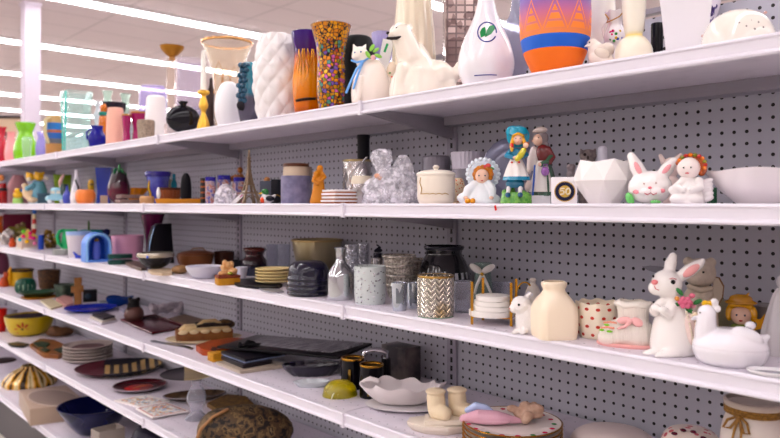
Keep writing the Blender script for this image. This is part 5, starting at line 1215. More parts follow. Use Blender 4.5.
# frosted cylinder with mosaic chips
t = T('frosted_holder', 'candle holder', 'frosted white glass cylinder sprinkled with dark and mirrored chips', 370, 'C', py=305, r=13)
t.p('body', spots('#d4d9d8', '#2a2a33', 120, .23, .4, 0, .5)).L([(15.8, 266), (15.8, 284), (15.2, 300), (14.6, 306)], open=1.3, n=48)
random.seed(11); q = t.p('mirror_chip', mat('#e6e8ee', .1, .9))
for i in range(34):
    x = 370 + random.uniform(-14, 14); y = random.uniform(269, 302); q.B(x, y, 1.5, 1.5, .8, d=-math.sqrt(max(15.9 ** 2 - (x - 370) ** 2, 2)), rot=random.uniform(0, 90), yaw=math.degrees(math.asin((x - 370) / 16)) )
# silver bottle
t = T('silver_bottle', 'bottle', 'mirror silver glass bottle with flared lip beside the frosted cylinder', 340.5, 'C', py=300.5, r=11)
t.p('body', mat('#c6c8cc', .09, .92)).L([(6.8, 247.5), (5.4, 250), (4.6, 254), (5, 261), (9, 267), (12.6, 273), (13.5, 280), (13.5, 296), (12.2, 301.5)], n=48, open=.8)
# crystal glasses
cg = NT('cut_crystal'); vv = cg.new('ShaderNodeTexVoronoi'); cg.put(vv.inputs['Vector'], cg.co()); vv.inputs['Scale'].default_value = 110
cg.bump(vv.outputs['Distance'], .004, 1); mcg = thin('#eceef4', .45, .06, 110, .7)
for px_, w_, y0, dd, lb in ((352, 7, 244.5, .26, 'left'), (363, 6.5, 243.5, .32, 'right')):
    jar('crystal_glass', 'glass', 'cut crystal glass behind the silver bottle, %s of the two' % lb, px_, 'C', [(w_, y0), (w_, y0 + 8), (w_ - .5, y0 + 20), (w_ - 1.5, 290)], mcg, dy=dd, open=1, group='cut crystal glasses', n=24)
t = T('dark_ornament', 'ornament', 'small dark twisted metal ornament left of the stacked cups', 378, 'C', dy=.33)
t.p('body', mat('#3a3744', .25, .4)).L([(4.5, 253), (4.5, 262), (4, 275), (5.5, 296)]); q = t.p('finial', mat('#3a3744', .25, .4), blob=.4); q.C([(375, 251, 0, 1.4), (380, 247, 0, 1.6), (377, 245, 0, 1)]); q.E(379, 250.5, 3.6, 2, 3)
jar('steel_cup', 'cup', 'short polished steel cup behind the frosted cylinder', 377, 'C', [(6, 258), (6, 263), (5.5, 280), (5.2, 298)], mat('#b9b6bb', .12, .9), dy=.20, open=.7)
# beehive bowl
nb = NT('navy_ridges'); nz = nb.noise(nb.co(), 40, 2); mnb = nb.fin(nb.mix(nz, lin('#0e0c22'), lin('#171433')), .14, 0, 0, .35)
jar('beehive_bowl', 'bowl', 'upturned dark navy glazed bowl with ridges like a beehive', 308.5, 'C',
    [(5, 260), (14, 261.5), (19, 267), (20.6, 275), (21.6, 278), (21, 280), (22, 283), (21.2, 285), (22, 288), (21, 290), (21.6, 293), (20, 297.5)], mnb, py=297, r=18, n=56, fn=lambda a, z, r: 1 + (.012 * math.cos(20 * a) if z > .55 else 0))
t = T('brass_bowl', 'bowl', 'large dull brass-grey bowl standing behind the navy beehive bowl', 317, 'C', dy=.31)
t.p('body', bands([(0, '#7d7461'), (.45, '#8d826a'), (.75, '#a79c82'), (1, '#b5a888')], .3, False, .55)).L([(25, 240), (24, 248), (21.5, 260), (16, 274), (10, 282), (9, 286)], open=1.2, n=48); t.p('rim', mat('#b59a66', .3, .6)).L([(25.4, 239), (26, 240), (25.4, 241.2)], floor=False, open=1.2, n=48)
# cream plates
for i in range(5):
    t = T('cream_plate', 'plate', 'cream yellow plate in a neat stack of five, %s' % ['the bottom one', 'second from bottom', 'the middle one', 'second from top', 'the top one'][i], 273, 'C', dy=.10, z0=.0086 + i * .0095, group='stack of cream plates')
    t.p('plate', mat('#ecd9a8', .35)).L([(17.6, t.by - 3.3), (17.2, t.by - 2.2), (12, t.by - .6), (10, t.by)], open=.9, sm=2, n=40, floor=False, sy=.8)
for px_, lb in ((272.5, 'left'), (284, 'right')):
    jar('ribbed_clear_glass', 'glass', 'clear ribbed glass tumbler behind the cream plates, %s one' % lb, px_, 'C', [(6.2, 244.5), (6, 255), (5.5, 268), (5, 281)], thin('#dadce6', .1), dy=.33, open=.7, group='clear ribbed tumblers', n=36, fn=lambda a, z, r: 1 + .04 * math.cos(12 * a))
jar('brown_glazed_vase', 'vase', 'dark brown glazed vase with flared lip and blue-drip base', 254.5, 'C', [(11, 248), (11.5, 250), (9, 253.5), (9, 256), (12.2, 261), (12.8, 268), (11, 277), (9, 284)],
    bands([(0, '#1c2a44'), (.3, '#22233a'), (.5, '#2a141c'), (.85, '#451a1c'), (1, '#5e2418')], .12, False), dy=.235, open=1)
t = T('black_shell_dish', 'dish', 'matte black heart-shaped standing dish left of the brown vase', 239, 'C', dy=.215)
t.p('body', mat('#14131a', .4)).X([(232, 262), (235, 259), (239, 260), (243, 259), (247, 264), (248, 272), (247, 279), (232, 279)], 5, taper=.92)
t.parts[-1].v = [(x, y, max(z, 0) if z > 3 else 0) for x, y, z in t.parts[-1].v]
t = T('black_tray', 'tray', 'flat black oval tray under the front of the cream plates', 256, 'C', py=286.5, r=0, dy=None)
t.p('body', mat('#1b1a22', .35)).F([(232, 281), (236, 278.6), (255, 277.6), (276, 280.5), (282, 284), (279, 286.6), (262, 287), (238, 284.5)], 0, .008)
t = T('leaf_dish', 'dish', 'small grey metallic leaf-shaped dish overlapping the black tray edge', 270, 'C', py=290.5)
t.p('body', mat('#a9a8b4', .3, .6)).F([(257, 286.5), (262, 287.0), (268, 288.0), (279, 288.6), (284, 291.2), (278, 292), (270, 291.6), (262, 289.8)], .0005, .004)
# yellow block with coral
t = T('yellow_block', 'box', 'mustard yellow wooden block carrying a sandy coral figurine', 227.5, 'C', py=285.5, r=9, turn=14)
t.p('body', matte('#c9952e', '#b8842a', 30), bev=.5).B(227.5, t.by - 3.4, 22, 6.8, 15); t.p('top_board', matte('#7e3a22'), bev=.3).B(227.5, t.by - 8.2, 22.6, 2.6, 15.6); 
zt_ = 9.5 * t.k
t2 = T('coral_figurine', 'figurine', 'sandy orange coral or shell cluster resting on the yellow block', 227.5, 'C', dy=t.Y - 1.114, z0=zt_)
q = t2.p('body', matte('#dba472', '#e8c49a', 120, .002, 150), blob=.8); random.seed(2)
for i in range(16): q.E(227.5 + random.uniform(-8, 8) * (1 - i / 26), t2.by - 1.5 - random.uniform(0, 1) * min(i, 12) * .95, random.uniform(2.4, 4), random.uniform(2.2, 4), 3, d=random.uniform(-4, 3), seg=10)
t2.parts[-1].v = [(x, y, max(z, 0)) for x, y, z in t2.parts[-1].v]
t2.p('leaf', ceramic('#9aa04a')).E(230, t2.by - 2.2, 2.6, 1.6, 2, d=-6)
jar('white_bowl', 'bowl', 'plain white wide bowl left of the yellow block', 204, 'C', [(18, 266), (16.5, 270), (12, 276), (9, 279)], mat('#dad7e2', .3), py=279, r=11, open=1, n=40)
jar('white_side_bowl', 'bowl', 'small white bowl peeking out right of the yellow block', 241.5, 'C', [(6, 267), (5.4, 272), (4, 278)], mat('#dad7e2', .3), dy=.12, open=.8)
# copper pot
t = T('copper_pot', 'pot', 'oval copper-brown lidded pot with a raised handle', 196, 'C', dy=.235)
t.p('body', mat('#8a5a3a', .3, .4)).L([(17, 254), (17, 258), (15.5, 264), (12, 272)], open=1, n=40, sy=.75); li = t.p('lid', mat('#7a4a30', .3, .4)); li.L([(4, 250), (12, 251), (17.5, 253), (18.4, 254.6), (17.5, 255)], floor=False, sy=.75); t.p('handle', mat('#a88a70', .3, .5), up=li).C([(190, 251.5, 0, .7), (193, 248.5, 0, .8), (202, 248, 0, .8), (206, 251.5, 0, .7)], 8)
t.p('side_handle', mat('#6a3f2a', .35)).C([(178.5, 256, -1, 1.2), (180, 262, -2, 1.2), (184, 266, -3, 1.2)], 8)
jar('brown_casserole', 'pot', 'dark brown round pot behind the right side of copper pot', 224, 'C', [(10, 251.5), (10, 256), (9, 265), (7, 272)], mat('#4a2c24', .25), dy=.355, open=1)
t = T('stone_egg', 'ornament', 'mottled tan stone egg lying beside the white bowl', 180, 'C', py=274.5, r=5); t.p('body', mat('#a8835e', .35, mott='#8a6a48', ms=50)).E(180, t.by - 4.6, 8.5, 4.6, 5)
t = T('shallow_wood_tray', 'tray', 'thin beige shallow tray left of the stone egg', 160, 'C', py=272); t.p('body', mat('#cdb9a0', .4)).F([(148, 269.5), (155, 267.8), (168, 267.6), (174, 270), (172, 272.5), (162, 273), (152, 272)], 0, .010)
t = T('metal_bowl', 'bowl', 'dark metal bowl with a beaded silver rim and blue bead', 155.5, 'C', py=271.5, r=8)
t.p('body', mat('#2a2830', .2, .5)).L([(17, 254.5), (16, 259), (12, 265), (6.5, 268), (5, 272)], open=1, n=40); t.p('rim', mat('#c9bfae', .25, .7)).L([(17.4, 252.5), (18, 254), (17.6, 256.5), (16.8, 257)], floor=False, open=1, n=40, fn=lambda a, z, r: 1 + .02 * math.cos(24 * a)); t.p('bead', mat('#2a5ad0', .1)).E(148, 255.8, 1.2, 1.2, 1.2, d=-16)
t = T('carved_leaf_dish', 'dish', 'brown carved leaf dish in front of the pink pot', 134, 'C', py=266.5); t.p('body', mat('#8a7264', .35, mott='#4a3a38', ms=60)).F([(124, 261), (130, 259.5), (140, 262), (147, 267), (141, 268), (131, 265)], 0, .012)
t = T('dark_case', 'box', 'tall black wedge-shaped box leaning behind the metal bowl', 159, 'C', dy=.19, turn=15); t.p('body', mat('#16141c', .3), bev=.5).X([(147, 270), (150, 236), (153, 226), (157, 223.5), (170, 223.5), (173, 270)], 10); t.parts[0].v = [(x, y, 0 if z < 6 else z) for x, y, z in t.parts[0].v]
t.p('edge', mat('#9ab8d8', .2, .4)).C([(147.5, 252, -5.6, .5), (150, 237, -5.6, .6), (153, 226.5, -5.6, .5)], 6)
jar('magenta_fan_vase', 'vase', 'dark magenta flared vase behind the black wedge-shaped box', 152.5, 'C', [(12, 214), (10, 221), (8, 232), (6.5, 245), (6.5, 262)], mat('#6a0f4a', .25), dy=.325, open=1)
jar('pink_pot', 'pot', 'plain pink cylindrical flower pot', 127.5, 'C', [(15.5, 235.3), (15, 245), (14, 262)], mat('#eab4cc', .4), dy=.19, open=1, sm=1, n=40)
for i in range(2):
    t = T('green_coaster_box', 'box', 'dark green marbled flat box, %s one' % ('lower', 'upper')[i], 120, 'C', dy=.055, z0=i * .024, group='dark green marbled boxes', turn=8); t.p('body', mat('#1f5a4e', .3, mott='#123a34', ms=40), bev=.4).B(120, t.by - 2.3, 22, 4.4, 12)
# blue arch
t = T('arched_holder', 'box', 'light blue arched box open at the front with dark blue inside', 96.5, 'C', py=262, r=7, turn=14)
def arch(x0, x1, ytop, yb, n=14):
    cx_ = (x0 + x1) / 2; rx = (x1 - x0) / 2; ry = rx * 1.05
    return [(x0, yb)] + [(cx_ - rx * math.cos(PI * i / n), ytop + ry - ry * math.sin(PI * i / n)) for i in range(n + 1)] + [(x1, yb)]
b = t.by
q = t.p('shell', mat('#6a98e4', .35)); o_, i_ = arch(84, 109, 232, b), arch(87.3, 105.7, 235.5, b - 2)
n = len(o_); vs = []
for d_ in (-9, 9):
    vs += [(q.X_(x), d_, q.Z_(y)) for x, y in o_]; vs += [(q.X_(x), d_, q.Z_(y)) for x, y in i_]
fs = []
for i in range(n):
    j = (i + 1) % n
    fs += [(i, j, n + j, n + i), (2 * n + i, 3 * n + i, 3 * n + j, 2 * n + j), (i, 2 * n + i, 2 * n + j, j), (n + i, n + j, 3 * n + j, 3 * n + i)]
q.add(vs, fs); t.p('back', mat('#3a6ccc', .35)).X([(x, y) for x, y in i_], 1.5, d=7.5)
t.p('front_rim', mat('#9cc4ee', .3)).C([(x, y, -9.2, 1.1) for x, y in arch(85.4, 107.6, 233.6, b - 1.2)], 8)
t = T('glass_trinket', 'ornament', 'small clear and amber trinket inside the blue arched box', 96.5, 'C', dy=T.__init__ and THINGS[-1].Y - 1.114 - .004, z0=2.2 * THINGS[-1].k); t.p('body', mat('#5a6ac0', .2)).L([(2, t.by - 18), (3.5, t.by - 14), (4, t.by - 4), (4, t.by)], floor=False); t.p('top', mat('#8a6a3a', .3)).E(96.5, t.by - 19.5, 2.4, 2, 2)
jar('rimmed_pot', 'pot', 'white tapered pot with a pale blue rim', 78.5, 'C', [(11.8, 231.5), (11.5, 235), (10, 246), (9, 257.5)], bands([(0, '#d9d2da'), (.86, '#a9c2e8')], .35), py=258, r=8, open=.9, sm=1)
t = T('fish_ornament', 'ornament', 'small cobalt blue fish-tail ornament at the foot of the white pot', 79, 'C', dy=.04); q = t.p('body', mat('#4a5ac8', .25), blob=.4); q.C([(74, 252, 0, .8), (77, 256, 0, 1.6), (82, 258, 0, 1.8), (86, 258.4, 0, 1.2)]); q.v = [(x, y, max(z, 0)) for x, y, z in q.v]; q.B(80, t.by - .6, 9, 1.2, 3)
t = T('mint_pitcher', 'pitcher', 'mint green pitcher with a round loop handle', 70, 'C', dy=.18); t.p('body', mat('#3fb878', .3)).L([(7, 229.5), (7, 234), (8, 244), (7, 253)], open=.8); t.p('handle', mat('#3fb878', .3)).C([(65, 230, -2, 1.6), (60.5, 231, -3, 1.7), (58.5, 236, -3, 1.8), (60, 243, -3, 1.8), (64, 247, -2, 1.6)], 8)
t = T('teal_rim_bowl', 'bowl', 'teal bowl rim visible behind the arched blue box', 92, 'C', dy=.27); t.p('body', mat('#2a8a8f', .3)).L([(12, 230), (11, 236), (8, 247), (7, 251)], open=1); t.p('stem', mat('#5a7a3a', .5)).C([(89, 236, 0, 1), (89, 221.5, 0, .9)], 8)
t = T('navy_bird', 'figurine', 'dark navy bird figurine behind the right side of the blue arch', 107.5, 'C', dy=.31); q = t.p('body', mat('#1d2350', .2), blob=.5); q.L([(4, 236), (5.5, 243), (4, 252)], sm=2); q.E(107, 232, 3.4, 3.6, 3.4); q.C([(104, 231, 0, 1.4), (102, 229.5, 0, .6)])
for i in range(3):
    t = T('saucer', 'saucer', 'white saucer in a low pile left of the white pot, %s' % ['bottom one', 'middle one', 'top one'][i], 61, 'C', dy=.045, z0=i * .0095, group='white saucers'); t.p('saucer', mat('#d6d8d4', .35)).L([(8, t.by - 1.6), (7.6, t.by - 1), (5, t.by)], sm=1, sy=.7, floor=False, open=.5)
# gingerbread house
t = T('toy_house', 'ornament', 'colourful gingerbread house ornament with candy roof and tall striped candy post', 28, 'C', py=249.5, r=8)
t.p('wall', mat('#d9c2b4', .5), bev=.3).B(28, t.by - 6, 17, 12, 14, yaw=20); q = t.p('roof', mat('#d8c46a', .5)); q.X([(18.5, t.by - 11), (28, t.by - 20), (38, t.by - 11)], 16)
for i, (x, y, c_) in enumerate(((24, 236, '#e0307a'), (30, 233, '#e0307a'), (33, 238, '#d82a8a'), (21, 239, '#4ab0c8'), (27, 241, '#f0c030'), (34, 243, '#e890b0'), (30, 237, '#f05a98'), (24, 231, '#7ac84a'))): t.p('candy', mat(c_, .3)).E(x, y, 2, 2, 1.4, d=-8.5, seg=10)
q = t.p('candy_post', bands([(0, '#c83a3a'), (.2, '#e8e0d0'), (.4, '#c83a3a'), (.6, '#e8d8b0'), (.8, '#2a6ac0')], .4)); q.L([(1.2, 209), (2, 211), (1.6, 218), (2.2, 228), (1.6, 234)], cx=33.5, floor=False)
t.p('base', mat('#e4ddd8', .5)).L([(11, t.by - 2.2), (12, t.by)], sm=1, sy=.85)
jar('blue_cylinder', 'candle', 'small bright blue cylinder right of the toy house', 41, 'C', [(2.6, 235), (2.6, 249)], mat('#2a50b8', .3), dy=.10, sm=1)
random.seed(8)
for px_, dd, r_, c1, lb in ((51, .19, 7, '#a8884a', 'golden brown leafy ornament left of the mint pitcher'), (20, .21, 8, '#a89a6a', 'olive gold floral wreath ornament behind the toy house'), (5, .07, 6, '#d8d0cc', 'pearly white flower cluster at the far left of third shelf')):
    t = T('flower_ornament', 'ornament', lb, px_, 'C', dy=dd); q = t.p('petals', mat(c1, .35, .2, mott='#5a4426' if px_ > 10 else '#b0a49c', ms=40), blob=.5)
    for i in range(16): q.E(px_ + random.uniform(-r_, r_), t.by - 3 - random.uniform(0, 2.0 * r_), 2.6, 2.4, 2.4, d=random.uniform(-5, 4), seg=8)
    q.L([(r_ * .5, t.by - 6), (r_ * .7, t.by)], sm=1)
    for i in range(4): t.p('bead', mat('#d8c070' if px_ > 10 else '#f0ece8', .2, .4)).E(px_ + random.uniform(-r_, r_) * .7, t.by - 5 - random.uniform(0, r_ * 1.2), 1.5, 1.5, 1.4, d=-6.4, seg=8)
t = T('orange_crab', 'figurine', 'small orange red figurine left of the toy house', 12.5, 'C', dy=.04); q = t.p('body', mat('#c8582a', .35), blob=.4); q.E(12.5, t.by - 3, 3.6, 3, 3); q.E(12, t.by - 7, 2.4, 2.4, 2.2); q.L([(2.4, t.by - 3), (3, t.by)], sm=1)
t = T('framed_picture', 'picture', 'magenta frame with a yellow picture standing at the back, far left', 17, 'C', dy=.33, turn=8); t.p('frame', mat('#7a1038', .35), bev=.3).B(17, (214 + t.by) / 2, 25, t.by - 214, 1.6); t.p('picture', matte('#8f8a3a')).B(17, (221 + t.by) / 2, 16, t.by - 232, 1.2, d=-.6)
jar('orange_vase', 'vase', 'orange brown vase cut off at the left edge of third shelf', 0, 'C', [(2.6, 216), (2.2, 222), (2.8, 232), (2.6, 242)], mat('#b8601c', .3), dy=.2)
# ================================================================== FOURTH SHELF
t = T('twine_jar', 'jar', 'grey white painted jar tied with a brown twine bow under the third shelf', 754, 'D', dy=.11)
def P_(y): return y
t.p('body', mat('#ddd3cc', .4, mott='#cfc4be', ms=12)).L([(26, 404), (25.5, 409), (24.5, 413), (28, 422), (31, 438), (31, 470), (28, 500), (27, t.by)], open=2, n=48)
t.p('rim', mat('#b5a79e', .45)).L([(27, 399.5), (28, 401), (27.5, 405), (26.5, 406)], floor=False, open=2)
q = t.p('twine', matte('#7d5a2c', '#a07a42', 200, .002, 300)); 
for yy in (406.5, 409, 411.5): q.C([(754 + 26.5 * math.sin(a), yy, -26.5 * math.cos(a), 1.3) for a in [2 * PI * i / 24 for i in range(25)]], 8)
q = t.p('twine_bow', matte('#7d5a2c', '#a07a42', 200)); q.C([(741, 411, -25, 1.3), (731, 416, -24, 1.4), (727, 424, -24, 1.3), (733, 424, -25, 1.3), (741, 412, -26, 1.3)], 8)
q.C([(741, 411, -25, 1.3), (748, 417, -28, 1.4), (750, 426, -30, 1.3), (745, 426, -30, 1.3), (741, 412, -26, 1.3)], 8); q.C([(741, 411, -26, 1.2), (737, 425, -28, 1.2), (734, 440, -28, 1)], 8); q.C([(741, 411, -26, 1.2), (743, 425, -30, 1.2), (742, 442, -31, 1)], 8)
q = t.p('painted_vine', mat('#4a2230', .4)); q.C([(728, 447, -22, .9), (736, 436, -27, .8), (745, 433, -30, .7), (752, 430, -31, .6)], 6); q.C([(744, 448, -30, .8), (750, 438, -31, .7), (757, 434, -31, .6)], 6)
# floral dome
t = T('floral_dome', 'bowl', 'upturned white bowl painted with red and dark flowers, cut by photo bottom', 691, 'D', dy=.19)
t.p('body', spots('#e9dcd2', '#c8606a', 65, .34)).L([(12, 428), (21, 431), (27, 438), (29, 448), (30, 460), (30, t.by)], n=48)
q = t.p('flower', ceramic('#5a2434'))
for x, y in ((676, 430), (684, 427.5), (693, 428), (702, 431), (710, 436)): q.E(x, y, 3, 1.6, 3, d=-12 if y < 430 else -18)
# large pale platter
t = T('pale_platter', 'plate', 'large pale pinkish domed platter lying at the bottom edge of the photo', 613, 'D', dy=.27)
t.p('body', mat('#e6d8d4', .35)).L([(10, t.by - 23), (26, t.by - 21), (38, t.by - 14), (43, t.by - 4), (42, t.by)], n=56, sy=.75)
# plates with gilt rims
for i in range(5):
    t = T('gilt_plate', 'plate', 'china plate with gold rim and rose border, %s of the five stacked' % ['lowest', 'second', 'middle', 'fourth', 'topmost'][i], 512, 'D', dy=.128, z0=i * .0105, group='gold-rimmed plates')
    pl = t.p('plate', mat('#efe6e2', .25)); pl.L([(49, t.by - 5.4), (47.5, t.by - 4.6), (34, t.by - 2), (28, t.by)], open=1.3, n=56, sm=2, floor=False)
    t.p('gold_rim', metal('#c08a2c', .25)).L([(49.2, t.by - 6), (49.8, t.by - 5.4), (49.2, t.by - 4.8)], sm=1, floor=False, open=1.3, n=56)
    if i == 4:
        for a0 in range(0, 360, 20):
            a = R(a0); q = t.p('rose', ceramic('#c83a5a' if (a0 // 20) % 3 else '#3f8a4a')); q.E(510 + 43 * math.cos(a), t.by - 4.6, 3.0, .7, 2.2, d=43 * math.sin(a), seg=8)
GP = t
z1 = 5 * .0105 - .004
t = T('shell_dish', 'soap dish', 'pearly pink curled shell dish lying on the gold-rimmed plates', 495, 'D', dy=.10, z0=z1)
q = t.p('body', mat('#e3b6c4', .2, 0, 0, .7), blob=1.0)
q.C([(463, t.by - 4, -2, 4), (478, t.by - 7, -2, 7), (497, t.by - 6, 0, 7), (514, t.by - 3, 4, 4), (524, t.by - 1, 6, 2)]); q.E(488, t.by - 3.5, 24, 4.5, 10); q.v = [(x, y, max(z, 0)) for x, y, z in q.v]
q = t.p('wave_crest', mat('#b9c6e6', .2, 0, 0, .6), blob=.8); q.C([(467, t.by - 10, 6, 3), (476, t.by - 15, 6, 4.5), (486, t.by - 13, 6, 4), (492, t.by - 9, 6, 3)])
t = T('sand_shell', 'ornament', 'rough sandy textured seashell cluster beside the pink shell dish', 527, 'D', dy=.165, z0=z1)
q = t.p('body', matte('#d5b9a6', '#c4a490', 60, .003, 160), blob=1.0); random.seed(4)
for i in range(20):
    a = random.uniform(0, 2 * PI); q.E(527 + 18 * math.cos(a) * random.random(), t.by - 4 - random.uniform(0, 12), random.uniform(4, 7), random.uniform(3, 6), 5, d=10 * math.sin(a) * random.random(), seg=10)
q.v = [(x, y, max(z, 0)) for x, y, z in q.v]
# baby boots dish
t = T('boots_dish', 'dish', 'cream octagonal ceramic dish carrying a pair of baby boots', 438, 'D', py=437, r=22, turn=-8)
q = t.p('base', mat('#eadfd2', .35), bev=.6); q.L([(33, t.by - 8.5), (32, t.by - 5), (27, t.by)], n=8, sm=1, sy=.62, ph=PI / 8)
q = t.p('book', mat('#ede2d4', .35), bev=.6); q.B(449, t.by - 11.5, 48, 5.5, 26, rot=4, yaw=8)
for x, d_, rt_ in ((436, -5, 0), (456, 5, 10)):
    q = t.p('boot', mat('#eddcc0', .35), blob=.9); b = t.by - 14
    q.C([(x, b - 19, d_ + 3, 9.4), (x + 1, b - 8, d_ + 3, 9.4), (x + 2, b - 6, d_ + 2, 9.4)]); q.C([(x + 2, b - 7, d_, 8.6), (x + 8 + rt_ * .4, b - 6, d_ - 4, 8), (x + 11 + rt_ * .6, b - 6, d_ - 6, 7)]); q.E(x, b - 25, 10.6, 3, 10, d=d_ + 3)
# ruffled leaf bowl on plate
t = T('oval_plate', 'plate', 'oval white plate under the ruffled leaf bowl', 410, 'D', py=413, r=20)
t.p('body', mat('#ece7e8', .28)).L([(45, t.by - 4), (43, t.by - 3), (33, t.by - .6), (28, t.by)], open=1.0, n=56, sm=2, sy=.62)
OP = t
t = T('leaf_bowl', 'bowl', 'white ruffled leaf-shaped ceramic bowl with curled edges', 402, 'D', dy=OP.Y - 1.114, z0=3.4 * OP.k)
q = t.p('body', mat('#ece4e4', .28)); b = t.by
q.L([(41, b - 17), (38, b - 12), (31, b - 5), (24, b)], open=1.6, n=96, sm=4, sy=.56, floor=False, fn=lambda a, z, r: (1 + .07 * z * math.cos(9 * a) + .04 * z * math.cos(4 * a + 1), 1.8 * z * z * math.cos(9 * a + 1) + 1.6 * z * z * math.cos(3 * a)))
t.p('stem_curl', mat('#ece4e4', .28)).C([(364, b - 20, 0, 2), (370, b - 22, 0, 3), (378, b - 20, -1, 3)], 8)
# dark candle cylinders
for px_, w_, y0, py_, lb in ((371.5, 12, 364.5, 399, 'front one, shorter'), (352.5, 11.5, 358, 390, 'rear one by the yellow paperweight')):
    t = T('black_candle_jar', 'candle', 'black cylinder candle jar with a gold rim, %s' % lb, px_, 'D', py=py_, r=10, group='black candle jars')
    t.p('body', mat('#141019', .18)).L([(w_, y0), (w_, t.by)], sm=1, open=1); t.p('gold_rim', metal('#b8862e', .25)).L([(w_ + .1, y0 - 1), (w_ + .5, y0), (w_ + .1, y0 + 1)], sm=1, floor=False, open=1.6); t.p('wax', mat('#3f2a10', .3)).L([(w_ - 1.4, y0 + 2), (w_ - 1.4, y0 + 4)], sm=1, floor=False)
    t.p('gold_stripe', metal('#a8883e', .25), bev=.2).B(px_ - 3, (y0 + t.by) / 2 + 3, 2.4, (t.by - y0) * .6, .8, d=-w_ + .1)
t = T('chrome_pump', 'dispenser', 'chrome-topped black pump dispenser between the candle jars and stone block', 386, 'D', dy=.26)
t.p('body', mat('#16131a', .2)).L([(4.6, 358), (4.8, 362), (4.8, t.by)], sm=1); q = t.p('spout', mat('#dcdce2', .08, 1)); q.C([(386, 358, 0, 3), (386, 353, 0, 3.4), (380, 350.5, -1, 3.2), (370, 350, -2, 3), (364.5, 352, -3, 2.6), (364, 356, -3, 2)], 12)
t = T('stone_block', 'box', 'dark mottled stone cube block behind the leaf bowl', 401, 'D', dy=.335, align=True)
t.p('body', mat('#3c353c', .35, mott='#7a706c', ms=14), bev=.5).B(401, (345 + t.by) / 2, 34, t.by - 345, 22)
t = T('paperweight', 'paperweight', 'yellow glass dome paperweight with white swirls inside', 340, 'D', py=399.5, r=14, turn=10)
t.p('dome', mat('#f0e040', .04, 0, .7, .5)).L([(2, 379.5), (9, 381), (15, 386), (17.8, 394), (17, 400)], sy=.8, n=40); q = t.p('swirl', mat('#f1efc4', .3))
for i in range(4): q.C([(329 + i * 5, 397, -13.5 + abs(i - 1.5), .6), (331 + i * 5, 391, -13 + abs(i - 1.5), .8), (335 + i * 4, 387, -12 + abs(i - 1.5), .5)], 6)
t = T('crystal_dish', 'dish', 'small white fluted flat dish left of the yellow paperweight', 312, 'D', py=388.5, r=8)
t.p('body', mat('#d4d8dc', .2)).L([(18.5, t.by - 5.4), (17, t.by - 3.5), (13, t.by)], open=1.2, n=60, sy=.5, fn=lambda a, z, r: 1 + .03 * math.cos(10 * a)); 
t = T('violet_dish', 'dish', 'dark violet cut glass dish under the corner of the big black tray', 312, 'D', py=378, r=14)
t.p('body', mat('#1c1530', .1, 0, .1, .6)).L([(29, t.by - 11), (27, t.by - 6), (20, t.by)], open=1.4, n=60, sy=.5, fn=lambda a, z, r: 1 + .03 * math.cos(14 * a))
# big black tray resting on the things below
t = T('black_slate_tray', 'tray', 'big black rectangular tray with a silvery scratched surface, propped on smaller things', 300, 'D', py=372)
tz = .038
ZT = [.036, .052, .078, .036]
poly = [(217, 346), (338, 357), (372, 343), (257, 334.5)]
t.p('tray', mat('#151218', .3), bev=.3).F(poly, 0, .008, ztilt=ZT)
sm_ = NT('scratched_silver'); mp = sm_.new('ShaderNodeMapping'); sm_.put(mp.inputs['Vector'], sm_.co()); mp.inputs['Scale'].default_value = (8, 90, 8); nz = sm_.noise(mp.outputs[0], 3, 5)
q = t.p('inlay', sm_.fin(sm_.ramp(nz, [(.35, '#5a575e'), (.5, '#8d8a92'), (.68, '#c5c3ca')]), .4, .2)); q.F([(244, 344.0), (331, 352.0), (363, 342.2), (266, 335.6)], .009, .007, ztilt=[.037, .0505, .075, .037])
# ornament on tray
t = T('black_tray_stand', 'stand', 'small black curved metal easel piece on the left of the tray', 250, 'D', dy=.13, z0=tz + .0105)
q = t.p('bar', mat('#17141a', .3), blob=.5); q.C([(239, t.by - 2, 0, 1.8), (248, t.by - 3, 1, 2.2), (260, t.by - 2, 2, 2)]); q.C([(243, t.by - 2, -1, 1.6), (248, t.by - 7, 0, 1.3), (254, t.by - 5, 1, 1.3)]); q.E(240, t.by - 3.5, 2, 3, 2, d=-1); q.v = [(x, y, max(z, 0)) for x, y, z in q.v]
# pile under the tray
zz_ = 0
for i, (pl, th, c_, nm, cat_, lb) in enumerate((
    ([(216, 361.5), (240, 371), (288, 364.5), (262, 357)], .010, '#b5a89a', 'placemat', 'placemat', 'beige board at the bottom of the pile below the black tray'),
    ([(221, 356), (243, 365), (272, 360), (252, 353)], .012, '#2a2228', 'picture_book', 'book', 'dark book with white edge lying on the beige board'),
    ([(221, 351), (245, 359.4), (286, 352), (262, 345)], .012, '#1c1a22', 'black_box', 'box', 'flat glossy black box lying on top of the pile under the tray'))):
    t = T(nm, cat_, lb, 250, 'D', py=362, z0=zz_); t.p('body', mat(c_, .3), bev=.25).F(pl, 0, th)
    if i == 2: t.p('band', mat('#8f9ab8', .3)).F([(221.6, 354.0), (245, 362.4), (285, 355.0), (262, 347.5)], .001, .003)
    zz_ += th + .0005
t = T('sponge_block', 'box', 'mustard yellow rough block left of the black box', 219, 'D', py=361, r=4, turn=25); t.p('body', matte('#cf9a2c', '#b5821e', 60, .003, 120), bev=.8).B(219, t.by - 4.2, 19, 8.4, 13)
t = T('orange_pouch', 'pouch', 'flat orange brown leather pouch lying under the tray corner', 220, 'D', py=345)
t.p('body', mat('#b5561c', .4, mott='#98440f', ms=20)).F([(196, 345), (203, 349.5), (216, 350), (236, 346), (252, 343), (250, 338.5), (232, 337.5), (212, 340)], 0, .022); t.p('clasp', mat('#4a1a14', .4)).F([(211, 349.8), (216, 350.2), (217, 347), (212, 346.6)], .0222, .003)
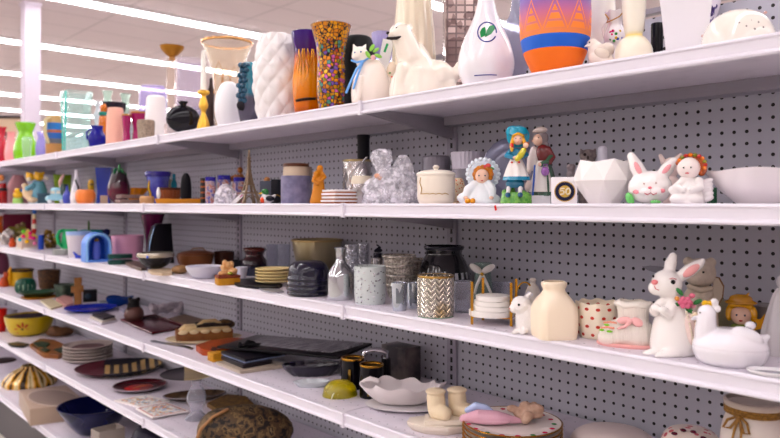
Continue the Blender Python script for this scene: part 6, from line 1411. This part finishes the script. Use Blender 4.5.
# cake-like bundle on cream plate
t = T('cream_oval_plate', 'plate', 'oval cream plate below the brown and beige cake-like bundle', 204, 'D', py=343, r=13)
t.p('body', mat('#e6d8b8', .35)).L([(37, t.by - 3.4), (35.5, t.by - 2.2), (29, t.by)], open=1.2, n=48, sy=.62, sm=2)
CP = t
t = T('painted_bundle', 'ornament', 'brown and beige scalloped wooden bundle with a curved handle on the cream plate', 205, 'D', dy=CP.Y - 1.114, z0=2.4 * CP.k, turn=6)
b = t.by; q = t.p('body', matte('#7d5030', '#94653c', 25), bev=.6); q.B(204, b - 4.6, 54, 9.2, 24)
q = t.p('cloth_top', matte('#d9c29a', '#c9ae84', 18), bev=.8); q.B(205, b - 11.5, 50, 5, 22, top=.8)
for i in range(5): t.p('scallop', matte('#e4d2ae')).E(183 + i * 10.5, b - 9, 4.6, 2.2, 1.5, d=-11.6)
t.p('dark_band', matte('#2f2320')).B(213, b - 14, 34, 2.2, 20); t.p('handle', matte('#cdb48c')).C([(196, b - 13, -5, 1.6), (203, b - 18, -5, 1.9), (214, b - 18, -4, 1.9), (221, b - 13.5, -4, 1.6)], 8)
t.p('bark', matte('#3f3022', '#6a5236', 60)).E(226, b - 13.5, 9, 4.4, 7, rot=-10)
for i, (p1, lb) in enumerate((([(150, 340.5), (152, 341.8), (178, 346.2), (190, 348), (191, 346.6), (178, 344.8), (154, 340)], 'left'), ([(176, 344.6), (180, 346), (192, 349.6), (194, 348), (184, 345)], 'right'))):
    t = T('steel_knife' if i == 0 else 'steel_spoon', 'utensil', 'thin steel table %s lying near the front edge of fourth shelf' % ('knife' if i == 0 else 'spoon'), p1[0][0] + 15, 'D', py=345); t.p('blade', mat('#9c9ba6', .2, .9)).F(p1, 0, .0025)
# maroon tray
t = T('maroon_tray', 'tray', 'glossy maroon rectangular tray with a raised lip', 150, 'D', py=328)
t.p('body', mat('#501822', .2, 0, 0, .6), bev=.3).F([(121, 320), (152, 333.5), (185, 327), (155, 315)], 0, .006)
def lip_run(t, pl, h, wd, m):
    q = t.p('lip', m); n = len(pl); pts = []
    for x, y in pl + [pl[0]]:
        _, X, Y = on_plane(x, y, t.z + h); X -= t.X; Y -= t.Y; c_, s_ = math.cos(-t.rot), math.sin(-t.rot)
        pts.append(((X * c_ - Y * s_) / t.k + t.px, t.by - h / t.k, (X * s_ + Y * c_) / t.k, wd))
    q.C(pts, 8)
lip_run(t, [(121, 319.6), (152, 333), (185, 326.4), (155, 314.6)], .010, .9, mat('#6a2630', .2, 0, 0, .6))
t = T('clay_jug', 'jug', 'brown clay jug with black twisted top standing on the maroon tray', 134, 'D', py=320.5, r=6, z0=.0065)
t.p('body', mat('#6a4a44', .4)).L([(5, 306), (8.5, 310), (9.5, 316), (7.5, t.by)]); q = t.p('top', mat('#1d191c', .4), blob=.5); q.L([(5.5, 299), (5, 303), (6, 307)], sm=2, floor=False); q.E(130, 299, 2, 2.4, 2); q.E(138, 299.5, 2, 2.4, 2); q.C([(129, 303, -4, 1), (128, 308, -6, .8)])
t = T('plush_bundle', 'ornament', 'fluffy grey white bundle lying against the pegboard', 168, 'D', dy=.365); q = t.p('body', matte('#a89fa8', '#d0c6cc', 30, .004, 90), blob=.7); random.seed(6)
for i in range(18): q.E(153 + i * 1.75, t.by - 4 - random.uniform(0, 6), 4, 4, 4, d=random.uniform(-4, 3), seg=10)
q.v = [(x, y, max(z, 0)) for x, y, z in q.v]
t = T('tan_placemat', 'placemat', 'tan woven placemat behind the maroon tray', 186, 'D', py=322); t.p('body', matte('#8a7464', '#7a6456', 80)).F([(168, 318.5), (190, 325), (206, 320), (184, 314)], 0, .008)
t = T('blue_wavy_dish', 'dish', 'cobalt blue wavy-edged dish against the back of fourth shelf', 119, 'D', dy=.31); t.p('body', mat('#0f3f8a', .2)).L([(13, t.by - 8.5), (12, t.by - 5), (8, t.by)], open=.8, n=48, fn=lambda a, z, r: (1 + .06 * math.cos(5 * a), 1.2 * z * math.cos(3 * a)))
t = T('paper_stack', 'papers', 'small pile of white papers behind the clay jug', 124, 'D', py=310); t.p('sheet', matte('#b8b4c8')).F([(118, 307), (124, 310), (131, 307), (125, 304.5)], 0, .014)
for i in range(3):
    t = T('coaster_book', 'book', ['white thin book at the bottom, near the blue oval plate', 'cream thin book in the middle, near the blue oval plate', 'black-covered thin book on top, near the blue oval plate'][i], 107, 'D', py=318, z0=i * .0085)
    t.p('book', mat(['#dcd6dc', '#cfc6bc', '#2a2028'][i], .4)).F([(88 + i * 2, 318 - i * 2.0), (101 + i, 323.5 - i * 2.4), (117 - i, 320 - i * 2.2), (105, 316 - i * 1.8)], 0, .008)
t = T('blue_oval_plate', 'plate', 'bright blue oval plate with an orange mark', 91, 'D', dy=.14); t.p('body', mat('#1c2fa0', .2)).L([(25, t.by - 4), (24, t.by - 3), (17, t.by)], open=1, n=48, sy=.9, sm=2); t.p('mark', mat('#c8583a', .3)).E(93, t.by - 1.4, 8, .5, 6, d=-6)
t = T('wooden_cross', 'cross', 'small carved wooden cross standing on fourth shelf', 78, 'D', py=308.5, r=3)
t.p('upright', matte('#a87848', '#94683c', 40), bev=.5).B(78, (277.5 + t.by) / 2, 7, t.by - 277.5, 4.6); t.p('crosspiece', matte('#a87848', '#94683c', 40), bev=.5).B(77.5, 289, 11.5, 6.5, 5.2)
t = T('tile_card', 'tile', 'cream square tile lying flat beside the green plate', 50, 'D', py=304); t.p('tile', mat('#d8ccae', .4)).F([(40, 300), (51, 308.5), (63, 305), (51, 298)], 0, .008)
t = T('pink_pile', 'cloth', 'flat folded pink cloth left of the wooden cross', 66, 'D', py=303); t.p('cloth', matte('#c89a94')).F([(56, 298), (66, 305), (73.5, 303), (72, 297), (64, 295)], 0, .018)
jar('camouflage_bowl', 'bowl', 'green grey mottled bowl behind the wooden cross', 65, 'D', [(10, 284), (9.5, 289), (8, 296), (6, 300)], mat('#5a6a5c', .3, mott='#2f3f38', ms=22), dy=.21, open=.8)
t = T('black_gadget', 'box', 'small black box-shaped gadget right of the wooden cross', 90, 'D', dy=.255); t.p('body', mat('#1a1820', .4), bev=.5).B(90, t.by - 6, 13, 12, 8); t.p('lens', mat('#3a4a5a', .2)).E(88, t.by - 6, 3, 3, 1, d=-4.3)
t = T('grey_cloth', 'cloth', 'folded grey cloth behind the blue oval plate', 100, 'D', py=306); t.p('cloth', matte('#7d8088', '#a0a3a8', 60)).F([(99, 301), (103, 302.5), (110, 302), (105, 300.3)], 0, .01)
# left cluster
jar('olive_plate', 'plate', 'dark green oval plate lying on the orange plate', 38, 'D', [(18, 0), (16, 0), (12, 0)], mat('#3f5a40', .3), dy=.12) if False else None
t = T('orange_plate', 'plate', 'thin orange plate under the dark green plate', 40, 'D', py=299, r=8); t.p('body', mat('#c8883a', .35)).L([(17, t.by - 1.8), (16, t.by - 1), (12, t.by)], open=.6, sm=1, sy=.9, n=40); k_ = 1.9 * t.k; OR = t
t = T('green_plate', 'plate', 'dark green plate lying on the thin orange plate', 38, 'D', dy=OR.Y - 1.114, z0=k_); t.p('body', mat('#2f4f3c', .3)).L([(17.5, t.by - 4), (16.5, t.by - 3), (12, t.by)], open=.8, sm=2, sy=.9, n=40)
t = T('cactus_candle', 'candle', 'round dark green cactus-shaped candle with pale ribs', 25.5, 'D', py=294.5, r=7); t.p('body', mat('#0f4f3e', .35)).L([(2, 278), (7, 279.5), (9.2, 285), (8.6, 291), (5.5, t.by)], n=64, fn=lambda a, z, r: 1 + .05 * math.cos(12 * a)); q = t.p('rib', mat('#b8ccb4', .4))
for x in (-6, -2.2, 2.2, 6): q.C([(25.5 + x * .5, 280, -math.sqrt(49 - x * x) + 1, .35), (25.5 + x, 285, -math.sqrt(84 - x * x), .4), (25.5 + x * .9, 291, -math.sqrt(72 - x * x), .35)], 6)
t = T('yellow_pitcher', 'pitcher', 'yellow ceramic pitcher behind the cactus candle', 22, 'D', dy=.20); t.p('body', mat('#d0a83a', .3)).L([(10.5, 270), (10, 276), (11, 286), (9, 297)], open=.8); t.p('spout', mat('#e0a828', .3)).C([(13, 290, -3, 2.4), (11.5, 280, -4, 2.6), (11, 272, -4, 2.2), (12, 267, -4, 1)], 10)
t.p('rim_detail', mat('#4a3426', .4)).L([(10.8, 269), (11, 270), (10.6, 271.4)], floor=False, open=1)
jar('brown_basket_pot', 'basket', 'brown woven basket pot behind the green plate', 49, 'D', [(10.5, 270), (10, 276), (9, 286), (7.5, 295)], matte('#6a4a2c', '#4a3220', 60, .003, 90), dy=.275, open=1)
t = T('orange_fox', 'figurine', 'small orange figurine left of the yellow pitcher', 4, 'D', py=287, r=3); q = t.p('body', mat('#b5501c', .35), blob=.5); q.L([(2.4, 277), (4, 281), (4.4, t.by)], sm=2); q.E(6, 275, 2.8, 2.8, 2.6); q.E(4.5, 272.5, 1, 1.6, 1); q.E(7.5, 272.5, 1, 1.6, 1)
jar('mauve_vase', 'vase', 'large mauve pink vase at the far left of fourth shelf', -1, 'D', [(6, 252), (8, 258), (9, 268), (7, 277), (5, 283)], matte('#8a5064'), dy=.29)

# ================================================================== FIFTH SHELF
t = T('camouflage_bag', 'bag', 'brown camouflage pattern bag with a tan strap lying on fifth shelf', 245, 'E', py=452, r=20)
cmo = NT('camouflage_cloth'); nz = cmo.noise(cmo.co(), 42, 5)
q = t.p('body', cmo.fin(cmo.ramp(nz, [(.3, '#1f1813'), (.42, '#5a4630'), (.52, '#7d6848'), (.6, '#3a2c20'), (.7, '#8f7c5c')], True), .6), blob=1.6)
b = t.by; q.E(248, b - 16, 46, 24, 24, rot=-6); q.E(222, b - 16, 24, 22, 22); q.v = [(x, y, max(z, 0)) for x, y, z in q.v]
q = t.p('strap', matte('#a8805c')); q.C([(196, b - 4, -16, 1.6), (203, b - 24, -18, 1.7), (214, b - 34, -14, 1.7), (228, b - 39, -8, 1.6)], 8); q = t.p('strap', matte('#c49a76'), bev=.4); q.B(208, b - 6, 22, 6, 4, d=-24, rot=-14)
t.p('buckle', mat('#a87c58', .4)).E(234, b - 12, 5, 3.6, 2.4, d=-23)
t = T('yellow_cloth', 'cloth', 'flat mustard brown patterned cloth behind the camouflage bag', 232, 'E', py=408)
t.p('cloth', matte('#8a6a34', '#6a4e26', 50)).F([(207, 403), (222, 412), (254, 404), (246, 396), (226, 394)], 0, .016)
# glass cake stand with plate on it
t = T('cake_stand', 'stand', 'clear glass footed stand holding the black and cream plate', 196.5, 'E', py=421, r=8)
t.p('stem', thin('#e8e8f2', .2)).L([(6, 380), (5, 382), (4.5, 385), (7.5, 390), (9.5, 398), (7, 407), (5, 411), (9, 415), (11.5, t.by)], n=10); 
zt_ = (t.by - 380) * t.k; CS = t
t = T('two_tone_plate', 'plate', 'plate half black half cream balanced on the glass stand', 189, 'E', dy=CS.Y - 1.114, z0=zt_)
tt = NT('two_tone'); gx = tt.sep(tt.co())[0]; m2 = tt.fin(tt.mix(tt.m_('GREATER_THAN', gx, -.018), lin('#231c28'), lin('#d9c79a')), .3, 0, 0, .4)
t.p('body', m2).L([(28, t.by - 4), (26, t.by - 3), (14, t.by)], open=1, n=48, sm=2, sy=1, floor=False)
t = T('dark_leaf_dish', 'dish', 'dark leaf-pattern oval dish with silver rim behind the cake stand', 195, 'E', dy=.27)
t.p('body', mat('#3a2e26', .3, mott='#6a5642', ms=18)).L([(30, t.by - 5), (28, t.by - 3), (18, t.by)], open=1, n=48, sy=.5, sm=2); t.p('rim', mat('#8f8a8e', .2, .8)).L([(30.4, t.by - 5.6), (31, t.by - 5), (30.4, t.by - 4.4)], sm=1, open=1, sy=.5, n=48, floor=False)
# decorated tiles
for i, (pl, lb) in enumerate((([(114, 400), (140, 407), (170, 400.5), (146, 394.5)], 'rear decorated white card with blue and yellow drawing'), ([(136, 408), (152, 417), (189, 410.5), (166, 402)], 'front decorated white tile with red border and coloured drawing'))):
    t = T('decorated_tile', 'tile', lb, 152, 'E', py=408, z0=.0 if i == 0 else .007); t.p('tile', mat('#f6efec', .35)).F(pl, 0, .006)
    cx_ = sum(p[0] for p in pl) / 4; cy_ = sum(p[1] for p in pl) / 4
    sh = lambda f: [(cx_ + (x - cx_) * f, cy_ + (y - cy_) * f) for x, y in pl]
    dr = NT('drawing'); nz = dr.noise(dr.co(), 55, 2)
    if i: t.p('border', mat('#b8504a', .4)).F(sh(.9), .006, .0006)
    t.p('drawing', dr.fin(dr.ramp(nz, [(0, '#f4eee8'), (.49, '#f4eee8'), (.52, '#4a9ad8'), (.56, '#e8cc3a'), (.6, '#d85040'), (.64, '#f4eee8')], True), .4)).F(sh(.84), .0066, .0006)
# red plate
t = T('red_plate', 'plate', 'dark maroon plate with a bright red patterned centre', 140, 'E', py=391.5, r=11)
t.p('body', mat('#46141e', .2)).L([(25.5, t.by - 4), (24.5, t.by - 3), (17, t.by)], open=.9, n=48, sy=.95, sm=2); t.p('rim', mat('#a89ca4', .3)).L([(25.8, t.by - 4.5), (26.2, t.by - 4), (25.6, t.by - 3.2)], sm=1, open=.6, n=48, sy=.95, floor=False)
t.p('centre', mat('#c81c14', .3, mott='#7a1414', ms=30)).E(139, t.by - 1.3, 14, .6, 13)
t.p('mark', mat('#c8a078', .4)).C([(134, t.by - 2, -4, .5), (140, t.by - 2, 1, .7), (147, t.by - 2, 4, .5)], 6)
# striped plate
t = T('striped_plate', 'plate', 'large dark plate with cream bars and dots and a maroon side', 119, 'E', dy=.222)
sp = NT('barred_plate'); g3 = sp.sep(sp.co()); bars = sp.m_('GREATER_THAN', sp.m_('FRACT', sp.m_('MULTIPLY', g3[0], 24)), .45); mid = sp.m_('LESS_THAN', sp.m_('ABSOLUTE', g3[1]), .125)
cc = sp.mix(sp.m_('MULTIPLY', bars, mid), lin('#1d1a28'), lin('#c9ac7c')); cc = sp.mix(sp.m_('LESS_THAN', g3[0], -.07), cc, lin('#5a2430'))
t.p('body', sp.fin(cc, .5)).L([(41, t.by - 6), (39, t.by - 4.6), (30, t.by - .8), (24, t.by)], open=1.0, n=56, sy=.84, sm=3)
# stack of stoneware plates
for i in range(5):
    t = T('stoneware_plate', 'plate', 'grey beige stoneware plate, %s of the stack of five' % ['bottom', 'second', 'middle', 'fourth', 'topmost'][i], 88, 'E', dy=.2, z0=0, group='stoneware plates'); 
    t.z += i * .0165; t.by = HY + (EYE - t.z) / t.k
    t.p('plate', mat('#c6bab4', .4)).L([(23.4, t.by - 3.7), (23.4, t.by - 3), (19.5, t.by - 1.6), (17, t.by)], open=.9, n=44, sy=.95, sm=1, floor=False)
    if i == 4: t.p('centre', mat('#6a4448', .4)).L([(15, t.by - 1.4), (15, t.by - 1.0)], sm=1, n=36, sy=.95, floor=False)
# leaf dish
t = T('orange_leaf_dish', 'dish', 'orange brown leaf-shaped dish with green leaves on fifth shelf', 50, 'E', py=357)
t.p('body', mat('#9a6428', .45, mott='#7a4a20', ms=14)).F([(30, 344), (38, 350), (44, 354), (58, 355), (66, 352), (66, 345), (54, 339.5), (40, 338.5)], 0, .022)
for pl in ([(33, 342.5), (38, 346), (46, 347), (50, 343), (42, 341)], [(54, 349), (60, 352), (65, 351), (63, 347)], [(40, 349), (46, 351.5), (50, 349.5), (45, 347.5)]): t.p('leaf', mat('#2f4430', .5)).F(pl, .0225, .005)
t = T('brown_pouch', 'pouch', 'soft brown pouch lying at the back behind the orange leaf dish', 60, 'E', dy=.31); q = t.p('body', matte('#7a5638', '#65452c', 30), blob=.8); q.E(60, t.by - 4, 13, 5, 9); q.E(55, t.by - 7, 6, 4, 6); q.v = [(x, y, max(z, 0)) for x, y, z in q.v]
# yellow bowl
t = T('yellow_bowl', 'bowl', 'bright yellow bowl with purple inside and an orange red flower', 29.5, 'E', py=336.5, r=14)
t.p('body', mat('#c9b01c', .3, 0, 0, .3)).L([(22.5, 315), (21.5, 322), (17, 332), (11, 337), (10, t.by)], open=.9, n=48); t.p('inside', mat('#3a1c40', .3)).L([(21, 315.4), (19.5, 322), (15, 331), (9, 335)], n=48, floor=False)
t.parts.pop(); t.p('inside', mat('#2a1030', .6)).L([(21.4, 316.2), (21.4, 316.8)], sm=1, n=48, floor=False)
fl_ = t.p('flower', mat('#b8401c', .4))
for i in range(8):
    a = 2 * PI * i / 8; x, y = 23.5 + 4.6 * math.cos(a), 325.5 + 4.2 * math.sin(a); fl_.E(x, y, 2.6, .9, .8, d=-math.sqrt(max(20.5 ** 2 - (x - 29.5) ** 2, 4)) + (y - 322) * .75 - 1.6, rot=-math.degrees(a), seg=10)
t.p('flower_centre', mat('#2a1a1a', .4)).E(23.5, 325.5, 1.4, 1.4, .9, d=-18.8)
t = T('black_scissors', 'utensil', 'black plastic utensil lying before the yellow bowl', 20, 'E', py=341); t.p('body', mat('#15131a', .3)).F([(8, 343), (12, 345.4), (24, 346), (29, 343.5), (18, 341.5)], 0, .012)
jar('red_cup', 'cup', 'bright red cup at the far left edge of fifth shelf', 0, 'E', [(6.5, 309), (6, 318), (5, 331)], mat('#c0101c', .3), py=332, r=4, open=.6, sm=1)
jar('pale_dish', 'dish', 'pale grey dish behind the red cup', 10, 'E', [(7, 309.5), (6, 313), (4, 318)], mat('#b8b4bc', .35), dy=.27, open=.6)

# ================================================================== BASE SHELF
t = T('gold_glass_jar', 'jar', 'large bulbous gold and clear striped glass jar on the base shelf', 30, 'F', dy=.2)
gm = NT('gold_streaks'); g3 = gm.sep(gm.co()); nz = gm.m_('ADD', gm.m_('MULTIPLY', gm.m_('PINGPONG', gm.m_('MULTIPLY', gm.m_('ARCTAN2', g3[0], g3[1]), 13 / (2 * PI)), .5), .5), gm.m_('MULTIPLY', gm.noise(gm.co(), 7, 3), .55))
t.p('body', gm.fin(gm.ramp(nz, [(.3, '#3a2c20'), (.38, '#d8a02c'), (.46, '#eadcb0'), (.54, '#8a6c3c'), (.62, '#4a3a2c')]), .08, .2)).L([(8, 365), (9, 367), (17, 371), (24, 378), (24.5, 388), (19, 397), (13, t.by)], n=48, open=1, fn=lambda a, z, r: 1 + .02 * math.cos(10 * a))
t = T('beige_boxed_dish', 'box', 'beige square block dish with an oval recess on top', 56, 'F', py=416)
bx = [(19, 390), (30, 409), (86, 402), (66, 385)]
t.p('block', mat('#b5a090', .4), bev=.4).F(bx, 0, .085)
q = t.p('oval_ring', mat('#c2b0a4', .35)); cxo, cyo = 53, 397
def flat_ellipse(t, cx_, cy_, rx, ry, h, n=36):
    return [(cx_ + rx * math.cos(2 * PI * i / n) + .5 * ry * math.sin(2 * PI * i / n), cy_ + ry * math.sin(2 * PI * i / n)) for i in range(n)]
q.F(flat_ellipse(t, 53, 397.5, 26, 8.6, 0), .085, .003); t.p('recess', mat('#94837a', .4)).F(flat_ellipse(t, 53, 397.5, 24, 7.6, 0), .088, .0008)
jar('navy_bowl', 'bowl', 'wide navy blue glass bowl with a broad rim on the base shelf', 95, 'F', [(35, 404), (33, 408), (29, 414), (24, 422), (17, 430), (13, 435), (12, 438)], mat('#0a1044', .1, 0, 0, .7), py=437, r=16, open=1.4, n=56)
t = T('small_white_box', 'box', 'small open white grey cardboard box in front of the navy bowl', 108, 'F', py=449, r=9, turn=25, z0=.05)
b = t.by; 
for nm, a in (('front_panel', (108, b - 9, 26, 18, 1, -9)), ('rear_panel', (108, b - 9, 26, 18, 1, 9)), ('side_panel', (95.5, b - 9, 1, 18, 18, 0)), ('side_panel', (120.5, b - 9, 1, 18, 18, 0))): t.p(nm, matte('#aaa098')).B(a[0], a[1], a[2], a[3], a[4], d=a[5])
t.p('bottom_panel', matte('#9a9088')).B(108, b - .5, 24, 1, 17)
t = T('dark_carton', 'box', 'dark closed carton carrying the small white grey box', 110, 'F', py=463, r=12, turn=25); t.p('body', mat('#17141a', .5), bev=.4).B(110, t.by - .0248 / t.k, 32, .0495 / t.k, 22)
t = T('dark_round_pot', 'pot', 'dark grey violet round pot on the base shelf right of white box', 155, 'F', dy=.20); t.p('body', mat('#2c2838', .35)).L([(14, 424), (20, 430), (24, 442), (22, 458), (14, t.by)], n=40)
t = T('dark_basket', 'basket', 'dark brown woven basket at the far left of the base shelf', 2, 'F', dy=.24); t.p('body', matte('#3a2420', '#2a1a18', 60, .003, 80)).L([(12, 360), (13, 368), (11, 382), (9, t.by)], open=1)
t = T('leaning_board', 'board', 'dark leaf-patterned board on base shelf behind the white box', 122, 'F', dy=.42, align=True); t.p('board', mat('#2a2024', .4)).B(118, t.by - 14, 34, 28, 4)
# ------------------------------------------------------------------ link everything
for t in THINGS: t.done()
bpy.context.view_layer.update()
dg = bpy.context.evaluated_depsgraph_get()
new = []
for o in BAKE:
    me = bpy.data.meshes.new_from_object(o.evaluated_get(dg), preserve_all_data_layers=True, depsgraph=dg)
    new.append((o, me))
for o, me in new:
    o.modifiers.clear(); mt = o.data.materials[0]; o.data = me
    me.materials.clear(); me.materials.append(mt)
    for p in me.polygons: p.use_smooth = True
